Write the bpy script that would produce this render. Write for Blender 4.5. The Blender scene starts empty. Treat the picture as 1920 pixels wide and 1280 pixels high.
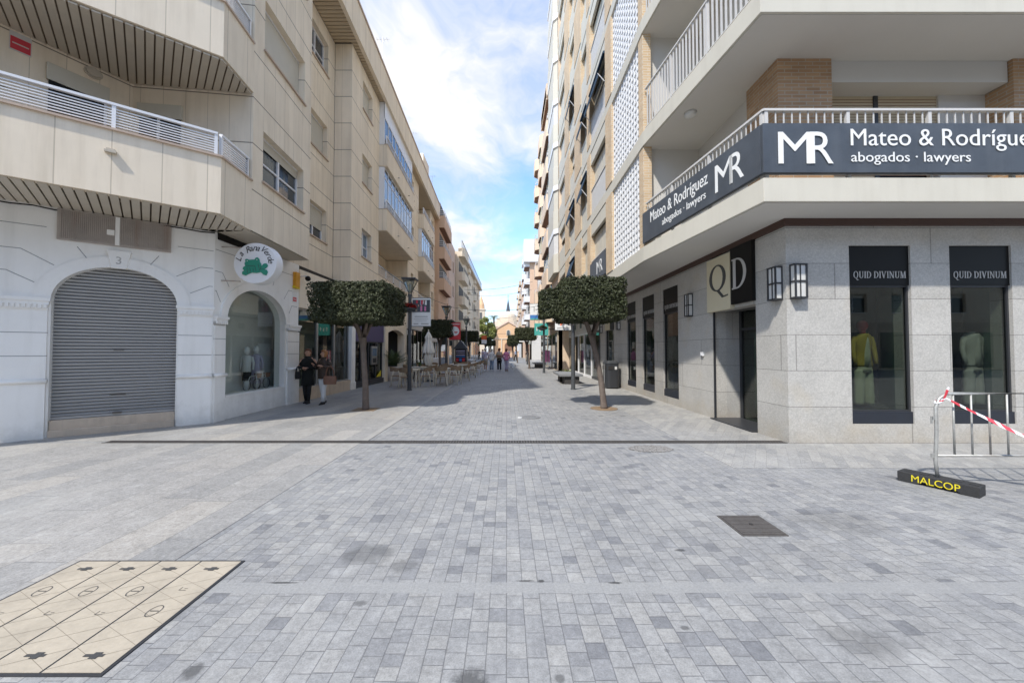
import bpy, bmesh, math, random
from mathutils import Vector, Matrix, noise as mnoise
random.seed(7)
sc = bpy.context.scene
C = sc.collection
R = math.radians

# ---------------------------------------------------------------- camera
F_PX = 690.0
cam = bpy.data.objects.new('camera', bpy.data.cameras.new('camera'))
C.objects.link(cam)
cam.data.sensor_width = 36.0
cam.data.lens = 36.0 * F_PX / 1920.0
cam.location = (0, 0, 1.55)
cam.rotation_euler = (math.pi / 2 + math.atan(17 / F_PX), 0, 0)
cam.data.shift_x = 10 / 1920.0
cam.data.clip_end = 3000
sc.camera = cam

# ---------------------------------------------------------------- light
SUN = Vector((.46, .62, -1.0)).normalized()
EL = math.asin(-SUN.z)
AZ = math.atan2(-SUN.x, -SUN.y)
sun = bpy.data.objects.new('sun', bpy.data.lights.new('sun', 'SUN'))
C.objects.link(sun)
sun.data.energy = 2.15
sun.data.angle = R(1.4)
sun.data.color = (1.0, .95, .87)
sun.rotation_euler = SUN.to_track_quat('-Z', 'Y').to_euler()
sc.view_settings.view_transform = 'Standard'
sc.view_settings.look = 'None'
sc.view_settings.gamma = 1
sc.view_settings.exposure = 1.2
sc.cycles.max_bounces = 8
sc.cycles.diffuse_bounces = 5
sc.cycles.transparent_max_bounces = 12
sc.cycles.caustics_reflective = False
sc.cycles.caustics_refractive = False
SKY_STRENGTH = 0.15


# ---------------------------------------------------------------- node helper
class NT:
    def __init__(s, tree):
        s.t = tree; s.n = tree.nodes; s.l = tree.links

    def add(s, kind, **kw):
        nd = s.n.new(kind)
        for k, v in kw.items():
            setattr(nd, k, v)
        return nd

    def put(s, sock, v):
        if v is None: return
        if hasattr(v, 'is_output') or isinstance(v, bpy.types.NodeSocket):
            s.l.new(v, sock)
        else:
            if isinstance(v, (tuple, list)) and len(v) == 3 and sock.type == 'RGBA': v = (*v, 1)
            sock.default_value = v

    def m(s, op, a, b=None, c=None, clamp=False):
        nd = s.add('ShaderNodeMath', operation=op, use_clamp=clamp)
        s.put(nd.inputs[0], a); s.put(nd.inputs[1], b); s.put(nd.inputs[2], c)
        return nd.outputs[0]

    def mix(s, f, a, b, blend='MIX'):
        nd = s.add('ShaderNodeMix', data_type='RGBA', blend_type=blend)
        s.put(nd.inputs[0], f); s.put(nd.inputs[6], a); s.put(nd.inputs[7], b)
        return nd.outputs[2]

    def xyz(s, v):
        nd = s.add('ShaderNodeSeparateXYZ'); s.l.new(v, nd.inputs[0]); return nd.outputs

    def vec(s, x, y, z):
        nd = s.add('ShaderNodeCombineXYZ')
        for i, q in enumerate((x, y, z)): s.put(nd.inputs[i], q)
        return nd.outputs[0]

    def noise(s, v, scale, detail=4, rough=.55, out=0, dim='3D'):
        nd = s.add('ShaderNodeTexNoise', noise_dimensions=dim)
        if v is not None: s.l.new(v, nd.inputs['Vector'])
        nd.inputs['Scale'].default_value = scale
        nd.inputs['Detail'].default_value = detail
        nd.inputs['Roughness'].default_value = rough
        return nd.outputs[out]

    def white(s, v):
        nd = s.add('ShaderNodeTexWhiteNoise', noise_dimensions='3D')
        s.l.new(v, nd.inputs['Vector']); return nd.outputs

    def ramp(s, f, stops, interp='LINEAR'):
        nd = s.add('ShaderNodeValToRGB'); s.put(nd.inputs[0], f)
        cr = nd.color_ramp; cr.interpolation = interp
        while len(cr.elements) < len(stops): cr.elements.new(.5)
        for e, (p, c) in zip(cr.elements, stops):
            e.position = p; e.color = (*c, 1) if len(c) == 3 else c
        return nd.outputs[0]

    def rng(s, f, a, b, c=0., d=1.):
        nd = s.add('ShaderNodeMapRange', clamp=True)
        s.put(nd.inputs[0], f)
        for i, q in enumerate((a, b, c, d)): nd.inputs[i + 1].default_value = q
        return nd.outputs[0]

    def obj(s):
        return s.add('ShaderNodeTexCoord').outputs['Object']

    def pos(s):
        return s.add('ShaderNodeNewGeometry').outputs['Position']


def newmat(name):
    m = bpy.data.materials.new(name); m.use_nodes = True
    nt = NT(m.node_tree)
    b = m.node_tree.nodes['Principled BSDF']
    return m, nt, b


def bump(nt, b, h, strength=.3, dist=.01):
    nd = nt.add('ShaderNodeBump'); nd.inputs['Strength'].default_value = strength
    nd.inputs['Distance'].default_value = dist
    nt.l.new(h, nd.inputs['Height']); nt.l.new(nd.outputs[0], b.inputs['Normal'])


# plain surface with mottled colour and dirt
def mat(name, col, rough=.7, var=.12, scale=3., metal=0., spec=.5, bmp=.15, grain=60., streak=0., streakcol=(.2, .17, .13), splash=0.):
    m, nt, b = newmat(name)
    o = nt.pos()
    n1 = nt.noise(o, scale, 5, .6)
    n2 = nt.noise(o, grain, 2, .5)
    f = nt.m('ADD', nt.m('MULTIPLY', nt.m('SUBTRACT', n1, .5), var * 2.2), nt.m('MULTIPLY', nt.m('SUBTRACT', n2, .5), var * .7))
    hsv = nt.add('ShaderNodeHueSaturation')
    nt.put(hsv.inputs['Color'], col)
    nt.put(hsv.inputs['Value'], nt.m('ADD', 1.0, f))
    out = hsv.outputs[0]
    if streak:
        x, y, z = nt.xyz(o)
        v = nt.vec(nt.m('MULTIPLY', x, 5.), nt.m('MULTIPLY', y, 5.), nt.m('MULTIPLY', z, .35))
        sn = nt.rng(nt.noise(v, 1.0, 4, .6), .5, .8)
        out = nt.mix(nt.m('MULTIPLY', sn, streak), out, streakcol)
    if splash:
        x, y, z = nt.xyz(o)
        ds = nt.rng(nt.m('ADD', z, nt.m('MULTIPLY', nt.noise(o, 4., 6, .75), 1.4)), .55, 1.15, 1., 0.)
        sc_ = nt.rng(nt.noise(o, 6., 6, .8), .60, .70)
        out = nt.mix(nt.m('MULTIPLY', nt.m('MAXIMUM', ds, nt.m('MULTIPLY', sc_, .18)), splash), out, streakcol)
    nt.l.new(out, b.inputs['Base Color'])
    b.inputs['Roughness'].default_value = rough
    b.inputs['Metallic'].default_value = metal
    b.inputs['Specular IOR Level'].default_value = spec
    if bmp: bump(nt, b, n2, bmp, .004)
    return m


def glass_open(name, tint=(.75, .85, .8), refl=.12):
    m, nt, b = newmat(name)
    nt.n.remove(b)
    out = nt.n['Material Output']
    tr = nt.add('ShaderNodeBsdfTransparent'); tr.inputs[0].default_value = (*tint, 1)
    gl = nt.add('ShaderNodeBsdfGlossy'); gl.inputs['Roughness'].default_value = .015
    lw = nt.add('ShaderNodeLayerWeight'); lw.inputs[0].default_value = .5
    f = nt.m('ADD', nt.m('MULTIPLY', nt.m('POWER', lw.outputs['Facing'], 4.), .8), refl, clamp=True)
    mx = nt.add('ShaderNodeMixShader')
    nt.l.new(f, mx.inputs[0]); nt.l.new(tr.outputs[0], mx.inputs[1]); nt.l.new(gl.outputs[0], mx.inputs[2])
    nt.l.new(mx.outputs[0], out.inputs[0])
    return m


def glass_dark(name, col=(.03, .035, .04), rough=.03):
    m, nt, b = newmat(name)
    o = nt.pos()
    n = nt.noise(o, 1.3, 2)
    nt.l.new(nt.mix(n, col, tuple(c * 2.2 for c in col)), b.inputs['Base Color'])
    b.inputs['Roughness'].default_value = rough
    b.inputs['Specular IOR Level'].default_value = .9
    return m


# cream stone panels: grooves every 1.017 m in height, .43 m along the wall
def mat_panel(name, col, hp=1.017, h0=5.05, vp=.43, streak=.35):
    m, nt, b = newmat(name)
    o = nt.pos(); x, y, z = nt.xyz(o)
    n1 = nt.noise(o, 1.2, 5, .6); n2 = nt.noise(o, 30, 3)
    sv = nt.vec(nt.m('MULTIPLY', x, 4.), nt.m('MULTIPLY', y, 4.), nt.m('MULTIPLY', z, .4))
    st = nt.rng(nt.noise(sv, 1.0, 5, .65), .45, .8)
    hl = nt.m('ABSOLUTE', nt.m('SUBTRACT', nt.m('FRACT', nt.m('DIVIDE', nt.m('SUBTRACT', z, h0 - hp * 10.5), hp)), .5))
    hg = nt.m('LESS_THAN', hl, .011)
    nrm = nt.xyz(nt.add('ShaderNodeNewGeometry').outputs['True Normal'])
    u = nt.m('ADD', nt.m('MULTIPLY', x, nt.m('ABSOLUTE', nrm[1])), nt.m('MULTIPLY', y, nt.m('ABSOLUTE', nrm[0])))
    uf = nt.m('DIVIDE', u, vp)
    vl = nt.m('ABSOLUTE', nt.m('SUBTRACT', nt.m('FRACT', uf), .5))
    vg = nt.m('LESS_THAN', vl, .012)
    cell = nt.white(nt.vec(nt.m('FLOOR', nt.m('ADD', uf, .5)), nt.m('FLOOR', nt.m('DIVIDE', nt.m('SUBTRACT', z, h0), hp)), 0))[0]
    hsv = nt.add('ShaderNodeHueSaturation'); nt.put(hsv.inputs['Color'], col)
    v = nt.m('ADD', nt.m('ADD', .93, nt.m('MULTIPLY', cell, .07)), nt.m('MULTIPLY', nt.m('SUBTRACT', n1, .5), .22))
    nt.put(hsv.inputs['Value'], v)
    c = nt.mix(nt.m('MULTIPLY', st, streak), hsv.outputs[0], (.42, .33, .22))
    c = nt.mix(nt.m('MULTIPLY', vg, .45), c, (.25, .2, .14))
    c = nt.mix(nt.m('MULTIPLY', hg, .85), c, (.14, .11, .08))
    nt.l.new(c, b.inputs['Base Color'])
    b.inputs['Roughness'].default_value = .75
    bump(nt, b, nt.m('SUBTRACT', nt.m('MULTIPLY', n2, .15), nt.m('ADD', hg, nt.m('MULTIPLY', vg, .4))), .35, .01)
    return m


# speckled granite cladding in blocks
def mat_granite(name, col, bw=1.25, bh=.605, speck=.5):
    m, nt, b = newmat(name)
    o = nt.pos(); x, y, z = nt.xyz(o)
    u = nt.m('ADD', x, y)
    r = nt.m('FLOOR', nt.m('DIVIDE', z, bh))
    fz = nt.m('ABSOLUTE', nt.m('SUBTRACT', nt.m('FRACT', nt.m('ADD', nt.m('DIVIDE', z, bh), .5)), .5))
    uu = nt.m('ADD', nt.m('DIVIDE', u, bw), nt.m('MULTIPLY', r, .37))
    fu = nt.m('ABSOLUTE', nt.m('SUBTRACT', nt.m('FRACT', nt.m('ADD', uu, .5)), .5))
    g = nt.m('MAXIMUM', nt.m('LESS_THAN', fz, .008), nt.m('MULTIPLY', nt.m('LESS_THAN', fu, .004), .7))
    cell = nt.white(nt.vec(nt.m('FLOOR', uu), r, 3))[0]
    n = nt.noise(o, 38, 4, .8); n1 = nt.noise(o, 2.2, 5, .6)
    v = nt.m('ADD', nt.m('ADD', .9, nt.m('MULTIPLY', cell, .12)), nt.m('ADD', nt.m('MULTIPLY', nt.m('SUBTRACT', n, .5), speck), nt.m('MULTIPLY', nt.m('SUBTRACT', n1, .5), .35)))
    hsv = nt.add('ShaderNodeHueSaturation'); nt.put(hsv.inputs['Color'], col); nt.put(hsv.inputs['Value'], v)
    st = nt.rng(nt.noise(o, 1.7, 3, .5), .56, .74)
    c = nt.mix(nt.m('MULTIPLY', st, .22), hsv.outputs[0], (.45, .36, .22))
    ds = nt.m('MULTIPLY', nt.rng(nt.m('ADD', z, nt.m('MULTIPLY', nt.noise(o, 3.5, 5, .7), 1.1)), .45, .95, 1., 0.), .4)
    c = nt.mix(ds, c, (.34, .28, .20))
    c = nt.mix(nt.m('MULTIPLY', g, .75), c, (.12, .11, .1))
    nt.l.new(c, b.inputs['Base Color']); b.inputs['Roughness'].default_value = .6
    bump(nt, b, nt.m('SUBTRACT', nt.m('MULTIPLY', n, .2), g), .3, .01)
    return m


def mat_brick(name, c1, c2, mort, bw=.25, bh=.065):
    m, nt, b = newmat(name)
    o = nt.pos(); x, y, z = nt.xyz(o)
    v = nt.vec(nt.m('ADD', x, y), z, 0)
    br = nt.add('ShaderNodeTexBrick')
    nt.l.new(v, br.inputs['Vector'])
    br.inputs['Color1'].default_value = (*c1, 1); br.inputs['Color2'].default_value = (*c2, 1); br.inputs['Mortar'].default_value = (*mort, 1)
    br.inputs['Scale'].default_value = 1.0; br.inputs['Mortar Size'].default_value = .008
    br.inputs['Brick Width'].default_value = bw; br.inputs['Row Height'].default_value = bh
    n1 = nt.noise(o, 2.5, 4); n2 = nt.noise(o, 70, 2)
    hsv = nt.add('ShaderNodeHueSaturation'); nt.l.new(br.outputs[0], hsv.inputs['Color'])
    nt.put(hsv.inputs['Value'], nt.m('ADD', .8, nt.m('MULTIPLY', n1, .4)))
    nt.l.new(hsv.outputs[0], b.inputs['Base Color']); b.inputs['Roughness'].default_value = .85
    bump(nt, b, nt.m('SUBTRACT', nt.m('MULTIPLY', n2, .2), br.outputs['Fac']), .4, .008)
    return m


# setts laid in rows along the street, lengths differ row by row
def mat_paving(name, w, l0, l1, stops, joint=.05, jcol=(.09, .09, .095), jmix=.75, stains=(), warm=.0, ang=0., band=True):
    m, nt, b = newmat(name)
    o = nt.pos()
    if ang:
        mp = nt.add('ShaderNodeMapping'); mp.inputs['Rotation'].default_value = (0, 0, ang)
        nt.l.new(o, mp.inputs['Vector']); q = mp.outputs[0]
    else: q = o
    x, y, z = nt.xyz(q)
    wob = nt.m('MULTIPLY', nt.m('SUBTRACT', nt.noise(q, 1.3, 2), .5), w * .16)
    xr = nt.m('DIVIDE', nt.m('ADD', x, wob), w)
    row = nt.m('FLOOR', xr)
    wn = nt.white(nt.vec(row, 3.3, 1.7))
    L = nt.m('ADD', l0, nt.m('MULTIPLY', wn[0], l1 - l0))
    yw = nt.m('ADD', y, nt.m('MULTIPLY', nt.m('SUBTRACT', nt.noise(nt.vec(row, nt.m('MULTIPLY', y, 2.2 / l0 * .12), 0), 1.0, 1), .5), l0 * 1.6))
    t = nt.m('ADD', nt.m('DIVIDE', yw, L), nt.m('MULTIPLY', nt.xyz(wn[1])[1], 17.))
    cellv = nt.vec(row, nt.m('FLOOR', t), 0)
    cw = nt.white(cellv)
    fx = nt.m('SUBTRACT', .5, nt.m('ABSOLUTE', nt.m('SUBTRACT', nt.m('FRACT', xr), .5)))
    fy = nt.m('SUBTRACT', .5, nt.m('ABSOLUTE', nt.m('SUBTRACT', nt.m('FRACT', t), .5)))
    dx = nt.m('MULTIPLY', fx, w); dy = nt.m('MULTIPLY', fy, L)
    d = nt.m('MINIMUM', dx, dy)
    jw = w * joint
    jn = nt.m('MULTIPLY', nt.noise(o, 9., 3), 1.6)
    j = nt.m('SUBTRACT', 1., nt.m('DIVIDE', d, nt.m('MULTIPLY', jw, nt.m('ADD', .25, jn)), clamp=True), clamp=True)
    base = nt.ramp(cw[0], stops)
    n1 = nt.noise(o, .55, 5, .6); n2 = nt.noise(o, 120, 3, .7); n3 = nt.noise(o, 7., 4, .6)
    v = nt.m('ADD', 1., nt.m('ADD', nt.m('MULTIPLY', nt.m('SUBTRACT', n1, .5), .45), nt.m('ADD', nt.m('MULTIPLY', nt.m('SUBTRACT', n2, .5), .55), nt.m('ADD', nt.m('MULTIPLY', nt.m('SUBTRACT', n3, .5), .5), nt.m('MULTIPLY', nt.m('SUBTRACT', nt.noise(o, 30, 5, .8), .5), 1.25)))))
    hsv = nt.add('ShaderNodeHueSaturation'); nt.l.new(base, hsv.inputs['Color']); nt.put(hsv.inputs['Value'], v)
    c = hsv.outputs[0]
    # worn dirt blotches
    dn = nt.rng(nt.noise(o, 2.3, 6, .7), .6, .74)
    c = nt.mix(nt.m('MULTIPLY', dn, .5), c, (.13, .13, .13))
    vo = nt.add('ShaderNodeTexVoronoi', feature='F1'); nt.l.new(o, vo.inputs['Vector']); vo.inputs['Scale'].default_value = 3.2
    vr = nt.xyz(vo.outputs['Color'])
    gum = nt.m('MULTIPLY', nt.m('LESS_THAN', vo.outputs['Distance'], nt.m('MULTIPLY', vr[0], .07)), nt.m('LESS_THAN', vr[1], .35))
    c = nt.mix(nt.m('MULTIPLY', gum, .5), c, (.10, .10, .10))
    scr = nt.rng(nt.noise(nt.vec(nt.m('MULTIPLY', x, 9.), nt.m('MULTIPLY', y, 1.6), 0), 1., 5, .7), .60, .72)
    c = nt.mix(nt.m('MULTIPLY', scr, .28), c, (.13, .13, .135))
    dust = nt.rng(nt.noise(o, .9, 4, .6), .52, .75)
    c = nt.mix(nt.m('MULTIPLY', dust, .25), c, (.50, .49, .46))
    chalk = nt.rng(nt.noise(o, 5.5, 6, .75), .55, .72)
    c = nt.mix(nt.m('MULTIPLY', chalk, .30), c, (.56, .56, .55))
    if band:
        # light cement strips laid across the setts
        for yb, hw in ((2.45, .055),):
            bd = nt.m('ABSOLUTE', nt.m('SUBTRACT', y, nt.m('ADD', yb, nt.m('MULTIPLY', nt.m('SUBTRACT', nt.noise(o, 3., 3), .5), .02))))
            inb = nt.m('LESS_THAN', bd, hw)
            cem = nt.mix(nt.noise(o, 60, 3, .7), (.17, .17, .17), (.40, .40, .39))
            c = nt.mix(nt.m('MULTIPLY', inb, .8), c, cem); j = nt.m('MULTIPLY', j, nt.m('SUBTRACT', 1., nt.m('MULTIPLY', inb, .85)))
    for (sx, sy, rx, ry, k, seed) in stains:
        px, py, pz = nt.xyz(o)
        ex = nt.m('DIVIDE', nt.m('SUBTRACT', px, sx), rx); ey = nt.m('DIVIDE', nt.m('SUBTRACT', py, sy), ry)
        r2 = nt.m('SQRT', nt.m('ADD', nt.m('MULTIPLY', ex, ex), nt.m('MULTIPLY', ey, ey)))
        r3 = nt.m('ADD', r2, nt.m('MULTIPLY', nt.m('SUBTRACT', nt.noise(o, 6 / max(rx, .1) * .35, 4, .65), .5), 1.3))
        c = nt.mix(nt.m('MULTIPLY', nt.rng(r3, .55, 1., 1., 0.), k), c, (.045, .045, .045))
    c = nt.mix(nt.m('MULTIPLY', j, jmix), c, jcol)
    nt.l.new(c, b.inputs['Base Color'])
    b.inputs['Roughness'].default_value = .62
    nt.put(b.inputs['Roughness'], nt.m('ADD', .5, nt.m('MULTIPLY', n3, .3)))
    bump(nt, b, nt.m('ADD', nt.m('MULTIPLY', j, -1.), nt.m('ADD', nt.m('MULTIPLY', n2, .12), nt.m('MULTIPLY', cw[0], .25))), .5, .006)
    return m


def mat_leaf(name, c1, c2):
    m, nt, b = newmat(name)
    o = nt.pos()
    n = nt.noise(o, 9., 3, .6); n2 = nt.noise(o, 60., 1)
    c = nt.mix(nt.rng(nt.m('ADD', n, nt.m('MULTIPLY', n2, .4)), .45, 1.0), c1, c2)
    nt.l.new(c, b.inputs['Base Color']); b.inputs['Roughness'].default_value = .5
    b.inputs['Specular IOR Level'].default_value = .28
    return m


# ---------------------------------------------------------------- world: sky with thin bright cloud
w = bpy.data.worlds.new('World'); sc.world = w; w.use_nodes = True
nt = NT(w.node_tree)
bg = w.node_tree.nodes['Background']
sky = nt.add('ShaderNodeTexSky', sky_type='NISHITA')
sky.sun_disc = False; sky.sun_elevation = EL; sky.sun_rotation = AZ
sky.altitude = 20; sky.air_density = 1.0; sky.dust_density = .6; sky.ozone_density = 2.0
d = nt.add('ShaderNodeTexCoord').outputs['Generated']
x, y, z = nt.xyz(d)
zz = nt.m('ADD', nt.m('MAXIMUM', z, 0.), .22)
pv = nt.vec(nt.m('DIVIDE', x, zz), nt.m('MULTIPLY', nt.m('DIVIDE', y, zz), .8), 0.)
mp = nt.add('ShaderNodeMapping'); mp.inputs['Location'].default_value = (3.1, 1.75, 0); nt.l.new(pv, mp.inputs[0])
pv = mp.outputs[0]
warp = nt.noise(pv, 1.6, 4, .6, out=1)
wv = nt.add('ShaderNodeVectorMath', operation='MULTIPLY_ADD')
nt.l.new(warp, wv.inputs[0]); wv.inputs[1].default_value = (.5, .5, 0); nt.l.new(pv, wv.inputs[2])
n1 = nt.noise(wv.outputs[0], 1.15, 8, .6)
n2 = nt.noise(wv.outputs[0], 4.5, 6, .6)
dens = nt.m('ADD', nt.m('MULTIPLY', n1, .8), nt.m('MULTIPLY', n2, .2))
cl = nt.rng(dens, .42, .61)
# one clear patch low on the right of the street, whitening again to the horizon
px_ = nt.m('DIVIDE', nt.m('SUBTRACT', x, .035), .10); pz_ = nt.m('DIVIDE', nt.m('SUBTRACT', z, .36), .13)
hole = nt.rng(nt.m('ADD', nt.m('SQRT', nt.m('ADD', nt.m('MULTIPLY', px_, px_), nt.m('MULTIPLY', pz_, pz_))), nt.m('MULTIPLY', nt.m('SUBTRACT', n1, .5), 3.)), .3, 1.3)
cl = nt.m('MULTIPLY', cl, nt.m('ADD', .12, nt.m('MULTIPLY', hole, .88)))
hor = nt.rng(z, .02, .24, .75, 0.)
cl = nt.m('MAXIMUM', cl, hor)
cl = nt.m('ADD', .10, nt.m('MULTIPLY', cl, .88), clamp=True)
ccol = nt.mix(nt.rng(nt.noise(wv.outputs[0], 2.3, 6, .6), .35, .65), (2.0, 2.2, 2.6), (3.55, 3.42, 3.22))
skyc = nt.mix(1.0, sky.outputs[0], (.80, 1.02, 1.2), 'MULTIPLY')
nt.l.new(nt.mix(cl, skyc, ccol), bg.inputs[0])
bg.inputs[1].default_value = SKY_STRENGTH


# ---------------------------------------------------------------- mesh helpers
CUR = [Vector((0, 0, 0))]


class Fr:
    """wall frame: s along the wall, n outward, z up"""
    def __init__(s, ox, oy, ux, uy, side=1):
        l = math.hypot(ux, uy); s.o = Vector((ox, oy, 0)); s.u = Vector((ux / l, uy / l, 0))
        s.n = Vector((s.u.y, -s.u.x, 0)) * side

    def p(s, a, n, z): return s.o + s.u * a + s.n * n + Vector((0, 0, z))


W0 = Fr(0, 0, 1, 0, -1)      # plain world frame: s = X, n = +Y


class MB:
    def __init__(s, fr=W0):
        s.v = []; s.f = []; s.mi = []; s.fr = fr

    def face(s, pts, m=0):
        k = len(s.v); s.v += [Vector(p) for p in pts]; s.f.append(list(range(k, k + len(pts)))); s.mi.append(m)

    def fpts(s, pts, m=0): s.face([s.fr.p(*p) for p in pts], m)

    def box(s, a0, a1, n0, n1, z0, z1, m=0, top=None):
        P = s.fr.p
        c = [P(a, n, z) for z in (z0, z1) for n in (n0, n1) for a in (a0, a1)]
        k = len(s.v); s.v += c
        for q in ((0, 1, 3, 2), (4, 5, 7, 6), (0, 1, 5, 4), (2, 3, 7, 6), (0, 2, 6, 4), (1, 3, 7, 5)):
            s.f.append([k + i for i in q]); s.mi.append(m)
        return s

    def prism(s, poly, z0, z1, m=0, mt=None):
        """poly: (s,n) outline in the frame"""
        P = s.fr.p; n = len(poly)
        s.face([P(a, b, z0) for a, b in poly], m); s.face([P(a, b, z1) for a, b in poly], m if mt is None else mt)
        for i in range(n):
            a, b = poly[i]; c, d = poly[(i + 1) % n]
            s.face([P(a, b, z0), P(c, d, z0), P(c, d, z1), P(a, b, z1)], m)
        return s

    def plate(s, poly, n0, n1, m=0):
        """poly: (s,z) outline on the wall, from depth n0 to n1"""
        P = s.fr.p; k = len(poly)
        s.face([P(a, n0, z) for a, z in poly], m); s.face([P(a, n1, z) for a, z in poly], m)
        for i in range(k):
            a, z = poly[i]; c, q = poly[(i + 1) % k]
            s.face([P(a, n0, z), P(c, n0, q), P(c, n1, q), P(a, n1, z)], m)
        return s

    def tube(s, pts, r, n=8, m=0, caps=True):
        pts = [Vector(p) for p in pts]
        rr = r if isinstance(r, (list, tuple)) else [r] * len(pts)
        rings = []
        ref = None
        for i, p in enumerate(pts):
            t = (pts[min(i + 1, len(pts) - 1)] - pts[max(i - 1, 0)]).normalized()
            if ref is None: ref = Vector((0, 0, 1)) if abs(t.z) < .9 else Vector((1, 0, 0))
            a = t.cross(ref)
            if a.length < 1e-4: a = t.cross(Vector((0, 1, 0)))
            a.normalize(); bb = t.cross(a).normalized(); ref = -t.cross(a).cross(t) if False else ref
            k = len(s.v); rings.append(k)
            for j in range(n):
                th = 2 * math.pi * j / n
                s.v.append(p + (a * math.cos(th) + bb * math.sin(th)) * rr[i])
        for i in range(len(rings) - 1):
            a, b = rings[i], rings[i + 1]
            for j in range(n):
                s.f.append([a + j, a + (j + 1) % n, b + (j + 1) % n, b + j]); s.mi.append(m)
        if caps:
            s.f.append([rings[0] + j for j in range(n)]); s.mi.append(m)
            s.f.append([rings[-1] + j for j in range(n)]); s.mi.append(m)
        return s

    def loft(s, secs, n=14, m=0, caps=True):
        """secs: (centre, rx, ry) horizontal ellipses"""
        rings = []
        for c, rx, ry in secs:
            c = Vector(c); k = len(s.v); rings.append(k)
            for j in range(n):
                th = 2 * math.pi * j / n; s.v.append(c + Vector((rx * math.cos(th), ry * math.sin(th), 0)))
        for i in range(len(rings) - 1):
            a, b = rings[i], rings[i + 1]
            for j in range(n):
                s.f.append([a + j, a + (j + 1) % n, b + (j + 1) % n, b + j]); s.mi.append(m)
        if caps:
            for k in (rings[0], rings[-1]): s.f.append([k + j for j in range(n)]); s.mi.append(m)
        return s

    def ball(s, c, rx, ry, rz, n=12, m=0, fn=None):
        c = Vector(c); rings = []; h = max(6, n // 2 + 2)
        for i in range(h + 1):
            ph = math.pi * i / h; k = len(s.v); rings.append(k)
            for j in range(n):
                th = 2 * math.pi * j / n
                p = Vector((rx * math.sin(ph) * math.cos(th), ry * math.sin(ph) * math.sin(th), rz * math.cos(ph)))
                if fn: p = fn(p)
                s.v.append(c + p)
        for i in range(h):
            a, b = rings[i], rings[i + 1]
            for j in range(n):
                s.f.append([a + j, a + (j + 1) % n, b + (j + 1) % n, b + j]); s.mi.append(m)
        return s

    def build(s, name, mats, parent=None, smooth=False, bevel=0., merge=True, recalc=True):
        if not isinstance(mats, (list, tuple)): mats = [mats]
        me = bpy.data.meshes.new(name)
        me.from_pydata([v - CUR[0] for v in s.v], [], s.f)
        for m in mats: me.materials.append(m)
        me.polygons.foreach_set('material_index', s.mi)
        if merge or recalc or bevel:
            bm = bmesh.new(); bm.from_mesh(me)
            if merge: bmesh.ops.remove_doubles(bm, verts=bm.verts, dist=.0004)
            if recalc: bmesh.ops.recalc_face_normals(bm, faces=bm.faces)
            if bevel:
                es = [e for e in bm.edges if len(e.link_faces) == 2 and e.calc_face_angle(0) > .6]
                bmesh.ops.bevel(bm, geom=es, offset=bevel, segments=2, affect='EDGES', profile=.6, clamp_overlap=True)
            bm.to_mesh(me); bm.free()
        if smooth:
            me.polygons.foreach_set('use_smooth', [True] * len(me.polygons))
        me.update()
        o = bpy.data.objects.new(name, me); C.objects.link(o)
        if parent is not None: o.parent = parent
        else: o.location = CUR[0]
        return o


def tag(o, label=None, cat=None, group=None, kind=None):
    if label: o['label'] = label
    if cat: o['category'] = cat
    if group: o['group'] = group
    if kind: o['kind'] = kind
    return o


def thing(name, label, cat, loc=(0, 0, 0), group=None, world=False):
    """world=True: following meshes are written in world coordinates and moved under this Empty"""
    o = bpy.data.objects.new(name, None); C.objects.link(o); o.location = loc
    o.empty_display_size = .2
    tag(o, label, cat, group)
    CUR[0] = Vector(loc) if world else Vector((0, 0, 0))
    return o


def done(): CUR[0] = Vector((0, 0, 0))


def copy_tree(o, parent=None):
    c = o.copy(); C.objects.link(c); c.parent = parent
    for ch in list(o.children): copy_tree(ch, c)
    return c


def wall(mb, s0, s1, z0, z1, ops=(), n=0., th=.25, m=0, mr=None):
    """outer skin of a wall with real openings and reveals"""
    if mr is None: mr = m
    ss = sorted({s0, s1, *[q for o in ops for q in o[:2]]}); zs = sorted({z0, z1, *[q for o in ops for q in o[2:4]]})
    ss = [q for q in ss if s0 <= q <= s1]; zs = [q for q in zs if z0 <= q <= z1]
    for i in range(len(ss) - 1):
        for j in range(len(zs) - 1):
            cs, cz = (ss[i] + ss[i + 1]) / 2, (zs[j] + zs[j + 1]) / 2
            if any(o[0] < cs < o[1] and o[2] < cz < o[3] for o in ops): continue
            mb.fpts([(ss[i], n, zs[j]), (ss[i + 1], n, zs[j]), (ss[i + 1], n, zs[j + 1]), (ss[i], n, zs[j + 1])], m)
    for a, b, c, d in [o[:4] for o in ops]:
        for q in (((a, c), (b, c)), ((b, c), (b, d)), ((b, d), (a, d)), ((a, d), (a, c))):
            (p0, p1), (p2, p3) = q
            mb.fpts([(p0, n, p1), (p2, n, p3), (p2, n - th, p3), (p0, n - th, p1)], mr)


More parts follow.
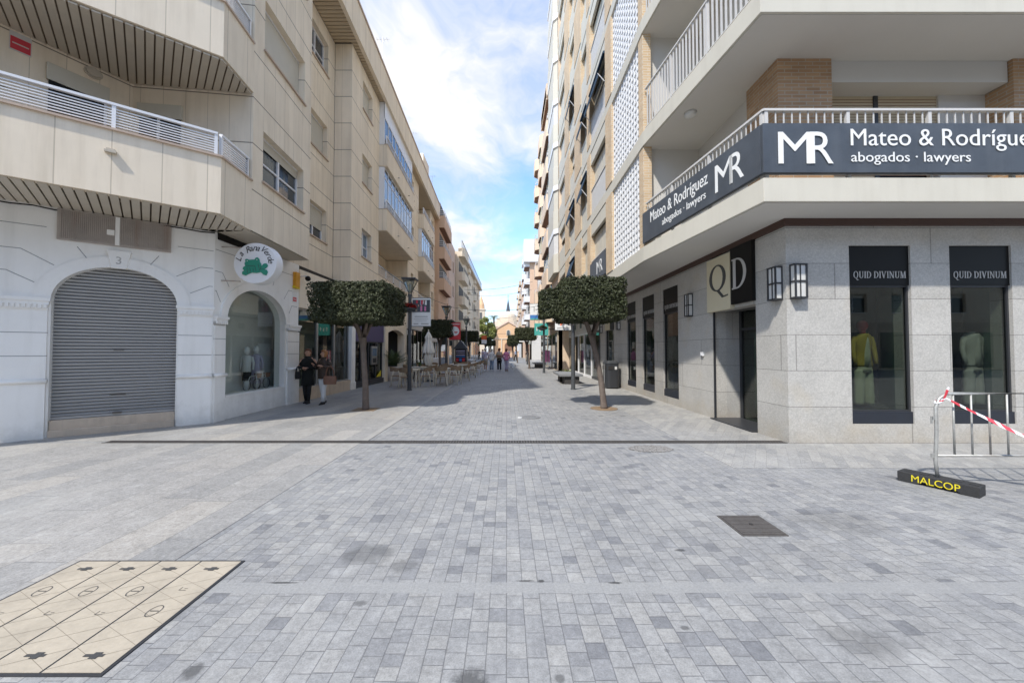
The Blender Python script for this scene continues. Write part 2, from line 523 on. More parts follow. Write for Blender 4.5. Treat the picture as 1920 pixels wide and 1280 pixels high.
def textmesh(txt, P, Rv, Uv, w=None, h=None, mats=None, parent=None, name='lettering', ext=.006, shear=0., space=1., align='L', extrude_dir=None):
    cu = bpy.data.curves.new(name, 'FONT'); cu.body = txt; cu.size = 1; cu.extrude = 0; cu.shear = shear; cu.space_character = space
    cu.resolution_u = 4
    to = bpy.data.objects.new(name, cu); C.objects.link(to)
    bpy.context.view_layer.update()
    dg = bpy.context.evaluated_depsgraph_get()
    me = bpy.data.meshes.new_from_object(to.evaluated_get(dg))
    bpy.data.objects.remove(to, do_unlink=True); bpy.data.curves.remove(cu)
    xs = [v.co.x for v in me.vertices]; ys = [v.co.y for v in me.vertices]
    x0, x1, y0, y1 = min(xs), max(xs), min(ys), max(ys)
    sx = w / (x1 - x0) if w else None; sy = h / (y1 - y0) if h else None
    if sx is None: sx = sy
    if sy is None: sy = sx
    Rv = Vector(Rv).normalized(); Uv = Vector(Uv).normalized(); P = Vector(P); N = Rv.cross(Uv)
    bm = bmesh.new(); bm.from_mesh(me)
    r = bmesh.ops.extrude_face_region(bm, geom=bm.faces[:])
    ev = {v for v in r['geom'] if isinstance(v, bmesh.types.BMVert)}
    for v in bm.verts:
        z = ext if v in ev else 0.
        v.co = P + Rv * ((v.co.x - x0) * sx) + Uv * ((v.co.y - y0) * sy) + N * z - CUR[0]
    bmesh.ops.recalc_face_normals(bm, faces=bm.faces)
    bm.to_mesh(me); bm.free()
    me.materials.clear()
    me.materials.append(mats)
    me.polygons.foreach_set('material_index', [0] * len(me.polygons))
    o = bpy.data.objects.new(name, me); C.objects.link(o)
    if parent: o.parent = parent
    else: o.location = CUR[0]
    return o


# serif capitals as plates: thin and thick strokes; unit height 1, returns (polys, width)
def serif(ch):
    t, k, sf = .07, .16, .05

    def bar(x0, y0, x1, y1, w0): return [(x0 - w0 / 2, y0), (x0 + w0 / 2, y0), (x1 + w0 / 2, y1), (x1 - w0 / 2, y1)]

    def ser(x, y, w=.3): return [(x - w / 2, y), (x + w / 2, y), (x + w / 2, y + sf), (x - w / 2, y + sf)]

    def ring(cx, cy, rx, ry, th, a0=0, a1=360, n=22, tv=.05):
        out = []
        for i in range(n):
            a = R(a0 + (a1 - a0) * i / n); b = R(a0 + (a1 - a0) * (i + 1) / n)
            q = []
            for g in (a, b): q.append((cx + rx * math.cos(g), cy + ry * math.sin(g)))
            for g in (b, a): q.append((cx + (rx - th) * math.cos(g), cy + (ry - tv) * math.sin(g)))
            out.append(q)
        return out
    if ch in 'QO':
        p = ring(.46, .5, .44, .52, .15)
        if ch == 'Q': p.append([(.42, .0), (.55, .02), (.78, -.24), (1.0, -.22), (1.0, -.27), (.7, -.31)])
        return p, .95
    if ch == 'D':
        return [bar(.17, 0, .17, 1, k), ser(.17, 0), ser(.17, .95)] + ring(.3, .5, .54, .5, .16, -90, 90) + [[(.17, 0), (.32, 0), (.32, .05), (.17, .05)], [(.17, .95), (.32, .95), (.32, 1), (.17, 1)]], .9
    if ch == 'I': return [bar(.18, 0, .18, 1, k), ser(.18, 0), ser(.18, .95)], .38
    if ch == 'U': return [bar(.2, .3, .2, 1, k), bar(.75, .3, .75, 1, t), ser(.2, .95), ser(.75, .95)] + ring(.45, .32, .335, .34, .14, 180, 360), .95
    if ch == 'V': return [bar(.45, 0, .15, 1, k), bar(.45, 0, .78, 1, t), ser(.15, .95), ser(.78, .95)], .95
    if ch == 'N': return [bar(.17, 0, .17, 1, t), bar(.78, 0, .17, 1, k), bar(.8, 0, .8, 1, t), ser(.17, 0), ser(.14, .95), ser(.8, .95)], .98
    if ch == 'M': return [bar(.15, 0, .17, 1, t), bar(.52, 0, .2, 1, k), bar(.52, 0, .88, 1, t), bar(.93, 0, .9, 1, k), ser(.15, 0), ser(.93, 0), ser(.15, .95), ser(.92, .95)], 1.1
    return [], .35


def serif_text(txt, fr, s0, z0, h, width, n, mats, parent, ext=.006, name='lettering'):
    tot = sum(serif(c)[1] for c in txt) + .06 * (len(txt) - 1)
    sx = width / tot; mb = MB(fr); x = s0
    dz = 0
    for c in txt:
        ps, wd = serif(c)
        for q in ps:
            dz += .0002
            mb.plate([(x + a * sx, z0 + b * h) for a, b in q], n, n + ext + (dz % .002))
        x += (wd + .06) * sx
    return mb.build(name, mats, parent, merge=False)


# ---------------------------------------------------------------- materials
M = {}
M['cream'] = mat_panel('cream stone panel', (.86, .745, .585))
M['creamv'] = mat_panel('cream stone parapet panel', (.86, .745, .585), hp=500., h0=-100., vp=.62)
M['creamp'] = mat('cream stone', (.86, .745, .585), .75, .12, 1.5, streak=.3, streakcol=(.38, .29, .19))
M['beige'] = mat('beige render', (.74, .63, .48), .8, .1, 1.2, streak=.25)
M['sill'] = mat('pinkish marble', (.52, .40, .31), .5, .15, 3)
M['marble'] = mat('veined beige marble', (.56, .46, .36), .4, .25, 4, streak=.4)
M['white'] = mat('white masonry paint', (.90, .885, .85), .6, .07, 1.6, bmp=.25, streak=.22, streakcol=(.50, .48, .43), splash=.45)
M['groove'] = mat('grey groove', (.33, .33, .33), .8)
M['pvc'] = mat('white lacquered metal', (.78, .78, .79), .35, .03, 5, bmp=0)
M['railgrey'] = mat('grey white rail paint', (.56, .545, .52), .5, .08, 6, bmp=0)
M['blind'] = mat('beige roller blind', (.58, .54, .45), .55, .06, 4, bmp=0)
M['slat'] = mat('painted soffit slat', (.52, .46, .37), .6, .1, 3, bmp=0)
M['slatw'] = mat('ochre soffit slat', (.52, .42, .29), .6, .1, 3, bmp=0)
M['gapb'] = mat('brown gap', (.18, .14, .10), .9, bmp=0)
M['gap'] = mat('dark gap', (.03, .027, .025), .9, bmp=0)
M['shutter'] = mat('galvanised shutter', (.43, .43, .43), .42, .1, 1.5, metal=.35, bmp=.1)
M['steel'] = mat('brushed steel', (.42, .43, .44), .35, .08, 3, metal=.8)
M['galv'] = mat('galvanised tube', (.42, .42, .40), .5, .35, 14, metal=.4, streak=.5, streakcol=(.28, .20, .14))
M['rust'] = mat('rusty vent metal', (.42, .37, .33), .6, .3, 3, streak=.6, streakcol=(.3, .15, .07))
M['dark'] = mat('anthracite metal', (.035, .037, .042), .4, .1, 3, bmp=.05)
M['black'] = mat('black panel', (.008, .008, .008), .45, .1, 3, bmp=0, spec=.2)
M['post'] = mat('dark grey cast post', (.07, .075, .08), .5, .15, 6)
M['iron'] = mat('worn cast iron', (.125, .115, .108), .55, .3, 15, metal=.4, bmp=.5)
M['granite'] = mat_granite('flamed granite', (.47, .455, .425), bw=2.6, speck=1.15)
M['granite2'] = mat_granite('flamed granite reveal', (.44, .43, .41), speck=.7)
M['plaster'] = mat('pale grey plaster', (.60, .58, .54), .85, .06, .9)
M['concrete'] = mat('painted concrete band', (.58, .55, .47), .8, .08, 1.4, streak=.12)
M['brick'] = mat_brick('yellow brick', (.62, .46, .29), (.54, .38, .22), (.6, .54, .44))
M['brickd'] = mat_brick('brown brick', (.46, .29, .16), (.36, .21, .11), (.42, .35, .27))
M['brownband'] = mat('dark brown fascia', (.07, .035, .025), .5, .15, 3)
M['signgrey'] = mat('slate grey sign board', (.062, .072, .086), .45, .45, 2.2, bmp=0, streak=.25, streakcol=(.13, .14, .15))
M['sillnavy'] = mat('dark navy sill panel', (.018, .022, .032), .4, .2, 5, bmp=0)
M['letter'] = mat('white lettering', (.80, .80, .78), .5, .02, bmp=0)
M['letterg'] = mat('grey lettering', (.45, .44, .42), .5, .05, bmp=0)
M['letterd'] = mat('dark lettering', (.06, .06, .06), .5, .05, bmp=0)
M['creamsign'] = mat('cream sign board', (.62, .56, .40), .5, .05, bmp=0)
M['lattice'] = mat('white ceramic screen', (.78, .78, .78), .5, .04, 6, bmp=0)
M['backw'] = mat('off white wall', (.62, .61, .59), .8)  # even off white, shared by backing walls, fascias and cores
M['winglass'] = glass_dark('dark window pane')
M['blueglass'] = glass_dark('sky facing pane', (.10, .14, .19), .02)
M['clearglass'] = glass_open('clear shop glass', (.92, .95, .93), .05)
M['shopglass'] = glass_open('shop glass', (.60, .64, .61), .07)
M['innerdark'] = mat('dark shop interior', (.10, .10, .095), .8)
M['innergrey'] = mat('grey shop interior', (.42, .42, .40), .8)
M['innergreen'] = mat('green tinted display wall', (.22, .34, .27), .5)
M['bark'] = mat('grey brown bark', (.135, .105, .088), .9, .45, 9, bmp=1., grain=30, streak=.4, streakcol=(.26, .22, .18))
M['soil'] = mat('dry soil', (.22, .15, .09), .95, .3, 20, bmp=.8)
M['leaf'] = mat_leaf('ficus leaf', (.018, .023, .010), (.080, .092, .042))
M['leafp'] = mat_leaf('palm leaf', (.035, .06, .02), (.11, .16, .05))
M['leafy'] = mat_leaf('yellow green leaf', (.16, .20, .05), (.34, .36, .12))
M['red'] = mat('red petals', (.45, .02, .02), .6, .3, 20)
M['orange'] = mat('orange leaves', (.65, .12, .03), .6, .3, 15)
M['wicker'] = mat('brown wicker', (.30, .21, .13), .7, .25, 40)
M['woodp'] = mat('pale beech leg', (.78, .70, .56), .5, .1, 10)
M['tabletop'] = mat('pale table top', (.78, .72, .60), .4, .06, 8)
M['canvas'] = mat('cream canvas', (.80, .76, .68), .85, .1, 6)
M['mustard'] = mat('mustard cloth', (.50, .38, .06), .8, .1, 10, bmp=0)
M['lemon'] = mat('pale lemon cloth', (.56, .57, .40), .8, .08, 10, bmp=0)
M['yellow'] = mat('yellow paint', (.75, .62, .02), .6, .15, 20, bmp=0)
M['tapew'] = mat('white tape', (.80, .80, .82), .35, .03, bmp=0)
M['taper'] = mat('red tape', (.60, .05, .07), .35, .03, bmp=0)
M['rubber'] = mat('black recycled rubber', (.03, .03, .031), .75, .3, 25, bmp=.8)
M['teal'] = mat('teal green emblem', (.02, .24, .16), .5, .1, 12)
M['terra'] = mat('terracotta render', (.66, .45, .31), .85, .08, 1., streak=.15)
M['pink'] = mat('dusty pink render', (.64, .48, .38), .85, .08, 1., streak=.15)
M['salmon'] = mat('salmon render', (.74, .58, .43), .8, .08, 1., streak=.15)
M['brown'] = mat('brown timber soffit', (.20, .10, .06), .7, .15, 3)
M['church'] = mat('orange church plaster', (.66, .42, .24), .85, .1, .6)
M['stone'] = mat('pale stone trim', (.60, .50, .38), .8, .1, 1)
M['purple'] = mat('violet fascia', (.07, .055, .14), .5, .15, 2, bmp=0)
M['tealsign'] = mat('teal sign', (.08, .42, .37), .5, .05, bmp=0)
M['redsign'] = mat('red banner cloth', (.60, .05, .06), .7, .08, bmp=0)
M['bluesign'] = mat('blue banner print', (.06, .20, .50), .6, .1, bmp=0)
M['lampg'] = mat('frosted lamp glass', (.64, .64, .62), .4, .05, bmp=0)
M['ochre'] = mat('ochre roller shutter', (.56, .47, .32), .6, .08, 4, bmp=0)
M['awning'] = mat('dark blue awning cloth', (.02, .05, .09), .8, .2, 6)
M['alarm'] = mat('orange alarm box', (.70, .32, .02), .5, .05, bmp=0)
M['skin'] = mat('skin', (.52, .31, .22), .6, .08, 20, bmp=0)
M['lips'] = mat('lips', (.42, .16, .13), .6, .05, bmp=0)
M['hairb'] = mat('auburn hair', (.14, .055, .03), .6, .3, 40)
M['hairg'] = mat('ginger blond hair', (.38, .18, .07), .6, .3, 40)
M['hairgr'] = mat('grey hair', (.40, .38, .36), .7, .3, 40)
M['navy'] = mat('navy wool', (.008, .010, .0096), .9, .2, 30)
M['black2'] = mat('black cloth', (.015, .015, .016), .85, .2, 30)
M['puffer'] = mat('brown quilted nylon', (.045, .028, .020), .45, .3, 12)
M['wcloth'] = mat('white cloth', (.72, .72, .72), .85, .05, 10)
M['tan'] = mat('tan leather', (.22, .11, .07), .6, .2, 10)
M['khaki'] = mat('khaki cotton', (.36, .30, .23), .9, .1, 10)
M['jeans'] = mat('light blue denim', (.26, .34, .46), .85, .15, 15)
M['pinkc'] = mat('pink cotton', (.62, .22, .38), .85, .1, 15)
M['lilac'] = mat('lilac cotton', (.52, .48, .62), .85, .1, 15)
M['potw'] = mat('pale ceramic pot', (.60, .53, .47), .5, .1, 6)
M['accover'] = None


def soffit_slats(mb, poly, z, ang, pitch=.17, gap=.022, th=.03, m=0):
    """long boards clipped to a convex plan outline (world X,Y), running in direction ang"""
    du = Vector((math.cos(ang), math.sin(ang))); dn = Vector((-du.y, du.x))
    pts = [Vector(p) for p in poly]
    pr = [p.dot(dn) for p in pts]
    t = min(pr)
    while t < max(pr):
        a, b = t, min(t + pitch - gap, max(pr))
        clip = pts
        for lim, sg in ((a, 1), (b, -1)):
            out = []
            for i in range(len(clip)):
                p, q = clip[i], clip[(i + 1) % len(clip)]
                dp, dq = sg * (p.dot(dn) - lim), sg * (q.dot(dn) - lim)
                if dp >= 0: out.append(p)
                if dp * dq < 0: out.append(p + (q - p) * (dp / (dp - dq)))
            clip = out
            if len(clip) < 3: break
        if len(clip) >= 3:
            lo = [Vector((p.x, p.y, z)) for p in clip]; hi = [Vector((p.x, p.y, z + th)) for p in clip]
            mb.face(lo, m); mb.face(hi, m)
            for i in range(len(clip)):
                j = (i + 1) % len(clip); mb.face([lo[i], lo[j], hi[j], hi[i]], m)
        t += pitch


# ---------------------------------------------------------------- ground
ST = ((-.55, 1.62, .07, .12, .9, 1), (-.17, 1.75, .1, .10, .75, 2), (-1.05, 2.85, .22, .16, .42, 3), (-.75, 2.7, .12, .1, .35, 3),
      (.25, 1.78, .03, .03, .6, 1), (-1.52, 1.82, .05, .06, .7, 1), (3.3, 2.0, .16, .10, .4, 3), (3.0, 3.4, .5, .3, .25, 1), (4.2, 2.6, .5, .3, .25, 1),
      (.72, 2.5, .05, .015, .9, 1), (.13, 2.52, .07, .010, .95, 1), (.23, 2.515, .03, .02, .95, 1), (-1.5, 2.50, .12, .012, .9, 1), (-.9, 2.30, .05, .03, .5, 1), (1.0, 2.1, .03, .02, .6, 1), (1.9, 2.0, .25, .12, .3, 3), (1.35, 2.9, .05, .02, .8, 1))
pav = mat_paving('blue grey setts', .104, .085, .165,
                 [(0., (.165, .168, .176)), (.05, (.212, .214, .219)), (.2, (.252, .253, .253)), (.8, (.276, .274, .268)), (1., (.298, .294, .283))], .038, (.10, .10, .105), .68, stains=ST)
g = MB()
g.face([(-900, -300, 0), (900, -300, 0), (900, 1500, 0), (-900, 1500, 0)])
go = g.build('ground', pav); tag(go, kind='structure')
slab = mat_paving('pale granite slabs', .40, .8, 1.25, [(0., (.245, .242, .235)), (.3, (.282, .275, .263)), (.8, (.31, .298, .279)), (1., (.342, .322, .292))], .010, (.12, .12, .12), .75, band=False)
g = MB()
g.box(-40, -2.45, -6, 6.20, -.02, .004)
g.box(-40, -2.45, 6.34, 160, -.02, .004)
tag(g.build('pavement', slab), kind='structure')
edge = mat('pale kerb strip stone', (.33, .32, .30), .7, .15, 6)
g = MB(); g.box(-2.50, -2.38, 6.36, 160, -.02, .008)
tag(g.build('kerb_strip', edge), kind='structure')
slab2 = mat_paving('light right hand slabs', .13, .3, .5, [(0., (.265, .262, .255)), (.4, (.30, .294, .28)), (1., (.335, .325, .305))], .02, (.2, .19, .18), .6, band=False, ang=R(35))
g = MB(); g.box(3.0, 40, 4.9, 6.18, -.02, .004); g.box(3.0, 4.73, 6.36, 120, -.02, .004)
tag(g.build('side_pavement', slab2), kind='structure')

# drain channel across the street
t = thing('drain_channel', 'long slotted iron drain channel crossing the paving from the shutter to the granite corner', 'drain', (-1, 6.27, 0), world=True)
mb = MB(); mb.box(-6.78, 4.70, 6.195, 6.345, -.03, .006); mb.build('channel', M['gap'], t)
mb = MB(); mb.box(-6.78, 4.70, 6.195, 6.208, .006, .012); mb.box(-6.78, 4.70, 6.332, 6.345, .006, .012)
x = -6.75
while x < 4.69:
    mb.box(x, x + .016, 6.208, 6.332, .006, .011); x += .046
mb.build('grating', M['iron'], t); done()

# beige access cover with four lids
M['paleiron'] = mat('dusty iron', (.20, .20, .20), .7, .3, 20)
M['engrave'] = mat('engraved joint', (.17, .145, .11), .8)
cov = mat('warm access cover stone', (.40, .35, .275), .7, .32, 4, bmp=.3, grain=50, streak=.25, streakcol=(.25, .22, .18))
t = thing('access_cover', 'large beige stone access cover of four narrow lids in a dark steel frame', 'access cover', (-2.5, 2.3, 0), world=True)
CX0, CX1, CY0, CY1 = -3.13, -1.94, 1.80, 2.74
mb = MB(); mb.box(CX0 - .012, CX1 + .012, CY0 - .012, CY1 + .012, -.02, .006); mb.build('frame', M['dark'], t)
for i in range(4):
    a = CX0 + (CX1 - CX0) * i / 4 + .006; b = CX0 + (CX1 - CX0) * (i + 1) / 4 - .006
    mb = MB(); mb.box(a, b, CY0 + .004, CY1 - .004, .004, .008, 0)
    for k in range(6):       # engraved diagonals
        y0 = CY0 + .02 + k * .15
        for sg in (1, -1):
            p, q = (a + .003, y0 if sg > 0 else y0 + .13), (b - .003, y0 + .13 if sg > 0 else y0)
            if max(p[1], q[1]) > CY1 - .01: continue
            dv = Vector((q[0] - p[0], q[1] - p[1])).normalized(); nn = Vector((-dv.y, dv.x)) * .0009
            zz = .0086 + .0003 * (sg > 0)
            mb.face([(p[0] - nn.x, p[1] - nn.y, zz), (q[0] - nn.x, q[1] - nn.y, zz), (q[0] + nn.x, q[1] + nn.y, zz), (p[0] + nn.x, p[1] + nn.y, zz)], 1)
    lid = mb.build('lid', [cov, M['engrave']], t)
    for yy, kind in ((CY1 - .10, 0), (CY0 + .10, 0), (CY0 + (.60 if i < 3 else .42), 1), (CY0 + (.40 if i < 3 else .62), 2)):
        cx = (a + b) / 2; mk = MB()
        if kind == 0:
            mk.box(cx - .05, cx + .05, yy - .007, yy + .009, .0090, .0105); mk.box(cx - .01, cx + .028, yy - .02, yy + .02, .0090, .0110)
        elif kind == 1:
            for q in range(18):
                g0, g1 = 2 * math.pi * q / 18, 2 * math.pi * (q + 1) / 18
                mk.face([(cx + .036 * math.cos(g0), yy + .05 * math.sin(g0), .0096), (cx + .036 * math.cos(g1), yy + .05 * math.sin(g1), .0096),
                         (cx + .031 * math.cos(g1), yy + .045 * math.sin(g1), .0096), (cx + .031 * math.cos(g0), yy + .045 * math.sin(g0), .0096)])
            mk.box(cx - .025, cx + .025, yy - .003, yy + .003, .0091, .0098)
        else:
            mk.box(cx - .025, cx + .02, yy - .012, yy - .009, .0091, .0098); mk.box(cx - .025, cx - .022, yy - .012, yy + .02, .0091, .0097); mk.box(cx + .0, cx + .02, yy + .004, yy + .007, .0091, .0099)
        mk.build('handle' if kind == 0 else 'lifting_mark', M['letterd'], lid)
done()
t = thing('manhole_cover', 'rectangular dark iron manhole cover set among the setts on the right', 'manhole cover', (2.2, 3.3, 0), world=True)
mb = MB(); mb.box(1.97, 2.36, 3.115, 3.49, -.02, .007); mb.build('frame', M['iron'], t)
mb = MB(); mb.box(1.985, 2.345, 3.13, 3.475, -.01, .011)
for k in range(5):
    for yy in (3.16 + k * .07,): mb.box(2.0, 2.33, yy, yy + .004, .011, .0135)
mb.box(2.155, 2.18, 3.29, 3.315, .011, .016, 1)
mb.build('lid', [M['iron'], M['gap']], t); done()
# round cover drowned in gravel
peb = mat('mixed pebbles', (.23, .22, .21), .9, .5, 60, bmp=1.)
mb = MB()
for i in range(900):
    a = random.uniform(0, 6.283); r = math.sqrt(random.random())
    px, py = 2.27 + .33 * r * math.cos(a) + random.gauss(0, .015), 5.84 + .20 * r * math.sin(a)
    s_ = random.uniform(.006, .014); mb.ball((px, py, .004 + s_ * .3), s_, s_, s_ * .6, 5)
tag(mb.build('gravel_patch', peb, smooth=True, merge=False, recalc=False), 'round patch of brownish loose gravel beside the drain channel', 'gravel', kind='stuff')
t = thing('inspection_lid', 'small round iron lid beyond the drain in the middle of the street', 'manhole cover', (.5, 8.6, 0), world=True)
mb = MB(); mb.loft([((.55, 8.6, .001), .24, .24), ((.55, 8.6, .01), .24, .24)], 24); mb.build('rim', M['paleiron'], t)
mb = MB(); mb.loft([((.55, 8.6, .002), .20, .20), ((.55, 8.6, .014), .2, .2)], 24)
for k in range(5): mb.box(.42, .68, 8.50 + k * .05, 8.51 + k * .05, .014, .017)
mb.build('lid', M['paleiron'], t); done()
tag(MB().box(.26, .35, 8.50, 8.56, -.01, .012).build('paper_scrap', M['letter']), 'small white square scrap lying left of the round iron lid', 'scrap')


# ================================================================ RIGHT CORNER BUILDING
FS = Fr(4.73, 6.2, 0, 1, -1)      # street wall, s = Y - 6.2
FF = Fr(4.73, 6.2, 1, 0, 1)       # front wall, s = X - 4.73
FU = Fr(3.43, 0, 0, 1, -1)        # upper street facade, s = Y
FO = Fr(3.87, 5.48, -.44, 3.69, -1)   # oblique balcony edge
YEND = 28.0
TOP = 9
FH = 2.91
Z0 = 3.79
rb = thing('corner_block', 'tall cream and brick corner apartment block over granite shop walls on the right', 'apartment building', (4.73, 6.2, 0), world=True)

sw = [(.77, 2.23, 0, 2.44), (3.94, 4.93, .2, 3.38), (5.58, 6.61, .2, 3.38), (7.27, 8.27, .2, 3.38), (10.0, 11.4, .2, 3.2)]
fw = [(1.07, 2.11, .32, 3.33), (2.77, 3.82, .32, 3.33), (4.5, 5.5, .32, 3.33)]
mb = MB(FS); wall(mb, 0, 12.4, 0, 3.66, sw, 0, .30, 0, 0)
mb.fr = FF; wall(mb, 0, 12, 0, 3.66, fw, 0, .30, 0, 0)
mb.build('shop_wall', M['granite'], rb)
mb = MB(FS); mb.box(-.05, 21.8, 0, .05, 3.66, 3.79); mb.fr = FF; mb.box(0, 12, 0, .05, 3.66, 3.79)
mb.build('fascia_band', M['brownband'], rb)
# entrance lobby
mb = MB(FS); mb.box(2.23, 2.43, -1.0, -.301, 0, 3.6); mb.box(.5, .77, -1.0, -.301, 0, 3.6)
mb.build('lobby_wall', M['granite2'], rb)
mb = MB(FS); mb.box(.77, 2.23, -1.05, -1.0, 0, 3.6); mb.box(.77, 2.23, -1.0, -.301, 2.44, 3.6); mb.build('lobby_back', M['innerdark'], rb)
mb = MB(FS); mb.box(.80, 2.15, -.64, -.62, .0, 2.44); d_ = mb.build('glass_door', M['shopglass'], rb)
mb = MB(FS); mb.box(1.45, 1.50, -.66, -.60, 0, 2.44); mb.box(.80, .84, -.66, -.60, 0, 2.44); mb.box(2.15, 2.23, -.66, -.60, 0, 2.44); mb.box(.84, 2.15, -.66, -.60, 2.0, 2.06); mb.build('door_frame', M['dark'], d_)
mb = MB(FS); mb.box(.90, 2.1, -.95, -.85, .15, 1.95); mb.build('lobby_screen', M['innergreen'], rb)
mb = MB(FS); mb.box(.79, 2.21, -.58, .10, .0045, .03); mb.build('door_mat', M['dark'], rb)
mb = MB(FS); mb.box(2.20, 2.229, -.04, -.002, .03, 2.43); mb.build('jamb_trim', M['dark'], rb)
mb = MB(FS); mb.box(2.62, 2.72, 0, .04, 1.42, 1.52); mb.box(2.635, 2.705, .04, .05, 1.435, 1.505); mb.build('door_bell', M['pvc'], rb)


def shop_window(fr, a, b, z0, z1, zh, text, header=None, cream=False):
    """tall display window with dark header panel, frame, glass and display box"""
    fl = .55
    mb = MB(fr); mb.box(a - .03, b + fl, -1.15, -1.1, z0, z1); mb.prism([(a, -.301), (b, -.301), (b + fl, -1.1), (a, -1.1)], z0 - .02, z0 + .18); mb.prism([(a, -.301), (b, -.301), (b + fl, -1.1), (a, -1.1)], z1 - .02, z1 + .02)
    mb.box(a - .03, a, -1.15, -.301, z0, z1)
    box = mb.build('display_box', M['innerdark'], rb)
    mb = MB(fr); mb.prism([(b, -.301), (b + .03, -.301), (b + fl + .03, -1.15), (b + fl, -1.15)], z0, z1); mb.build('display_side', M['innergreen'], box)
    mb = MB(fr); f = .03; n0, n1 = -.10, -.05
    mb.box(a, a + f, n0, n1, z0 + .2, zh); mb.box(b - f, b, n0, n1, z0 + .2, zh); mb.box(a + f, b - f, n0, n1, z0 + .2, z0 + .2 + f); mb.box(a + f, b - f, n0, n1, zh - f, zh)
    wn = mb.build('window', M['dark'], rb)
    mb = MB(fr); mb.box(a + f, b - f, -.085, -.075, z0 + .2 + f, zh - f); mb.build('pane', M['shopglass'], wn)
    mb = MB(fr); mb.box(a, b, -.10, -.02, z0, z0 + .2); mb.build('sill_panel', M['sillnavy'], wn)
    mb = MB(fr)
    if cream:
        mb.box(a + (b - a) * .42, b, -.10, .03, zh, z1, 1); mb.box(a, a + (b - a) * .42, -.10, .02, zh, z1, 0); mb.build('header_panel', [M['black'], M['creamsign']], wn)
    else: mb.box(a, b, -.10, -.03, zh, z1); mb.build('header_panel', M['black'], wn)
    if text:
        wd = (b - a) * .86
        if fr is FF: serif_text(text, fr, a + (b - a) * .09, zh + .12, .115, wd, -.03, M['letterg'], wn)
        else:
            f2 = Fr(*(fr.p(b, 0, 0)[:2]), *(-fr.u)[:2], 1)
            serif_text(text, f2, (b - a) * .07, zh + .12, .115, wd, -.03, M['letterg'], wn)
    return wn


for a, b, c, d2 in fw: shop_window(FF, a, b, c, d2, 2.66, 'QUID DIVINUM')
for a, b, c, d2 in sw[1:4]: shop_window(FS, a, b, c, d2, 2.66, 'QUID DIVINUM')
shop_window(FS, *sw[4], 2.5, None, cream=True)

# floors
pl = [(3.43, YEND), (3.43, 9.17), (3.87, 5.48), (14, 5.48), (14, YEND)]
for k in range(TOP):
    z = Z0 + FH * k
    mb = MB(); mb.prism(pl, z, z + .36)
    s_ = mb.build('floor_slab', [M['concrete']], rb, bevel=.006)
    if k < 3:
        mb = MB(); mb.prism([(3.47, YEND - .1), (3.47, 9.19), (3.91, 5.52), (13.9, 5.52), (13.9, YEND - .1)], z - .012, z - .001); mb.build('ceiling', M['plaster'], s_)
        mb = MB(); p = (3.98, 7.85, z - .012) if k == 1 else (4.2, 7.3, z - .012)
        if k == 1: mb.loft([(p, .13, .13), ((p[0], p[1], p[2] - .05), .12, .12), ((p[0], p[1], p[2] - .09), .07, .07)], 20); mb.build('ceiling_lamp', M['lampg'], s_, smooth=True)
# roof
mb = MB(); mb.prism([(3.3, YEND), (3.3, 9.1), (3.8, 5.4), (14, 5.4), (14, YEND)], Z0 + FH * TOP, Z0 + FH * TOP + .9); mb.build('roof', M['concrete'], rb)
# upper walls behind the corner balconies
for k in range(5):
    z = Z0 + FH * k + .36; zt = Z0 + FH * (k + 1) - .012
    if k == 4: zt = Z0 + FH * TOP
    mb = MB(W0)
    mb.box(4.93, 5.1, 7.2, 9.3, z, zt); mb.box(3.66, 4.93, 9.3, 9.45, z, zt)
    mb.fr = Fr(0, 6.75, 1, 0, 1); wall(mb, 5.70, 14, z, zt, [(5.74, 8.05, z, zt - .385), (9.95, 12.2, z, zt - .385)], 0, .22)
    mb.fr = W0; mb.box(5.70, 8.9, 6.42, 6.75, zt - .38, zt)
    wl = mb.build('balcony_wall', M['plaster'], rb)
    for a, b in ((5.74, 8.05), (9.95, 12.2)):
        mb = MB(Fr(0, 6.75, 1, 0, 1)); mid = (a + b) / 2
        mb.box(a, mid - .04, -.07, -.03, z + (.02 if a < 6 else .9), zt - .387, 0); mb.box(mid + .04, b, -.07, -.03, z + 1.0, zt - .387, 0)
        zz = z + .1
        while zz < zt - .45: mb.box(a + .01, b - .01, -.03, -.026, zz, zz + .009, 1); zz += .055 if zz > z + 1 else .0551
        mb.box(mid - .04, mid + .04, -.08, -.01, z, zt - .387, 2)
        mb.box(mid + .04, b, -.22, -.20, z, z + 1.0, 3)
        mb.build('shuttered_window', [M['ochre'], M['brown'], M['dark'], M['black']], wl)
    for x0 in (4.77, 8.92):
        mb = MB(); mb.box(x0, x0 + .95, 6.36, 7.2, z, zt); mb.build('brick_pillar', M['brickd'], rb)
    mb = MB(); mb.box(3.45, 3.66, 9.17, 9.47, z, zt + .01); mb.build('brick_pillar', M['brick'], rb)


def rail(fr, s0, s1, n, z0, z1, sp, w, t_, parent, post=1.5, name='railing', m=None, d=.012):
    mb = MB(fr)
    mb.box(s0, s1, n - .03, n + .03, z1 - .035, z1); mb.box(s0, s1, n - .02, n + .02, z0 - .02, z0)
    s = s0 + sp / 2
    while s < s1 - .02:
        mb.box(s, s + w, n - d / 2, n + d / 2, z0, z1 - .035); s += sp
    s = s0 + .02
    while s < s1:
        mb.box(s, s + .05, n - .028, n + .018, z0 - t_, z1 - .036); s += post
    return mb.build(name, m or M['railgrey'], parent)


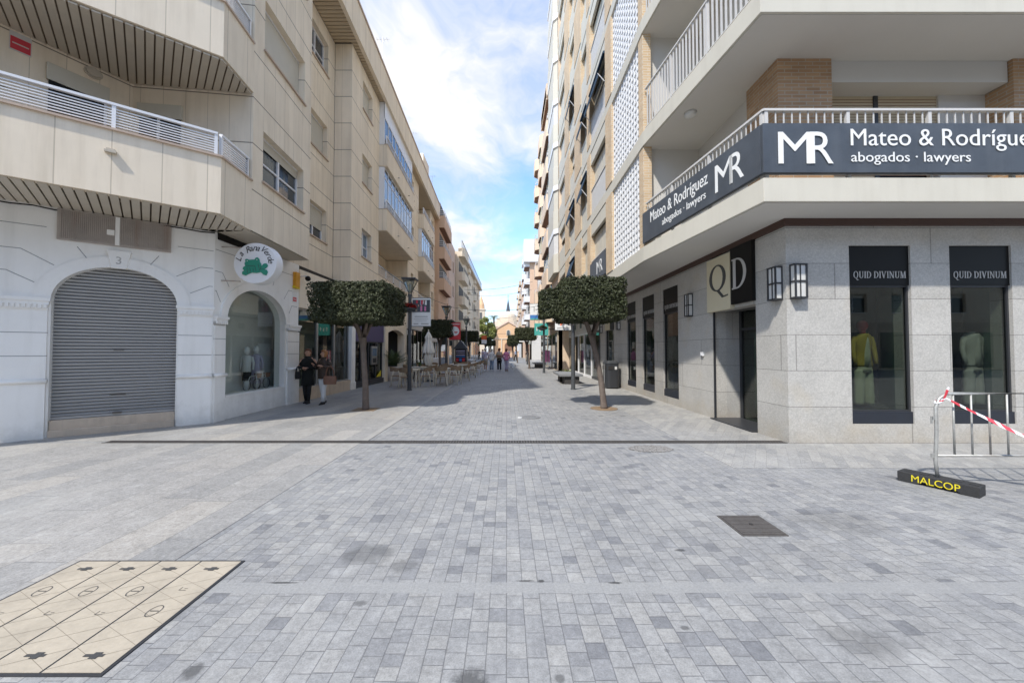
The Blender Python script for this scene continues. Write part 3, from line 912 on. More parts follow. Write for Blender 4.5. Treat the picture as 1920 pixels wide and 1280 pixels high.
LO = FO.u.dot(Vector((3.43, 9.17, 0)) - FO.o)
FB = Fr(3.87, 5.48, 1, 0, 1)
for k in range(4):
    z = Z0 + FH * k + .36
    if k == 0: sp, ww = .10, .018
    else: sp, ww = .115, .045
    rail(FO, .05, LO - .05, -.07, z + .10, z + 1.09, sp, ww, .1, rb, 1.22)
    rail(FB, .05, 10, -.07, z + .10, z + 1.09, .125 if k == 0 else sp, ww, .1, rb, 1.25)

# lattice screens
for k in range(5):
    z = Z0 + FH * k + .36; zt = Z0 + FH * (k + 1); y0, y1 = 9.47, 11.82
    mb = MB(FU); mb.box(y0, y1, -.30, -.25, z, zt); mb.build('screen_back', M['backw'], rb)
    mb = MB(FU); nc, nr = 11, 13; cw, ch = (y1 - y0) / nc, (zt - z) / nr
    for i in range(nc + 1): q = y0 + cw * i; mb.box(max(q - .026, y0), min(q + .026, y1), -.16, -.05, z, zt)
    for j in range(nr + 1): q = z + ch * j; mb.box(y0, y1, -.158, -.052, max(q - .024, z), min(q + .024, zt))
    for i in range(nc):
        for j in range(nr):
            cx, cz = y0 + cw * (i + .5), z + ch * (j + .5); a, b = cw * .5, ch * .5
            if (i + j) % 2: mb.plate([(cx - a * .75, cz - b * .2), (cx - a * .2, cz - b * .75), (cx + a * .75, cz + b * .2), (cx + a * .2, cz + b * .75)], -.14, -.07)
            else: mb.plate([(cx - a * .2, cz + b * .75), (cx - a * .75, cz + b * .2), (cx + a * .2, cz - b * .75), (cx + a * .75, cz - b * .2)], -.14, -.07)
    mb.build('lattice_screen', M['lattice'], rb, merge=False)
    mb = MB(FU); mb.box(11.82, 12.55, -.4, .02, z, zt); mb.build('brick_pier', M['brick'], rb)

# window bays of the street facade
bays = [('A', 12.55, 14.9), ('B', 15.45, 16.7), ('C', 18.3, 19.8), ('D', 21.4, 23.9)]
piers = [(14.9, 15.45), (16.7, 18.3), (19.8, 21.4)]
for a, b in piers:
    mb = MB(FU)
    for k in range(TOP): mb.box(a, b, -.5, .02, Z0 + FH * k + .36, Z0 + FH * (k + 1))
    mb.build('brick_pier', M['brick'], rb)
for nm, a, b in bays:
    for k in range(TOP):
        z = Z0 + FH * k + .36; zt = Z0 + FH * (k + 1); rnd = random.Random(k * 7 + ord(nm))
        mb = MB(FU)
        mb.box(a, b, -.12, -.02, zt - .5, zt, 0)
        mb.box(a, b, -.42, -.36, z, zt - .5, 3)
        if nm == 'A':
            bl = .55 if k < 2 else rnd.uniform(.1, .9)
            mid = (a + b) / 2
            mb.box(a, mid - .03, -.22, -.18, z + bl, zt - .5, 1); mb.box(mid + .03, b, -.22, -.18, z + bl + (.1 if k else .5), zt - .5, 1)
            mb.box(mid - .03, mid + .03, -.35, -.28, z, zt - .5, 2)
            mb.box(a, b, -.30, -.27, z, z + .12, 2)
        else:
            bl = rnd.choice((.05, .1, .3, .9))
            mb.box(a, b, -.2, -.16, z + .85 + bl * .7, zt - .5, 1)
            mb.box(a, b, -.12, -.02, z, z + .85, 0)
        mb.build('window', [M['concrete'], M['blind'], M['pvc'], M['winglass']], rb)
        if nm == 'A': rail(FU, a + .01, b - .01, -.05, z + .06, z + 1.0, .165, .13, .05, rb, 5)
        if (nm, k) in (('A', 2), ('B', 2), ('B', 1), ('C', 1), ('C', 0), ('C', 3)):
            mb = MB(FU); q0, q1 = a + .05, b - .05; zz = zt - .55 if nm == 'A' else zt - .45
            pr = .26 if nm == 'A' else .24
            mb.fpts([(q0, .0, zz), (q1, .0, zz), (q1, pr, zz - .75), (q0, pr, zz - .75)]); mb.fpts([(q0, .0, zz - .03), (q1, .0, zz - .03), (q1, pr, zz - .78), (q0, pr, zz - .78)])
            mb.box(q0, q1, pr - .01, pr + .005, zz - .93, zz - .75)
            mb.tube([FU.p(q0, .03, zz), FU.p(q1, .03, zz)], .05, 8)
            aw = mb.build('awning', M['awning'], rb)
            for q in (q0, q1): mb = MB(FU); mb.tube([FU.p(q, .02, zz - 1.05), FU.p(q, pr, zz - .77)], .014, 6); mb.build('awning_arm', M['pvc'], aw)
# far end: white enclosed balconies that jut out
mb = MB(FU); mb.box(23.9, YEND, -.5, -.02, 4.1, Z0 + FH * TOP); mb.build('end_wall', M['salmon'], rb)
for k in range(TOP - 1):
    z = Z0 + FH * k
    if k < 1: continue
    mb = MB(); mb.prism([(3.42, 24.1), (3.12, 24.4), (3.12, 27.6), (3.42, 27.9)], z + .02, z + 1.25); e = mb.build('enclosed_balcony', M['concrete'], rb)
    mb = MB(); mb.prism([(3.42, 24.2), (3.17, 24.5), (3.17, 27.5), (3.42, 27.8)], z + 1.25, z + 2.6); mb.build('glazing', M['backw'] if k % 3 == 1 else M['blind'], e)
    mb = MB(); mb.prism([(3.42, 24.1), (3.12, 24.4), (3.12, 27.6), (3.42, 27.9)], z + 2.6, z + 2.93); mb.build('lintel', M['pvc'], e)
# solid core so that the block casts a real shadow
mb = MB(); mb.box(5.15, 14, 9.5, YEND, 3.8, Z0 + FH * TOP); mb.box(4.0, 5.15, 12.0, YEND, 4.15, Z0 + FH * TOP); mb.box(6.3, 14, 7.6, 9.5, 0, Z0 + FH * TOP); mb.box(5.9, 14, 12, YEND, 0, 3.8)
mb.build('core', M['backw'], rb)
done()

# glass shopfront beyond the granite
t = thing('glass_shopfront', 'white framed glass shopfront with sun on its panes past the granite wall', 'shopfront', (4.73, 18.6, 0), world=True)
mb = MB(FS); mb.box(12.4, 21.8, -.1, .02, 2.6, 3.66); fas = mb.build('fascia', M['backw'], t)
for i in range(5):
    a = 12.7 + i * 1.85
    mb = MB(FS); mb.box(a, a + 1.1, .02, .06, 2.75, 3.5, 0); mb.box(a + .3, a + .8, .06, .07, 2.95, 3.3, 1); mb.build('fascia_sign', [M['plaster'], M['dark']], fas)
for i in range(5):
    a = 12.42 + i * 1.87
    mb = MB(FS); mb.box(a, a + .09, -.1, .03, 0, 2.6); mb.box(a + .09, a + 1.87, -.08, .01, 2.5, 2.6); mb.box(a + .09, a + 1.87, -.08, .01, 0, .14)
    fr_ = mb.build('pane_frame', M['pvc'] if i else M['dark'], t)
    mb = MB(FS); mb.box(a + .09, a + 1.87, -.04, -.03, .14, 2.5); mb.build('pane', M['shopglass'], fr_)
mb = MB(FS); mb.box(12.4, 21.8, -1.15, -1.1, 0, 2.6); mb.box(12.4, 21.8, -1.1, -.1, 2.58, 2.62); mb.build('interior', M['innergrey'], t)
mb = MB(FS)
for i in range(14):
    a = 12.7 + i * .62; mb.box(a, a + .35, -.9, -.5, .15, random.uniform(.5, 1.6), i % 3)
mb.build('displayed_goods', [M['innergreen'], M['plaster'], M['tan']], t)
done()


# corner and wall lanterns
def lantern(fr, s, z, label, w_=.21):
    P = fr.p(s, 0, z)
    t = thing('wall_lantern', label, 'wall lantern', (P.x, P.y, P.z), group='wall lanterns on the granite walls', world=True)
    h = .58; d = .12
    mb = MB(fr); mb.box(s - w_ / 2 + .012, s + w_ / 2 - .012, .0, d - .01, z + .012, z + h - .012); mb.build('glass', M['lampg'], t)
    mb = MB(fr); e = .026
    for q in (s - w_ / 2, s + w_ / 2 - e): mb.box(q, q + e, d - .012, d + .008, z, z + h); mb.box(q, q + e, 0, .02, z, z + h)
    mb.box(s - w_ * .08, s - w_ * .08 + .012, d - .010, d + .006, z, z + h)
    for zz in (z, z + h * .47, z + h - e):
        mb.box(s - w_ / 2 + .0005, s + w_ / 2 - .0005, 0.0, d + .006, zz, zz + e)
    mb.build('cage', M['dark'], t, merge=False); done()


lantern(FF, .16, 2.42, 'black caged wall lantern on the crossing side of the granite corner')
lantern(FS, .18, 2.42, 'black caged wall lantern on the street side of the granite corner')
lantern(FS, 3.22, 2.42, 'black caged wall lantern between the shop entrance and the narrow windows')
lantern(FS, 9.2, 2.42, 'black caged wall lantern between the narrow windows and the litter bin')
lantern(FS, 12.05, 2.42, 'black caged wall lantern farthest down the granite wall')

# shop sign over the entrance
t = thing('shop_sign', 'cream and black square sign with serif letters over the shop entrance', 'sign', (4.73, 7.6, 2.4), world=True)
mb = MB(FS); mb.box(1.42, 2.30, .001, .09, 2.42, 3.60); a_ = mb.build('cream_panel', M['creamsign'], t)
mb = MB(FS); mb.box(.76, 1.42, .001, .075, 2.50, 3.659); b_ = mb.build('black_panel', M['black'], t)
f2 = Fr(*(FS.p(2.30, 0, 0)[:2]), 0, -1, 1)
serif_text('Q', f2, .10, 2.86, .56, .68, .09, M['letterd'], a_)
serif_text('D', f2, .92, 2.80, .62, .50, .075, M['letterg'], b_)
done()

# law office sign boards
t = thing('law_office_sign', 'long slate grey sign board on the balcony rail facing the crossing', 'sign', (3.87, 5.4, 4.2), world=True)
mb = MB(FB); mb.box(-.02, 9.5, -.03, .03, 4.215, 4.965); bo = mb.build('board', M['signgrey'], t, bevel=.004)
yf = 5.445
for txt, x0, z0, wd, h in (('M', 4.07, 4.345, .50, .48), ('R', 4.55, 4.345, .34, .48), ('Mateo & Rodríguez', 5.16, 4.535, 2.84, .335), ('abogados · lawyers', 5.16, 4.325, 1.79, .195)):
    textmesh(txt, (x0, yf - (.004 if txt == 'R' else 0), z0), (1, 0, 0), (0, 0, 1), wd, h, M['letter'], bo)
done()
t = thing('law_office_sign', 'slate grey sign board slanting away along the street side of the balcony', 'sign', (3.6, 7, 4.2), world=True)
mb = MB(FO); mb.box(.02, LO - .02, -.03, .03, 4.215, 4.965); bo = mb.build('board', M['signgrey'], t, bevel=.004)
for txt, s0, z0, wd, h in (('M', 1.02, 4.345, .42, .48), ('R', .66, 4.345, .31, .48), ('Mateo & Rodríguez', 3.3, 4.535, 2.08, .335), ('abogados · lawyers', 2.78, 4.325, 1.5, .195)):
    textmesh(txt, FO.p(s0, .03, z0), -FO.u, (0, 0, 1), wd, h, M['letter'], bo)
done()
t = thing('law_office_sign', 'small slate grey sign board on the first floor window railing beyond the white screen', 'sign', (3.4, 13.5, 4.2), world=True)
mb = MB(FU); mb.box(12.6, 14.85, .0, .05, 4.2, 5.0); bo = mb.build('board', M['signgrey'], t)
for txt, s0, wd in (('M', 13.75, .5), ('R', 13.3, .38)): textmesh(txt, FU.p(s0, .05, 4.4), (0, -1, 0), (0, 0, 1), wd, .45, M['letter'], bo)
done()


# ================================================================ LEFT: white arched shop
LC = Fr(-6.33, 7.93, -2.23, -1.70, -1)    # corner face, s runs to the left
LS = Fr(-6.33, 7.93, .02, 1, 1)           # street face


def arc_pts(c, a, zs, b, n=24, t0=0., t1=math.pi):
    return [(c - a * math.cos(t0 + (t1 - t0) * i / n), zs + b * math.sin(t0 + (t1 - t0) * i / n)) for i in range(n + 1)]


def arch_wall(mb, s0, s1, zt, c, a, zs, b, zb, th=.3):
    fp = mb.fpts
    fp([(s0, 0, 0), (c - a, 0, 0), (c - a, 0, zt), (s0, 0, zt)]); fp([(c + a, 0, 0), (s1, 0, 0), (s1, 0, zt), (c + a, 0, zt)])
    if zb > 0: fp([(c - a, 0, 0), (c + a, 0, 0), (c + a, 0, zb), (c - a, 0, zb)]); fp([(c - a, 0, zb), (c + a, 0, zb), (c + a, -th, zb), (c - a, -th, zb)])
    ar = arc_pts(c, a, zs, b)
    for (p, q), (r, t) in zip(ar[:-1], ar[1:]):
        fp([(p, 0, q), (r, 0, t), (r, 0, zt), (p, 0, zt)]); fp([(p, 0, q), (r, 0, t), (r, -th, t), (p, -th, q)])
    for q in (c - a, c + a): fp([(q, 0, zb), (q, 0, zs), (q, -th, zs), (q, -th, zb)])


def ringp(mb, c, a0, b0, a1, b1, zs, n0, n1, m=0):
    i0, i1 = arc_pts(c, a0, zs, b0), arc_pts(c, a1, zs, b1)
    for i in range(len(i0) - 1): mb.plate([i0[i], i0[i + 1], i1[i + 1], i1[i]], n0, n1, m)


def line_groove(mb, p, q, w=.012, m=1, n=.0):
    d_ = Vector((q[0] - p[0], q[1] - p[1])).normalized(); e = Vector((-d_.y, d_.x)) * w / 2
    mb.plate([(p[0] - e.x, p[1] - e.y), (q[0] - e.x, q[1] - e.y), (q[0] + e.x, q[1] + e.y), (p[0] + e.x, p[1] + e.y)], n, n + .003, m)


ZW = 4.12
t = thing('arched_shopfront', 'white rusticated corner shopfront with a closed grey roller shutter under an arch', 'shopfront', (-6.33, 7.93, 0), world=True)
cC, aC, zsC, bC = 1.43, .84, 2.46, .68
mb = MB(LC); arch_wall(mb, 0, 5.2, ZW, cC, aC, zsC, bC, 0)
for sg in (-1, 1):       # cut-stone joints round the arch
    for (d0, z0, d1, z1, d2) in ((1.04, 2.75, 1.35, 2.93, 1.9), (.82, 3.08, 1.2, 3.32, 1.9), (.42, 3.25, .55, 3.46, None)):
        line_groove(mb, (cC + sg * d0, z0), (cC + sg * d1, z1))
        if d2 and not (sg < 0 and cC - d2 < 0): line_groove(mb, (cC + sg * d1, z1), (cC + sg * d2, z1))
        elif d2: line_groove(mb, (cC + sg * d1, z1), (.02, z1))
line_groove(mb, (.02, 3.7), (.6, 3.7)); line_groove(mb, (2.35, 3.75), (5, 3.75))
wl = mb.build('wall', [M['white'], M['groove']], t)
mb = MB(LC); ringp(mb, cC, aC - .0, bC, aC + .21, bC + .20, zsC, -.02, .035); mb.build('archivolt', M['white'], t)
mb = MB(LC); mb.plate([(cC - .10, 3.12), (cC + .10, 3.12), (cC + .165, 3.46), (cC - .165, 3.46)], 0, .07); ks = mb.build('keystone', M['white'], t, bevel=.006)
textmesh('3', LC.p(cC + .04, .07, 3.2), -LC.u, (0, 0, 1), None, .14, M['letterg'], ks, name='house_number', ext=.004)
for a, b, nm in ((.02, .56, ''), (2.30, 2.95, '')):
    mb = MB(LC); mb.box(a, b, 0, .05, .0, .97); mb.box(a, b, 0, .04, 1.05, 2.27)
    for zz in (1.45, 1.86): mb.box(a - .001, b + .001, .0, .043, zz, zz + .012, 1)
    mb.build('pillar', [M['white'], M['groove']], t)
    mb = MB(LC); mb.tube([LC.p(a - .02, .05, 1.01), LC.p(b + .02, .05, 1.01)], .04, 12); mb.build('pillar_moulding', M['white'], t, smooth=True)
    mb = MB(LC); mb.box(a - .04, b + .04, 0, .09, 2.42, 2.48); mb.box(a - .02, b + .02, 0, .07, 2.36, 2.42); mb.box(a - .005, b + .005, 0, .058, 2.30, 2.36); mb.box(a - .01, b + .01, 0, .055, 2.27, 2.30)
    q = a
    while q < b - .02: mb.box(q, q + .035, 0, .085, 2.30, 2.36); q += .06
    mb.build('capital', M['white'], t, merge=False)
# shutter: corrugated sheet
mb = MB(LC); z = .34; hh = .062
while z < 3.16:
    for q in range(4):
        d0, d1 = (-.16, -.125, -.118, -.155)[q], (-.125, -.118, -.155, -.16)[q]
        f0, f1 = (0, .22, .55, .95)[q], (.22, .55, .95, 1.)[q]
        mb.fpts([(cC - aC - .02, d0, z + hh * f0), (cC + aC + .02, d0, z + hh * f0), (cC + aC + .02, d1, z + hh * f1), (cC - aC - .02, d1, z + hh * f1)])
    z += hh
mb.box(cC - aC, cC + aC, -.17, -.10, .305, .345)
sh = mb.build('roller_shutter', M['shutter'], t)
mb = MB(LC); mb.box(cC - .06, cC + .06, -.10, -.07, .345, .375); mb.box(cC - .11, cC + .11, -.125, -.108, .70, .712); mb.box(cC - .07, cC + .07, -.125, -.108, 1.55, 1.565); mb.build('lock', M['iron'], sh)
mb = MB(LC); mb.box(cC - aC + .005, cC + aC - .005, -.3, -.02, 0, .30); mb.box(cC - aC + .005, cC + aC - .005, -.3, .03, .0, .13); mb.build('step', M['marble'], t, bevel=.01)
# vent
mb = MB(LC); mb.box(.70, 2.22, 0, .05, 3.55, 4.11, 0)
for q in range(58):
    if abs(q - 28.5) < 1.2: continue
    mb.box(.73 + q * .0252, .742 + q * .0252, .05, .062, 3.58, 4.08, 0)
mb.box(1.43, 1.49, .05, .068, 3.56, 4.10, 1); mb.box(1.50, 1.60, .05, .075, 3.74, 3.84, 1)
mb.build('vent_grille', [M['rust'], M['white']], t, merge=False)
mb = MB(LC); pts = [LC.p(s, .03 + .02 * math.sin(s * 3), ZW - .03 - .025 * math.sin(s * 5) ** 2) for s in [i * .25 for i in range(20)]]; mb.tube(pts, .012, 6); mb.build('wall_cable', M['black'], t)
done()

t = thing('arched_shopfront', 'white arched shop window facing the street with child mannequins on display', 'shopfront', (-6.33, 9.4, 0), world=True)
cS, aS, zsS, bS = 1.42, 1.07, 2.28, .78
mb = MB(LS); arch_wall(mb, 0, 3.12, ZW, cS, aS, zsS, bS, .53)
for sg in (-1, 1):
    for (d0, z0, d1, z1, d2) in ((1.24, 2.62, 1.36, 2.85, 1.62), (1.0, 3.0, 1.2, 3.28, 1.62), (.52, 3.3, .66, 3.75, None)):
        line_groove(mb, (cS + sg * d0, z0), (cS + sg * d1, z1))
        if d2: line_groove(mb, (cS + sg * d1, z1), (max(.02, min(3.1, cS + sg * d2)), z1))
line_groove(mb, (cS - .02, 3.27), (cS - .02, 3.6)); line_groove(mb, (.02, 3.75), (3.1, 3.75))
mb.build('wall', [M['white'], M['groove']], t)
mb = MB(LS); ringp(mb, cS, aS, bS, aS + .19, bS + .19, zsS, -.02, .035); mb.build('archivolt', M['white'], t)
for a, b in ((0.0, .30), (2.56, 3.12)):
    mb = MB(LS); mb.box(a, b, 0, .05, .0 if a < 1 else .0, .97); mb.box(a, b, 0, .04, 1.05, 2.10)
    for zz in (1.45, 1.80): mb.box(a, b, .0, .043, zz, zz + .012, 1)
    mb.build('pillar', [M['white'], M['groove']], t)
    mb = MB(LS); mb.tube([LS.p(a, .05, 1.01), LS.p(b + .02, .05, 1.01)], .04, 12); mb.build('pillar_moulding', M['white'], t, smooth=True)
    mb = MB(LS); mb.box(a, b + .04, 0, .09, 2.24, 2.30); mb.box(a, b + .02, 0, .07, 2.19, 2.24); mb.box(a, b + .005, 0, .058, 2.13, 2.19)
    q = a
    while q < b - .02: mb.box(q, q + .03, 0, .085, 2.13, 2.19); q += .055
    mb.build('capital', M['white'], t, merge=False)
mb = MB(LS); mb.box(cS - aS, cS + aS, -.28, .02, .50, .535); wf = mb.build('window_ledge', M['white'], t)
mb = MB(LS); P_ = arc_pts(cS, aS, zsS, bS); mb.plate([(cS - aS, .535)] + P_ + [(cS + aS, .535)], -.155, -.15); mb.build('pane', M['clearglass'], wf)
mb = MB(LS); mb.box(cS - 1.2, cS + 1.66, -1.9, -1.85, .4, 3.3); mb.box(cS - 1.25, cS - 1.2, -1.9, -.301, .4, 3.3); mb.box(cS + 1.62, cS + 1.66, -1.85, -.301, .4, 3.3); mb.box(cS - 1.25, cS + 1.66, -1.85, -.301, 3.25, 3.3)
mb.build('display_room', M['innergrey'], t)
mb = MB(LS); mb.box(cS - 1.2, cS + 1.62, -1.85, -.301, .38, .52); mb.build('display_floor', M['backw'], t)
mb = MB(LS); mb.box(cS + 1.0, cS + 1.5, -1.2, -.7, .52, 1.75); mb.box(cS - .3, cS + .5, -1.3, -1.2, .52, 1.1); mb.build('display_plinth', M['pvc'], t)
mb = MB(LS)
for q in range(40): mb.ball(LS.p(cS + 1.0 + random.random() * .5, -1.1 + random.random() * .3, 1.75 + random.random() * .22), .05, .05, .06, 6)
mb.build('display_plant', M['leaf'], t, smooth=True, merge=False, recalc=False)
mb = MB(LS); mb.box(cS - .85, cS - .25, -.9, -.87, 2.05, 2.42, 0); mb.box(cS - .8, cS - .3, -.87, -.865, 2.22, 2.25, 1); mb.box(cS - .72, cS - .4, -.87, -.865, 2.14, 2.16, 1); mb.build('hanging_notice', [M['plaster'], M['letterg']], t)
done()
for k, (s0, n0, hgt, cl, lb) in enumerate(((1.70, -.50, 1.12, 'wcloth', 'white child mannequin in a white shirt and dark shorts in the arched window'), (2.08, -.52, 1.15, 'lilac', 'white child mannequin in a long pale dress in the arched window'))):
    p0 = LS.p(s0, n0, .52)
    t = thing('child_mannequin', lb, 'mannequin', p0, group='child mannequins in the arched window')
    mb = MB(); h = hgt
    mb.ball((0, 0, h - .09), .075, .075, .1); mb.loft([((0, 0, h - .2), .03, .03), ((0, 0, h - .15), .03, .03)], 8)
    mb.loft([((0, 0, .0), .05, .04), ((0, 0, h * .4), .08, .07)], 10)
    mb.build('body', M['pvc'], t, smooth=True)
    mb = MB(); mb.loft([((0, 0, h * (.12 if k else .42)), .17 if k else .11, .13 if k else .09), ((0, 0, h * .6), .10, .08), ((0, 0, h * .76), .13, .08), ((0, 0, h * .81), .05, .05)], 12)
    for sg in (-1, 1): mb.tube([(sg * .12, 0, h * .77), (sg * .16, .02, h * .62), (sg * .17, -.01, h * .47)], [.035, .03, .02], 8)
    mb.build('outfit', M[cl], t, smooth=True)
    if k == 0: mb = MB(); mb.loft([((0, 0, h * .22), .10, .09), ((0, 0, h * .43), .11, .09)], 10); mb.build('shorts', M['black2'], t, smooth=True)
    # toy bicycle before it
    t = thing('toy_bicycle', ('small toy bicycle with a wicker basket in front of the shirted mannequin', 'small toy bicycle with a brown basket in front of the dressed mannequin')[k], 'toy bicycle', LS.p(s0 - .1, n0 + .22, .53), group='toy bicycles in the arched window')
    for sy in (-.2, .2):
        mb = MB(); mb.tube([(.0, sy + .14 * math.cos(a * math.pi / 8), .145 + .14 * math.sin(a * math.pi / 8)) for a in range(17)], .008, 5, caps=False); mb.build('wheel', M['dark'], t)
    mb = MB(); mb.tube([(0, -.2, .15), (0, -.08, .35), (0, .14, .37), (0, .2, .15)], .01, 6); mb.tube([(0, .14, .37), (0, .14, .45), (.07, .12, .46)], .008, 6); mb.build('frame', M['wcloth'], t)
    mb = MB(); mb.loft([((0, .22, .3), .07, .06), ((0, .22, .42), .09, .08)], 10); mb.build('basket', M['tan'], t)
done()

# round frog sign
t = thing('round_shop_sign', 'white round projecting shop sign with black script and a green frog', 'sign', (-5.5, 8.0, 3.46), world=True)
cx, cz, yf = -5.50, 3.46, 8.0
FG = Fr(cx, yf, 1, 0, 1)
mb = MB(FG); mb.plate([(.47 * math.cos(R(a)), cz + .445 * math.sin(R(a))) for a in range(0, 360, 8)], -.24, 0); dsk = mb.build('disc', M['pvc'], t, bevel=.01)
fx = lambda px, py: ((px - 600) / 1493 * 140 * 8 / 690 * .93 - .0, cz - (py - 590) / 1280 * 120 * 8 / 690 * .97)
frog = [(335, 780), (380, 745), (345, 715), (360, 675), (400, 655), (385, 600), (405, 560), (395, 520), (435, 505), (480, 525), (600, 520), (620, 485), (660, 475), (695, 510), (705, 560), (735, 610), (745, 665), (800, 605), (850, 600), (885, 640), (860, 685), (800, 720), (860, 735), (885, 780), (850, 850), (790, 830), (735, 780), (640, 800), (540, 790), (470, 820), (410, 850), (340, 830)]
mb = MB(FG); mb.plate([fx(*p) for p in frog], 0, .02)
fo = mb.build('frog_emblem', M['teal'], dsk)
mb = MB(FG)
for a, b in (((430, 655), (610, 655)), ((610, 655), (640, 770)), ((500, 690), (520, 780)), ((440, 690), (455, 800)), ((745, 665), (700, 760)), ((800, 720), (720, 720)), ((570, 700), (580, 780)), ((680, 620), (700, 700))):
    line_groove(mb, fx(*a), fx(*b), .008, 0, .019)
mb.build('emblem_line', M['dark'], dsk, merge=False)
mb = MB(FG)
for a in ((445, 548), (652, 525)): p = fx(*a); mb.box(p[0] - .008, p[0] + .008, .02, .024, p[1] - .008, p[1] + .008)
mb.build('emblem_eye', M['letter'], dsk)


def arc_text(txt, c, zc, r, a0, a1, h, par, f=FG, nn=.002):
    for i, ch in enumerate(txt):
        if ch == ' ': continue
        a = R(a0 + (a1 - a0) * i / max(1, len(txt) - 1))
        Rv = f.u * math.sin(a) + Vector((0, 0, -math.cos(a))); Uv = f.u * math.cos(a) + Vector((0, 0, math.sin(a)))
        hh = h * (1.45 if ch.isupper() or ch == 'd' else 1)
        P = f.p(c + (r) * math.cos(a), nn, zc + r * math.sin(a)) - Rv * .03
        textmesh(ch, P, Rv, Uv, None, hh, M['letterd'], par, ext=.004, shear=.35)


arc_text('La', 0, cz, .31, 168, 148, .085, dsk)
arc_text('Rana', 0, cz, .27, 122, 80, .088, dsk)
arc_text('Verde', 0, cz, .29, 58, 6, .085, dsk)
mb = MB()
for zz in (3.80, 3.05): mb.tube([(-6.33, 8.12, zz + .05), (-5.9, 8.12, zz + .03)], .014, 8)
mb.build('bracket', M['rust'], t); done()
# alarm box, sticker, camera
t = thing('alarm_box', 'orange and white alarm siren box high on the white wall beside the pavement tree', 'alarm box', LS.p(2.95, 0, 3.5), world=True)
mb = MB(LS); mb.box(2.82, 3.02, .0, .10, 3.42, 3.86, 0); mb.box(2.80, 3.04, .0, .085, 3.38, 3.46, 1); mb.build('housing', [M['alarm'], M['yellow']], t, bevel=.01); done()
t = thing('security_camera', 'black dome security camera on a bracket under the cream overhang', 'camera', LS.p(3.2, 0, 3.7), world=True)
mb = MB(LS); mb.tube([LS.p(3.15, 0, 3.78), LS.p(3.15, .22, 3.80)], .02, 8); mb.build('arm', M['pvc'], t)
mb = MB(LS); mb.ball(LS.p(3.15, .26, 3.72), .08, .08, .08); mb.build('dome', M['black'], t, smooth=True); done()
t = thing('wall_notice', 'small red and white notice on the white wall below the alarm box', 'notice', LS.p(2.9, 0, 3.1), world=True)
mb = MB(LS); mb.box(2.80, 3.02, 0, .008, 2.96, 3.28, 1); mb.box(2.82, 3.0, .008, .011, 3.0, 3.12, 0); mb.box(2.84, 2.98, .011, .013, 3.05, 3.07, 1); mb.build('plate', [M['taper'], M['letter']], t); done()

# ================================================================ LEFT: cream apartment block
S1 = Fr(-5.53, 7.9, -.058, 1, 1)
S2 = Fr(-6.45, 10.52, -.02, 1, 1)
S3 = Fr(-5.86, 13.7, -.029, 1, 1)
lb = thing('apartment_block', 'cream stone panelled apartment block with beige shutters above the white arched shop', 'apartment building', (-6.33, 7.93, 0), world=True)
ZB, LF, ZR = 4.15, 3.03, 13.2
FP = [(-5.53, 7.9), (-5.44, 6.93), (-7.44, 5.40), (-10.2, 3.29)]       # balcony outline
FC = Fr(-5.44, 6.93, -2.0, -1.53, -1)


def wwin(fr, a, b, z0, z1, n, drop, parent, rev=.2, glass='winglass', sill=True, cols=2):
    mb = MB(fr); f = .045; n0, n1 = n - rev - .03, n - rev + .03; zb = z1 - (z1 - z0) * drop
    if drop < .97:
        mb.box(a, a + f, n0, n1, z0, zb); mb.box(b - f, b, n0, n1, z0, zb); mb.box(a + f, b - f, n0, n1, z0, z0 + f)
        for i in range(1, cols): q = a + (b - a) * i / cols; mb.box(q - .03, q + .03, n0, n1 + .004, z0 + f, zb)
        if z1 - z0 > 1.1 and cols > 1: mb.box(a + f, b - f, n0 + .004, n1 - .004, z0 + (z1 - z0) * .45, z0 + (z1 - z0) * .45 + .04)
    mb.box(a, b, n0 - .02, n1 + .01, z1 - .05, z1)
    w_ = mb.build('window', M['pvc'], parent, merge=False)
    mb = MB(fr); mb.box(a, b, n - rev - .02, n - rev - .01, z0, z1); mb.build('pane', M[glass], w_)
    if drop > .02:
        mb = MB(fr); z = zb
        while z < z1 - .06: mb.box(a + .01, b - .01, n - rev + .012, n - rev + .03, z, min(z + .038, z1 - .05)); z += .042
        mb.build('roller_blind', M['blind'], w_, merge=False)
    if sill:
        mb = MB(fr); mb.box(a - .04, b + .04, n - rev + .03, n + .05, z0 - .04, z0 - .001); mb.build('sill', M['sill'], w_)
    return w_


wz = [(5.39, 6.55), (8.43, 9.62), (11.48, 12.65)]
# S1
ops1 = [(.38, 2.24, a, b) for a, b in wz]
mb = MB(S1); wall(mb, 0, 2.63, ZB, 14.6, ops1)
mb.fpts([(2.63, 0, ZB), (2.63, -.95, ZB), (2.63, -.95, 14.6), (2.63, 0, 14.6)])
ops2 = [(1.35, 2.65, a, b) for a, b in wz]
mb.fr = S2; wall(mb, -.3, 3.19, ZB, ZR, ops2)
mb.fr = Fr(-6.5, 13.7, 1, 0, 1); mb.fpts([(0, 0, ZB), (.64, 0, ZB), (.64, 0, ZR), (0, 0, ZR)])
mb.fr = S3
b1a, b1b, b2a, b2b, s3e = 3.28, 8.9, 12.0, 16.6, 18.8
ops3 = [(1.15, 2.3, a, b) for a, b in wz]
wall(mb, 0, b1a, ZB, ZR, ops3); wall(mb, b1b, b2a, ZB, ZR, [(b1b + .9, b1b + 1.6, a, b) for a, b in wz]); wall(mb, b2b, s3e, ZB, ZR, [(b2b + .6, b2b + 1.5, a, b) for a, b in wz])
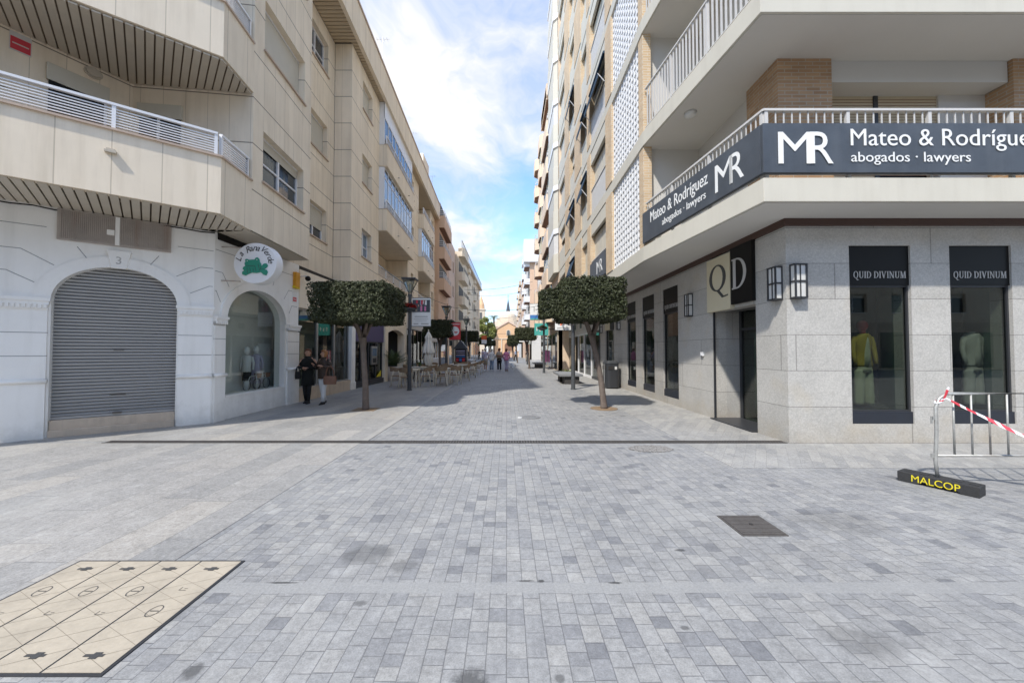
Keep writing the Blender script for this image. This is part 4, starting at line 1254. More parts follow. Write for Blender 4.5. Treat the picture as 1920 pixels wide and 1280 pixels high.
# recessed back walls behind the balcony bays
for a, b in ((b1a, b1b), (b2a, b2b)):
    mb.fpts([(a, 0, ZB), (a, -1.3, ZB), (a, -1.3, ZR), (a, 0, ZR)]); mb.fpts([(b, 0, ZB), (b, -1.3, ZB), (b, -1.3, ZR), (b, 0, ZR)])
    mb.fpts([(a, -1.3, ZB), (b, -1.3, ZB), (b, -1.3, ZR), (a, -1.3, ZR)])
# recess walls behind the corner balconies
mb.fr = W0
mb.face([(-5.53, 7.9, ZB), (-7.85, 7.6, ZB), (-7.85, 7.6, 14.6), (-5.53, 7.9, 14.6)]); mb.face([(-7.85, 7.6, ZB), (-9.9, 3.9, ZB), (-9.9, 3.9, 14.6), (-7.85, 7.6, 14.6)])
mb.build('panel_wall', M['cream'], lb)
mb = MB(); mb.box(-7.0, -5.98, 8.2, 10.4, 4.2, 14.2); mb.box(-16, -7.0, 8.2, 13.5, 0, 14.2); mb.box(-16, -7.5, 13.5, 32.4, 0, 14.2)
mb.build('core', M['backw'], lb)
mb = MB(S2); mb.box(-.5, 3.2, -.6, -.24, ZB, 14.2); mb.build('core', M['backw'], lb)
for i, (a, b) in enumerate(wz):
    wwin(S1, .38, 2.24, a, b, 0, (.22, 1., 1.)[i], lb)
    wwin(S2, 1.35, 2.65, a, b, 0, (.62, 1., .05)[i], lb)
    wwin(S3, 1.15, 2.3, a, b, 0, (.05, 1., .7)[i], lb, glass=('blueglass', 'winglass', 'winglass')[i])
    wwin(S3, b1b + .9, b1b + 1.6, a, b, 0, (.4, .1, .5)[i], lb, cols=1)
    wwin(S3, b2b + .6, b2b + 1.5, a, b, 0, .4, lb, cols=1)
# underside of the overhang
mb = MB(); mb.prism([(-5.56, 7.9), (-5.7, 10.5), (-6.4, 10.54), (-6.5, 13.7), (-5.86, 13.72), (-6.42, 32.4), (-7.6, 32.4), (-7.6, 7.6)], 4.13, 4.149)
mb.build('soffit', M['slat'], lb)
mb = MB(); mb.box(-7.2, -6.30, 8.0, 32.3, 3.98, 4.13); mb.build('painted_shadow_strip', M['black'], lb)  # solid black strip, the shadow below the overhang put in as colour


def hrail(fr, s0, s1, n, z0, z1, parent, nb=7, post=1.35, end=None):
    mb = MB(fr); mb.box(s0, s1, n - .03, n + .03, z1 - .04, z1)
    for i in range(nb):
        z = z0 + .05 + (z1 - .06 - z0 - .05) * i / nb; mb.box(s0, s1, n - .010, n + .010, z, z + .016)
    s = s0
    while s <= s1 - .02: mb.box(s, s + .05, n - .028, n + .02, z0 - .01, z1 - .041); s += post
    mb.box(s1 - .05, s1, n - .027, n + .021, z0 - .01, z1 - .041)
    return mb.build('railing', M['pvc'], parent, merge=False)


# corner balconies
for k in range(4):
    z = ZB + LF * k
    th = .14
    F0 = Fr(-5.53, 7.9, .09, -.97, -1)          # short return towards the corner
    L0 = math.hypot(.09, .97)
    mb = MB(); outer = FP; inner = [(-5.66, 7.9), (-5.585, 7.02), (-7.53, 5.53), (-10.29, 3.42)]
    mb.prism(outer + inner[::-1], z, z + 1.07); pb = mb.build('balcony_parapet', M['creamv'], lb)
    mb = MB(); mb.prism([(-5.50, 7.9), (-5.40, 6.91), (-7.42, 5.365), (-10.2, 3.24), (-10.32, 3.45), (-7.55, 5.56), (-5.62, 7.04), (-5.69, 7.9)], z + 1.07, z + 1.105); mb.build('coping', M['sill'], pb)
    hrail(FC, .06, 5.6, -.06, z + 1.12, z + 1.56, pb, end=1)
    hrail(Fr(-5.44, 6.93, -.09, .97, 1), .06, .93, -.06, z + 1.12, z + 1.56, pb, post=.82)
    if k: mb = MB(); mb.prism([(-5.6, 7.9), (-5.55, 7.0), (-7.5, 5.5), (-10.2, 3.4), (-9.9, 3.9), (-7.85, 7.6), (-5.6, 7.88)], z - .02, z + .12, 0)
    else: mb = MB(); mb.prism([(-5.6, 7.9), (-5.55, 7.0), (-7.5, 5.5), (-10.2, 3.4), (-12, 6), (-9, 8.5), (-5.7, 8.2)], z + .03, z + .14, 0)
    mb.build('balcony_floor', M['gapb'], lb)
    mb = MB(); soffit_slats(mb, [(-5.56, 7.88), (-5.47, 6.96), (-7.45, 5.44), (-10.2, 3.35), (-9.9, 3.9) if k else (-11, 4.5), (-7.85, 7.58) if k else (-8.5, 8.2)][::-1], z - .05 if k else z - .02, math.atan2(1.53, 2.0) + math.pi / 2 + .12, .128, .024)
    mb.build('soffit_slats', M['slat'], lb, merge=False)
    if k < 3:       # things on the balcony wall
        FQ = Fr(-7.85, 7.6, -2.05, -3.7, -1); FI = Fr(-7.85, 7.6, 2.3, .28, 1)
        mb = MB(FQ); mb.box(.38, 1.12, .005, .03, z + .12, z + 2.35, 1); mb.box(.35, 1.15, .0, .05, z + 2.35, z + 2.66, 0); mb.box(.38, .42, .03, .045, z + .12, z + 2.35, 2); mb.build('balcony_door', [M['blind'], M['black'], M['pvc']], lb)
        mb = MB(FI); mb.box(.15, .93, .005, .03, z + .9, z + 2.28, 1); mb.box(.12, .96, 0, .05, z + 2.28, z + 2.58, 0); mb.box(.50, .55, .03, .045, z + .9, z + 2.28, 2); mb.build('balcony_window', [M['blind'], M['black'], M['pvc']], lb)
        mb = MB(FQ)
        for rr, nn in ((.13, .03), (.10, .06)): mb.plate([(.57 + rr * math.cos(R(a)), z + 2.84 + rr * .8 * math.sin(R(a))) for a in range(0, 360, 20)], .0, nn)
        mb.build('wall_lamp', M['slat'], lb)
        mb = MB(FQ)
        mb.box(1.32, 1.56, 0, .01, z + 2.62, z + 2.95, 0); mb.box(1.33, 1.55, .01, .014, z + 2.64, z + 2.86, 1); mb.box(1.35, 1.53, .014, .016, z + 2.74, z + 2.76, 0); mb.build('sale_notice', [M['plaster'], M['taper']], lb)
for s0, z0, nm in ((1.45, 4.83, 'drip_spout'), (1.35, 4.20, 'drip_spout')):
    mb = MB(FC); mb.box(s0 - .07, s0 + .07, 0 if z0 > 4.5 else -.5, .06 if z0 > 4.5 else -.35, z0, z0 + .035); mb.box(s0 - .05, s0 + .05, 0 if z0 > 4.5 else -.5, .04 if z0 > 4.5 else -.4, z0 - .03 if z0 < 4.5 else z0 + .035, z0 + .07); mb.build(nm, M['slat'], lb)

# street bays with parapets
for (a, b, cfg) in ((b1a, b1b, ('open', 'glass', 'glass2')), (b2a, b2b, ('open', 'glass', 'open'))):
    for k in range(3):
        z = ZB + LF * k - (.05 if k else 0); n1 = .38 if k else .0
        mb = MB(S3)
        if k:
            mb.box(a - .02, b, -.2, n1 - .12, z, z + .1)
            mb.box(a - .02, b, n1 - .12, n1, z, z + 1.0); mb.box(a - .02, a + .1, -.05, n1 - .12, z + .1, z + 1.0); mb.box(b - .12, b, -.05, n1 - .12, z + .1, z + 1.0)
        else: mb.box(a, b, -.14, 0, z, z + .92)
        pb = mb.build('parapet', M['creamv'], lb)
        mb = MB(S3); mb.box(a - .04, b + .02, n1 - .14, n1 + .02, z + (1.0 if k else .92), z + (1.03 if k else .95)); mb.build('coping', M['sill'], pb)
        if k: mb = MB(S3); mb.box(a, b, -1.28, n1 - .02, z - .02, z - .001); mb.build('ceiling', M['creamp'], pb)
        hrail(S3, a + .02, b - .02, n1 - .06, z + (1.03 if k else .95), z + (1.46 if k else 1.42), pb, nb=5)
        if cfg[k] == 'glass' or cfg[k] == 'glass2':
            zb_, zt = z + 1.46, z + LF - (.04 if k == 1 else .0)
            if k == 2: zt = ZR
            mb = MB(S3); nn = n1 - .13; nseg = 9 if a < 5 else 6
            for i in range(nseg + 1): q = a + (b - a) * i / nseg; mb.box(max(a, q - .025), min(b, q + .025), nn - .04, nn, z + 1.05, zt)
            mb.box(a, b, nn - .038, nn - .002, zt - .06, zt); mb.box(a, b, nn - .038, nn - .002, zt - .50, zt - .45); mb.box(a, b, nn - .038, nn - .002, z + 1.03, z + 1.07)
            mb.box(a, a + .04, -.05, nn - .04, z + 1.03, zt)
            if cfg[k] == 'glass2': mb.box(a, b, nn - .06, nn + .004, zt - .75, zt)
            gz = mb.build('glazing_frame', M['pvc'], lb, merge=False)
            mb = MB(S3); mb.box(a + .03, b - .03, nn - .03, nn - .02, z + 1.07, zt - .5); mb.box(a + .03, a + .035, -.05, nn - .03, z + 1.07, zt - .5); mb.build('pane', M['blueglass'] if k == 1 else M['winglass'], gz)
            mb = MB(S3); mb.box(a + .03, b - .03, nn - .03, nn - .02, zt - .44, zt - .02); mb.build('upper_pane', M['winglass'], gz)
        else:
            mb = MB(S3); mb.box(a + 1.2, a + 2.9, -1.29, -1.25, z + .1, z + 2.3); mb.build('balcony_door', M['winglass'], lb)
        for q in (a + (b - a) * .33, a + (b - a) * .72):
            mb = MB(S3); mb.box(q - .03, q + .03, n1, n1 + .1, z + .3, z + .33); mb.build('drip_spout', M['slat'], pb)
# roof edge with ochre slatted soffit
ep = [(-5.2, 6.6), (-5.43, 10.0), (-5.96, 32.6), (-6.10, 32.6), (-5.57, 10.0), (-5.34, 6.6)]
mb = MB(); mb.prism(ep, ZR, ZR + 1.25); mb.build('roof_fascia', M['creamv'], lb)
mb = MB(); mb.prism([(-5.16, 6.5), (-5.39, 10.0), (-5.92, 32.7), (-6.2, 32.7), (-5.7, 10.0), (-5.4, 6.5)], ZR + 1.25, ZR + 1.34); mb.build('roof_coping', M['sill'], lb)
mb = MB(); mb.prism([(-5.5, 10.0), (-6.0, 32.6), (-8, 32.6), (-8, 10.0)], ZR + .05, ZR + .2); mb.build('roof_slab', M['gap'], lb)
mb = MB()
y = 8.0
while y < 17.0:
    x1 = -5.57 - (y - 10) * .0235; x0 = -6.55 if y < 13.7 else -5.9 - .029 * (y - 13.7)
    mb.box(x0, x1, y, y + .12, ZR + .01, ZR + .04); y += .15
while y < 32.5:
    x1 = -5.57 - (y - 10) * .0235; mb.box(x1 - 1.6, x1, y, y + .4, ZR + .01, ZR + .04); y += .401
mb.build('soffit_slats', M['slatw'], lb, merge=False)
mb = MB(); mb.prism([(-5.3, 6.6), (-7.3, 5.1), (-10.1, 3.0), (-12, 5), (-16, 9), (-16, 32.4), (-6.2, 32.4), (-5.6, 10)], 14.2, 14.5); mb.build('roof', M['creamp'], lb)
mb = MB(); mb.box(-7.2, -6.2, 27, 29, 14.4, 16.2); mb.build('roof_hut', M['creamp'], lb)
mb = MB()
for (x, y, h) in ((-5.6, 16.3, 1.3), (-6.2, 24, 1.6), (-6.1, 29.8, 1.5)):
    mb.tube([(x, y, 14.4), (x, y, 14.4 + h)], .015, 5); mb.tube([(x - .3, y, 14.3 + h), (x + .3, y, 14.3 + h)], .008, 4)
    for q in (-.25, -.1, .05, .2): mb.tube([(x + q, y - .12, 14.3 + h), (x + q, y + .12, 14.3 + h)], .005, 4)
mb.build('antenna', M['steel'], lb); done()


# ---------------------------------------------------------------- left shopfronts past the white shop
def shopfront(label, s0, s1, zt, pan=None, frame='pvc', fascia='creamp', base='marble', zb=.4, ncol=3, inside='innergrey', goods=True, fz=None, seed=1):
    rn = random.Random(seed)
    t = thing('shopfront', label, 'shopfront', LS.p(s0, 0, 0), world=True)
    zf = fz or zt
    mb = MB(LS); mb.box(s0, s1, -.10, .03, zf, 4.0); mb.build('fascia', M[fascia], t)
    mb = MB(LS); mb.box(s0, s1, -.22, .05, 0, zb - .002); mb.build('plinth', M[base], t)
    for i in range(ncol):
        a = s0 + (s1 - s0) * i / ncol; b = s0 + (s1 - s0) * (i + 1) / ncol
        mb = MB(LS); f = .05
        mb.box(a, a + f, -.12, -.04, zb, zf); mb.box(b - f, b, -.12, -.04, zb, zf); mb.box(a + f, b - f, -.12, -.04, zb, zb + f); mb.box(a + f, b - f, -.12, -.04, zf - f, zf)
        fr_ = mb.build('window', M[frame], t)
        mb = MB(LS); mb.box(a + f, b - f, -.09, -.08, zb + f, zf - f); mb.build('pane', M['shopglass'], fr_)
    mb = MB(LS); mb.box(s0, s1, -2.4, -2.35, 0, 4); mb.box(s0, s1, -2.35, -.12, zb - .05, zb - .01); mb.box(s0, s0 + .03, -2.35, -.2, zb, 4); mb.box(s1 - .03, s1, -2.35, -.2, zb, 4); mb.box(s0, s1, -2.35, -.12, 3.4, 3.45)
    mb.build('interior', M[inside], t)
    if goods:
        mb = MB(LS)
        for i in range(10):
            a = s0 + .2 + rn.random() * (s1 - s0 - .7); n = -2.2 + rn.random() * 1.5
            mb.box(a, a + rn.uniform(.15, .5), n, n + .3, zb, zb + rn.uniform(.3, 1.5), rn.randrange(4))
        mb.build('displayed_goods', [M['plaster'], M['backw'], M['innergreen'], M['dark']], t)
    return t


shopfront('green tinted glass shopfront above a low stone plinth behind the two women', 3.12, 6.6, 2.85, inside='innerdark', frame='steel', seed=3); done()
t = thing('white_pilaster', 'narrow white pilaster between the glass shopfront and the violet one', 'pilaster', LS.p(6.6, 0, 0), world=True)
mb = MB(LS); mb.box(6.6, 6.95, -.2, .08, .0, 4.0); mb.box(6.57, 6.98, -.2, .10, .0, .3); mb.build('shaft', M['white'], t, bevel=.008); done()
t = shopfront('violet topped shopfront with dark panes and a cash machine behind the pavement tree', 6.95, 10.3, 2.7, fascia='purple', frame='dark', base='dark', zb=.22, ncol=4, fz=1.95, inside='innerdark', seed=5)
mb = MB(LS); mb.box(8.8, 9.5, -.05, .02, .9, 1.75, 0); mb.box(8.9, 9.4, .02, .03, 1.3, 1.65, 1); mb.box(9.0, 9.3, .02, .05, 1.0, 1.2, 2); mb.build('cash_machine', [M['steel'], M['blueglass'], M['dark']], t)
mb = MB(LS); mb.plate([(9.5, .3), (10.1, .3), (10.1, .6)], -.03, -.02, 0); mb.build('corner_sticker', [M['yellow']], t); done()
t = thing('arched_portal', 'pale stone portal with a flat arch beside the potted palm', 'portal', LS.p(10.3, 0, 0), world=True)
mb = MB(LS); mb.box(10.3, 10.75, -.3, .10, 0, 4.0); mb.box(13.5, 13.95, -.3, .10, 0, 4.0)
P_ = [(10.75, 2.45)] + [(10.75 + 2.75 * i / 10, 2.45 + .22 * math.sin(math.pi * i / 10)) for i in range(1, 10)] + [(13.5, 2.45), (13.5, 4.0), (10.75, 4.0)]
mb.plate(P_, -.25, .08); mb.build('frame', M['creamp'], t)
mb = MB(LS); mb.box(10.7, 13.6, -1.4, -1.3, 0, 3.2); mb.box(10.75, 13.5, -.9, -.85, 0, .9); mb.build('back_wall', M['beige'], t)
mb = MB(LS)
for i in range(6): a = 10.9 + i * .45; mb.box(a, a + .28, -1.3, -1.27, 1.0, 2.3)
mb.build('window', M['winglass'], t); done()
shopfront('black framed cafe front with dark open doors behind the closed umbrella', 13.95, 20.0, 3.0, frame='black', fascia='plaster', base='dark', zb=.1, ncol=6, inside='innerdark', goods=False, fz=2.9, seed=8); done()
shopfront('pale restaurant front with a row of small upper windows beyond the cafe', 20.0, 24.6, 3.0, frame='pvc', fascia='backw', base='backw', zb=.9, ncol=5, fz=2.3, seed=9); done()

# ================================================================ far buildings
def block(name, label, fr, L, D, H, mwall, wins, bals, z0=3.6, fh=2.95, nf=4, n_bal=.9, mb_par=None, ground='backw', wgl='winglass', fr_m='pvc', rail_m='pvc', sof='brown', chamfer=.0, par_h=1.05, railh=.5):
    t = thing(name, label, 'apartment building', fr.p(0, 0, 0), world=True)
    mb_par = mb_par or mwall
    ops = []
    for k in range(nf):
        z = z0 + fh * k
        for a, b, c, d_ in wins:
            if z + d_ < H - .2: ops.append((a, b, z + c, z + d_))
    mb = MB(fr); wall(mb, 0, L, z0, H, ops, 0, .25)
    mb.fpts([(0, 0, 0), (0, -D, 0), (0, -D, H), (0, 0, H)]); mb.fpts([(L, 0, 0), (L, -D, 0), (L, -D, H), (L, 0, H)])
    mb.fpts([(0, 0, H), (L, 0, H), (L, -D, H), (0, -D, H)]); mb.fpts([(0, -D, 0), (L, -D, 0), (L, -D, H), (0, -D, H)])
    mb.build('wall', mwall, t)
    for a, b, c, d_ in ops:
        mb = MB(fr); mb.box(a, b, -.26, -.22, c, d_, 0)
        mid = (a + b) / 2; mb.box(mid - .03, mid + .03, -.22, -.18, c, d_, 1); mb.box(a, b, -.22, -.17, d_ - random.choice((.1, .3, .6)), d_, 2); mb.box(a - .05, b + .05, -.2, .04, c - .05, c - .001, 1)
        mb.build('window', [M[wgl], M[fr_m], M['blind']], t)
    for (a, b, pr, k0) in bals:
        for k in range(k0, nf + 1):
            z = z0 + fh * k - .15
            if z + par_h > H + 1.2: continue
            c_ = chamfer
            poly = [(a, 0), (a, pr - c_), (a + c_, pr), (b - c_, pr), (b, pr - c_), (b, 0)]
            mb = MB(fr); mb.prism(poly, z, z + par_h, 0); p_ = mb.build('balcony', mb_par, t)
            mb = MB(fr); q = .06; mb.prism([(a + q, 0), (a + q, pr - c_ - q), (a + c_ + q, pr - q), (b - c_ - q, pr - q), (b - q, pr - c_ - q), (b - q, 0)], z - .02, z - .001); mb.build('soffit', M[sof], p_)
            if k < nf:
                mb = MB(fr); zt = z + par_h
                for zz in (.18, .34, railh): mb.box(a + .02, b - .02, pr - .08, pr - .05, zt + zz - .02, zt + zz); mb.box(a + .02, a + .05, .02, pr - .08, zt + zz - .02, zt + zz)
                s = a + .02
                while s < b: mb.box(s, s + .04, pr - .085, pr - .045, zt, zt + railh); s += .8
                mb.build('railing', M[rail_m], p_, merge=False)
                mb = MB(fr); mb.box(a + .3, b - .3, .005, .03, zt + .02 - par_h + .2, zt + 1.35, 0); mb.build('balcony_door', M['innerdark'], p_)
    return t


FT = Fr(-6.03, 32.5, -.02, 1, 1)
t = block('apartment_block', 'terracotta apartment block with stacked balconies, left side past the cream block', FT, 6.1, 8, 13.9, M['terra'], [(5.2, 5.9, .9, 2.1)], [(.0, 4.9, .5, 1)], z0=4.3, fh=2.78, nf=4, railh=.55)
mb = MB(FT); mb.box(0, 6.1, -.3, .04, 0, 4.3); mb.build('ground_floor', M['terra'], t)
mb = MB(FT); mb.box(.4, 5.6, .04, .06, .1, 2.9); mb.build('shop_window', M['winglass'], t); done()
FT2 = Fr(-6.13, 38.6, -.02, 1, 1)
t = block('apartment_block', 'dusty pink flat fronted apartment block between the terracotta and the beige ones', FT2, 5.6, 8, 13.6, M['pink'], [(.8, 1.6, .9, 2.2), (3.4, 4.4, .9, 2.2)], [], z0=4.0, fh=2.8, nf=4)
mb = MB(FT2); mb.box(0, 5.6, -.3, .04, 0, 4.0); mb.build('ground_floor', M['beige'], t)
mb = MB(FT2); mb.box(.4, 5.0, .04, .06, .1, 2.8); mb.build('shop_window', M['winglass'], t); done()
FT3 = Fr(-5.85, 44.4, .012, 1, 1)
t = block('apartment_block', 'beige apartment block with rounded bay balconies far down the left side', FT3, 30, 8, 13.6, M['beige'],
          [(7 + 4.4 * i, 8.2 + 4.4 * i, .8, 2.2) for i in range(5)], [(.0, 4.6, .75, 0), (9.0, 11.0, .35, 0), (17.8, 19.8, .35, 0)], z0=4.3, fh=2.95, nf=3, chamfer=.3, sof='beige', rail_m='dark')
mb = MB(FT3); mb.box(0, 30, -.3, .04, 0, 4.3); mb.build('ground_floor', M['stone'], t)
for i in range(7):
    mb = MB(FT3); mb.box(.8 + i * 4.2, 3.9 + i * 4.2, .04, .07, .1, 2.9); mb.build('shop_window', M['winglass'], t)
mb = MB(FT3); mb.box(0, 30, -.05, .5, 13.6, 13.9); mb.build('cornice', M['stone'], t)
mb = MB(FT3)
for i in range(31): mb.box(i * .97, i * .97 + .04, .40, .44, 13.9, 14.9)
mb.box(0, 29.5, .39, .45, 14.86, 14.92); mb.build('roof_railing', M['dark'], t, merge=False)
mb = MB(FT3); mb.box(18, 27, -3, -.4, 13.9, 15.6); mb.build('penthouse', M['stone'], t); done()

FR2 = Fr(3.95, 28.0, 0, 1, -1)
t = block('apartment_block', 'salmon apartment block with chamfered timber lined balconies, right side past the corner block', FR2, 14, 8, 21.4, M['salmon'],
          [(5.3, 6.6, .9, 2.2), (10.3, 11.3, .9, 2.2)], [(.1, 4.9, .85, 0), (7.0, 9.8, .75, 0), (11.6, 13.9, .85, 0)], z0=3.9, fh=2.92, nf=6, chamfer=.4, par_h=1.25, railh=.2)
mb = MB(FR2); mb.box(0, 14, -.3, .04, 0, 3.9); mb.build('ground_floor', M['stone'], t)
for k in range(6):
    for (a, b) in ((.3, 4.7), (7.2, 9.6)):
        if (k + int(a)) % 3 == 2: continue
        z = 3.9 + 2.92 * k - .15 + 1.25
        mb = MB(FR2); mb.box(a, b, .55, .58, z, z + 1.62, 0); mb.box(a, a + .03, 0, .55, z, z + 1.62, 0)
        for i in range(5): q = a + (b - a) * i / 4; mb.box(q - .03, q + .03, .58, .62, z, z + 1.62, 1)
        mb.build('balcony_glazing', [M['blueglass'], M['yellowf'] if 'yellowf' in M else M['creamsign']], t)
for i in range(4):
    mb = MB(FR2); mb.box(.5 + i * 3.4, 3.2 + i * 3.4, .04, .07, .1, 2.9); mb.build('shop_window', M['winglass'], t)
mb = MB(FR2); mb.box(.1, 4.9, .3, .85, 21.4, 22.3); mb.build('roof_parapet', M['salmon'], t)
done()
FR3 = Fr(3.9, 62.0, 0, 1, -1)
t = block('apartment_block', 'white topped apartment block with a brown brick recess, right side beyond the side street', FR3, 16, 9, 19.5, M['plaster'],
          [(5, 6.5, .9, 2.2), (9, 10.5, .9, 2.2)], [(.0, 4.0, .9, 0), (11, 14.5, .8, 0)], z0=3.9, fh=3.0, nf=5, mb_par=M['pvc'], par_h=1.0)
mb = MB(); mb.box(3.92, 5.2, 61.9, 61.99, 3.9, 16.5); mb.build('brown_brick_panel', M['terra'], t)
mb = MB(); mb.box(2.9, 6.5, 61.2, 66, 16.4, 20.2); mb.build('top_storey', M['pvc'], t)
mb = MB(FR3); mb.box(0, 16, -.3, .04, 0, 3.9); mb.build('ground_floor', M['stone'], t)
for i in range(4):
    mb = MB(FR3); mb.box(.5 + i * 3.9, 3.6 + i * 3.9, .04, .07, .1, 2.9); mb.build('shop_window', M['winglass'], t)
done()
FR4 = Fr(3.2, 80.0, 0, 1, -1)
t = block('apartment_block', 'farthest pinkish apartment block on the right with an orange roof hut', FR4, 32, 9, 16.0, M['pink'],
          [(2 + 4 * i, 3.3 + 4 * i, .9, 2.2) for i in range(7)], [(0, 2.5, .5, 0), (8, 11, .5, 0), (20, 23, .5, 0)], z0=3.9, fh=3.0, nf=4, mb_par=M['stone'])
mb = MB(); mb.box(3.6, 6.5, 82, 88, 16, 18.2); mb.build('roof_hut', M['terra'], t)
mb = MB(FR4); mb.box(0, 32, -.3, .04, 0, 3.9); mb.build('ground_floor', M['backw'], t); done()

# church at the end of the street
t = thing('church', 'orange plastered church with a low gable and arched window closing the street', 'church', (.2, 130, 0), world=True)
FCH = Fr(.6, 130, 1, 0, 1)
mb = MB(FCH); prof = [(-5.2, 0), (5.2, 0), (5.2, 8.6), (0, 11.6), (-5.2, 8.6)]
mb.plate(prof, -26, 0); mb.build('nave', M['church'], t)
mb = MB(FCH); mb.plate([(-5.5, 8.45), (0, 11.6), (5.5, 8.45), (5.5, 8.9), (0, 12.05), (-5.5, 8.9)], -.3, .3); mb.build('gable_cornice', M['pink'], t)
mb = MB(FCH); mb.plate([(-.75, 6.9)] + arc_pts(0, .75, 8.2, .75) + [(.75, 6.9)], 0, .15); wn = mb.build('window_surround', M['stone'], t)
mb = MB(FCH); mb.plate([(-.5, 7.0)] + arc_pts(0, .5, 8.2, .5) + [(.5, 7.0)], .15, .2); mb.build('pane', M['winglass'], wn)
mb = MB(FCH); mb.plate([(-1.3, 0)] + arc_pts(0, 1.3, 3.2, 1.3) + [(1.3, 0)], 0, .15); mb.build('portal', M['brown'], t)
mb = MB(FCH); mb.box(-5.2, 5.2, 0, .2, 5.6, 5.9)
for a in (-5.2, -2.6, 2.2, 4.8): mb.box(a, a + .4, 0, .18, 0, 5.6)
mb.build('pilasters', M['stone'], t)
mb = MB(); cxx = .6
mb.loft([((cxx, 150, 11), 6.0, 6.0), ((cxx, 150, 13.2), 6.0, 6.0)], 16); mb.loft([((cxx, 150, 13.2), 4.8, 4.8), ((cxx, 150, 14.6), 4.8, 4.8)], 16)
mb.loft([((cxx, 150, 14.6), 3.6, 3.6), ((cxx, 150, 16.0), 3.2, 3.2), ((cxx, 150, 17.2), 1.6, 1.6), ((cxx, 150, 17.6), .5, .5)], 16)
dm = mb.build('dome', M['stone'], t, smooth=False)
mb = MB(); mb.loft([((cxx, 150, 17.5), .8, .8), ((cxx, 150, 18.6), .7, .7), ((cxx, 150, 22.6), .06, .06)], 10); mb.tube([(cxx, 150, 22.4), (cxx, 150, 24.4)], .08, 6); mb.tube([(cxx - .5, 150, 23.7), (cxx + .5, 150, 23.7)], .07, 6); mb.build('spire', M['signgrey'], dm)
done()
t = thing('bell_tower', 'small yellow bell tower with a domed cap behind the green tree', 'tower', (-8.6, 125, 0), world=True)
mb = MB(); mb.box(-10.0, -7.4, 124, 127, 0, 15.2); mb.box(-10.2, -7.2, 123.8, 127.2, 15.2, 15.7); mb.build('shaft', M['stone'], t)
mb = MB(); mb.loft([((-8.7, 125.4, 15.7), 1.2, 1.2), ((-8.7, 125.4, 17.2), 1.1, 1.1), ((-8.7, 125.4, 18.2), .7, .7), ((-8.7, 125.4, 20.2), .08, .08)], 10); mb.build('cap', M['church'], t)
mb = MB(); mb.box(-9.1, -8.3, 123.95, 124.0, 12.2, 14.4); mb.build('belfry_opening', M['innerdark'], t); done()


# ================================================================ trees
def crown_mesh(lx, ly, h, n, leaf, seed, lump=.06, name='crown', rot=0):
    """box-clipped crown: leafy faces through the outer layer of a lumpy cushion, gaps in between"""
    rn = random.Random(seed); mb = MB()
    S_ = (lx * ly, lx * ly, ly * h, ly * h, lx * h, lx * h)
    for i in range(n):
        f_ = rn.choices(range(6), S_)[0]; q_ = [rn.uniform(-1, 1) for _ in range(3)]; ax_ = (2, 2, 0, 0, 1, 1)[f_]; q_[ax_] = 1 if f_ % 2 else -1
        d_ = Vector(q_); m_ = (abs(d_.x) ** 12 + abs(d_.y) ** 12 + abs(d_.z) ** 12) ** (1 / 12); d_ /= m_
        dep = 1. - min(.5, abs(rn.gauss(0, .085)))
        r = dep; p = Vector((d_.x * lx / 2, d_.y * ly / 2, d_.z * h / 2)) * dep
        d_ = Vector([(.25 * d_[k_] if k_ != ax_ else d_[k_]) for k_ in range(3)])
        q = mnoise.noise(p * 4.2 + Vector((seed, 0, 0))); q2 = mnoise.noise(p * 11 + Vector((0, seed, 0)))
        p *= 1 + lump * q * 1.0 / max(lx, h) * 2
        if q2 < -.25 and r > .93: p *= .93
        if rn.random() < .02: p *= 1.04
        nn = (d_.normalized() + Vector((rn.gauss(0, .6), rn.gauss(0, .6), rn.gauss(.25, .6)))).normalized()
        t = nn.cross(Vector((rn.gauss(0, 1), rn.gauss(0, 1), rn.gauss(0, 1)))).normalized(); b = nn.cross(t)
        l = leaf * rn.uniform(.7, 1.25); w_ = l * .48
        k = len(mb.v)
        mb.v += [p - t * l / 2, p + b * w_ / 2 + nn * w_ * .12, p + t * l / 2, p - b * w_ / 2 + nn * w_ * .12]; mb.f.append([k, k + 1, k + 2, k + 3]); mb.mi.append(0)
    # inner dense mass of the same leaves
    k0 = len(mb.v); nr, ns = 24, 9
    for i in range(ns):
        z = -h * .41 + h * .82 * i / (ns - 1); f = (1 - abs(z / (h * .46)) ** 8) ** .2
        for j in range(nr):
            th = 2 * math.pi * j / nr; c_, s_ = math.cos(th), math.sin(th); r = (abs(c_) ** 7 + abs(s_) ** 7) ** (-1 / 7)
            mb.v.append(Vector((lx * .42 * f * r * c_, ly * .42 * f * r * s_, z)))
    for i in range(ns - 1):
        for j in range(nr): mb.f.append([k0 + i * nr + j, k0 + i * nr + (j + 1) % nr, k0 + (i + 1) * nr + (j + 1) % nr, k0 + (i + 1) * nr + j]); mb.mi.append(0)
    mb.f.append([k0 + j for j in range(nr)]); mb.mi.append(0); mb.f.append([k0 + (ns - 1) * nr + j for j in range(nr)]); mb.mi.append(0)
    for v in mb.v[k0:]: v *= 1 + .10 * mnoise.noise(v * 5)
    return mb


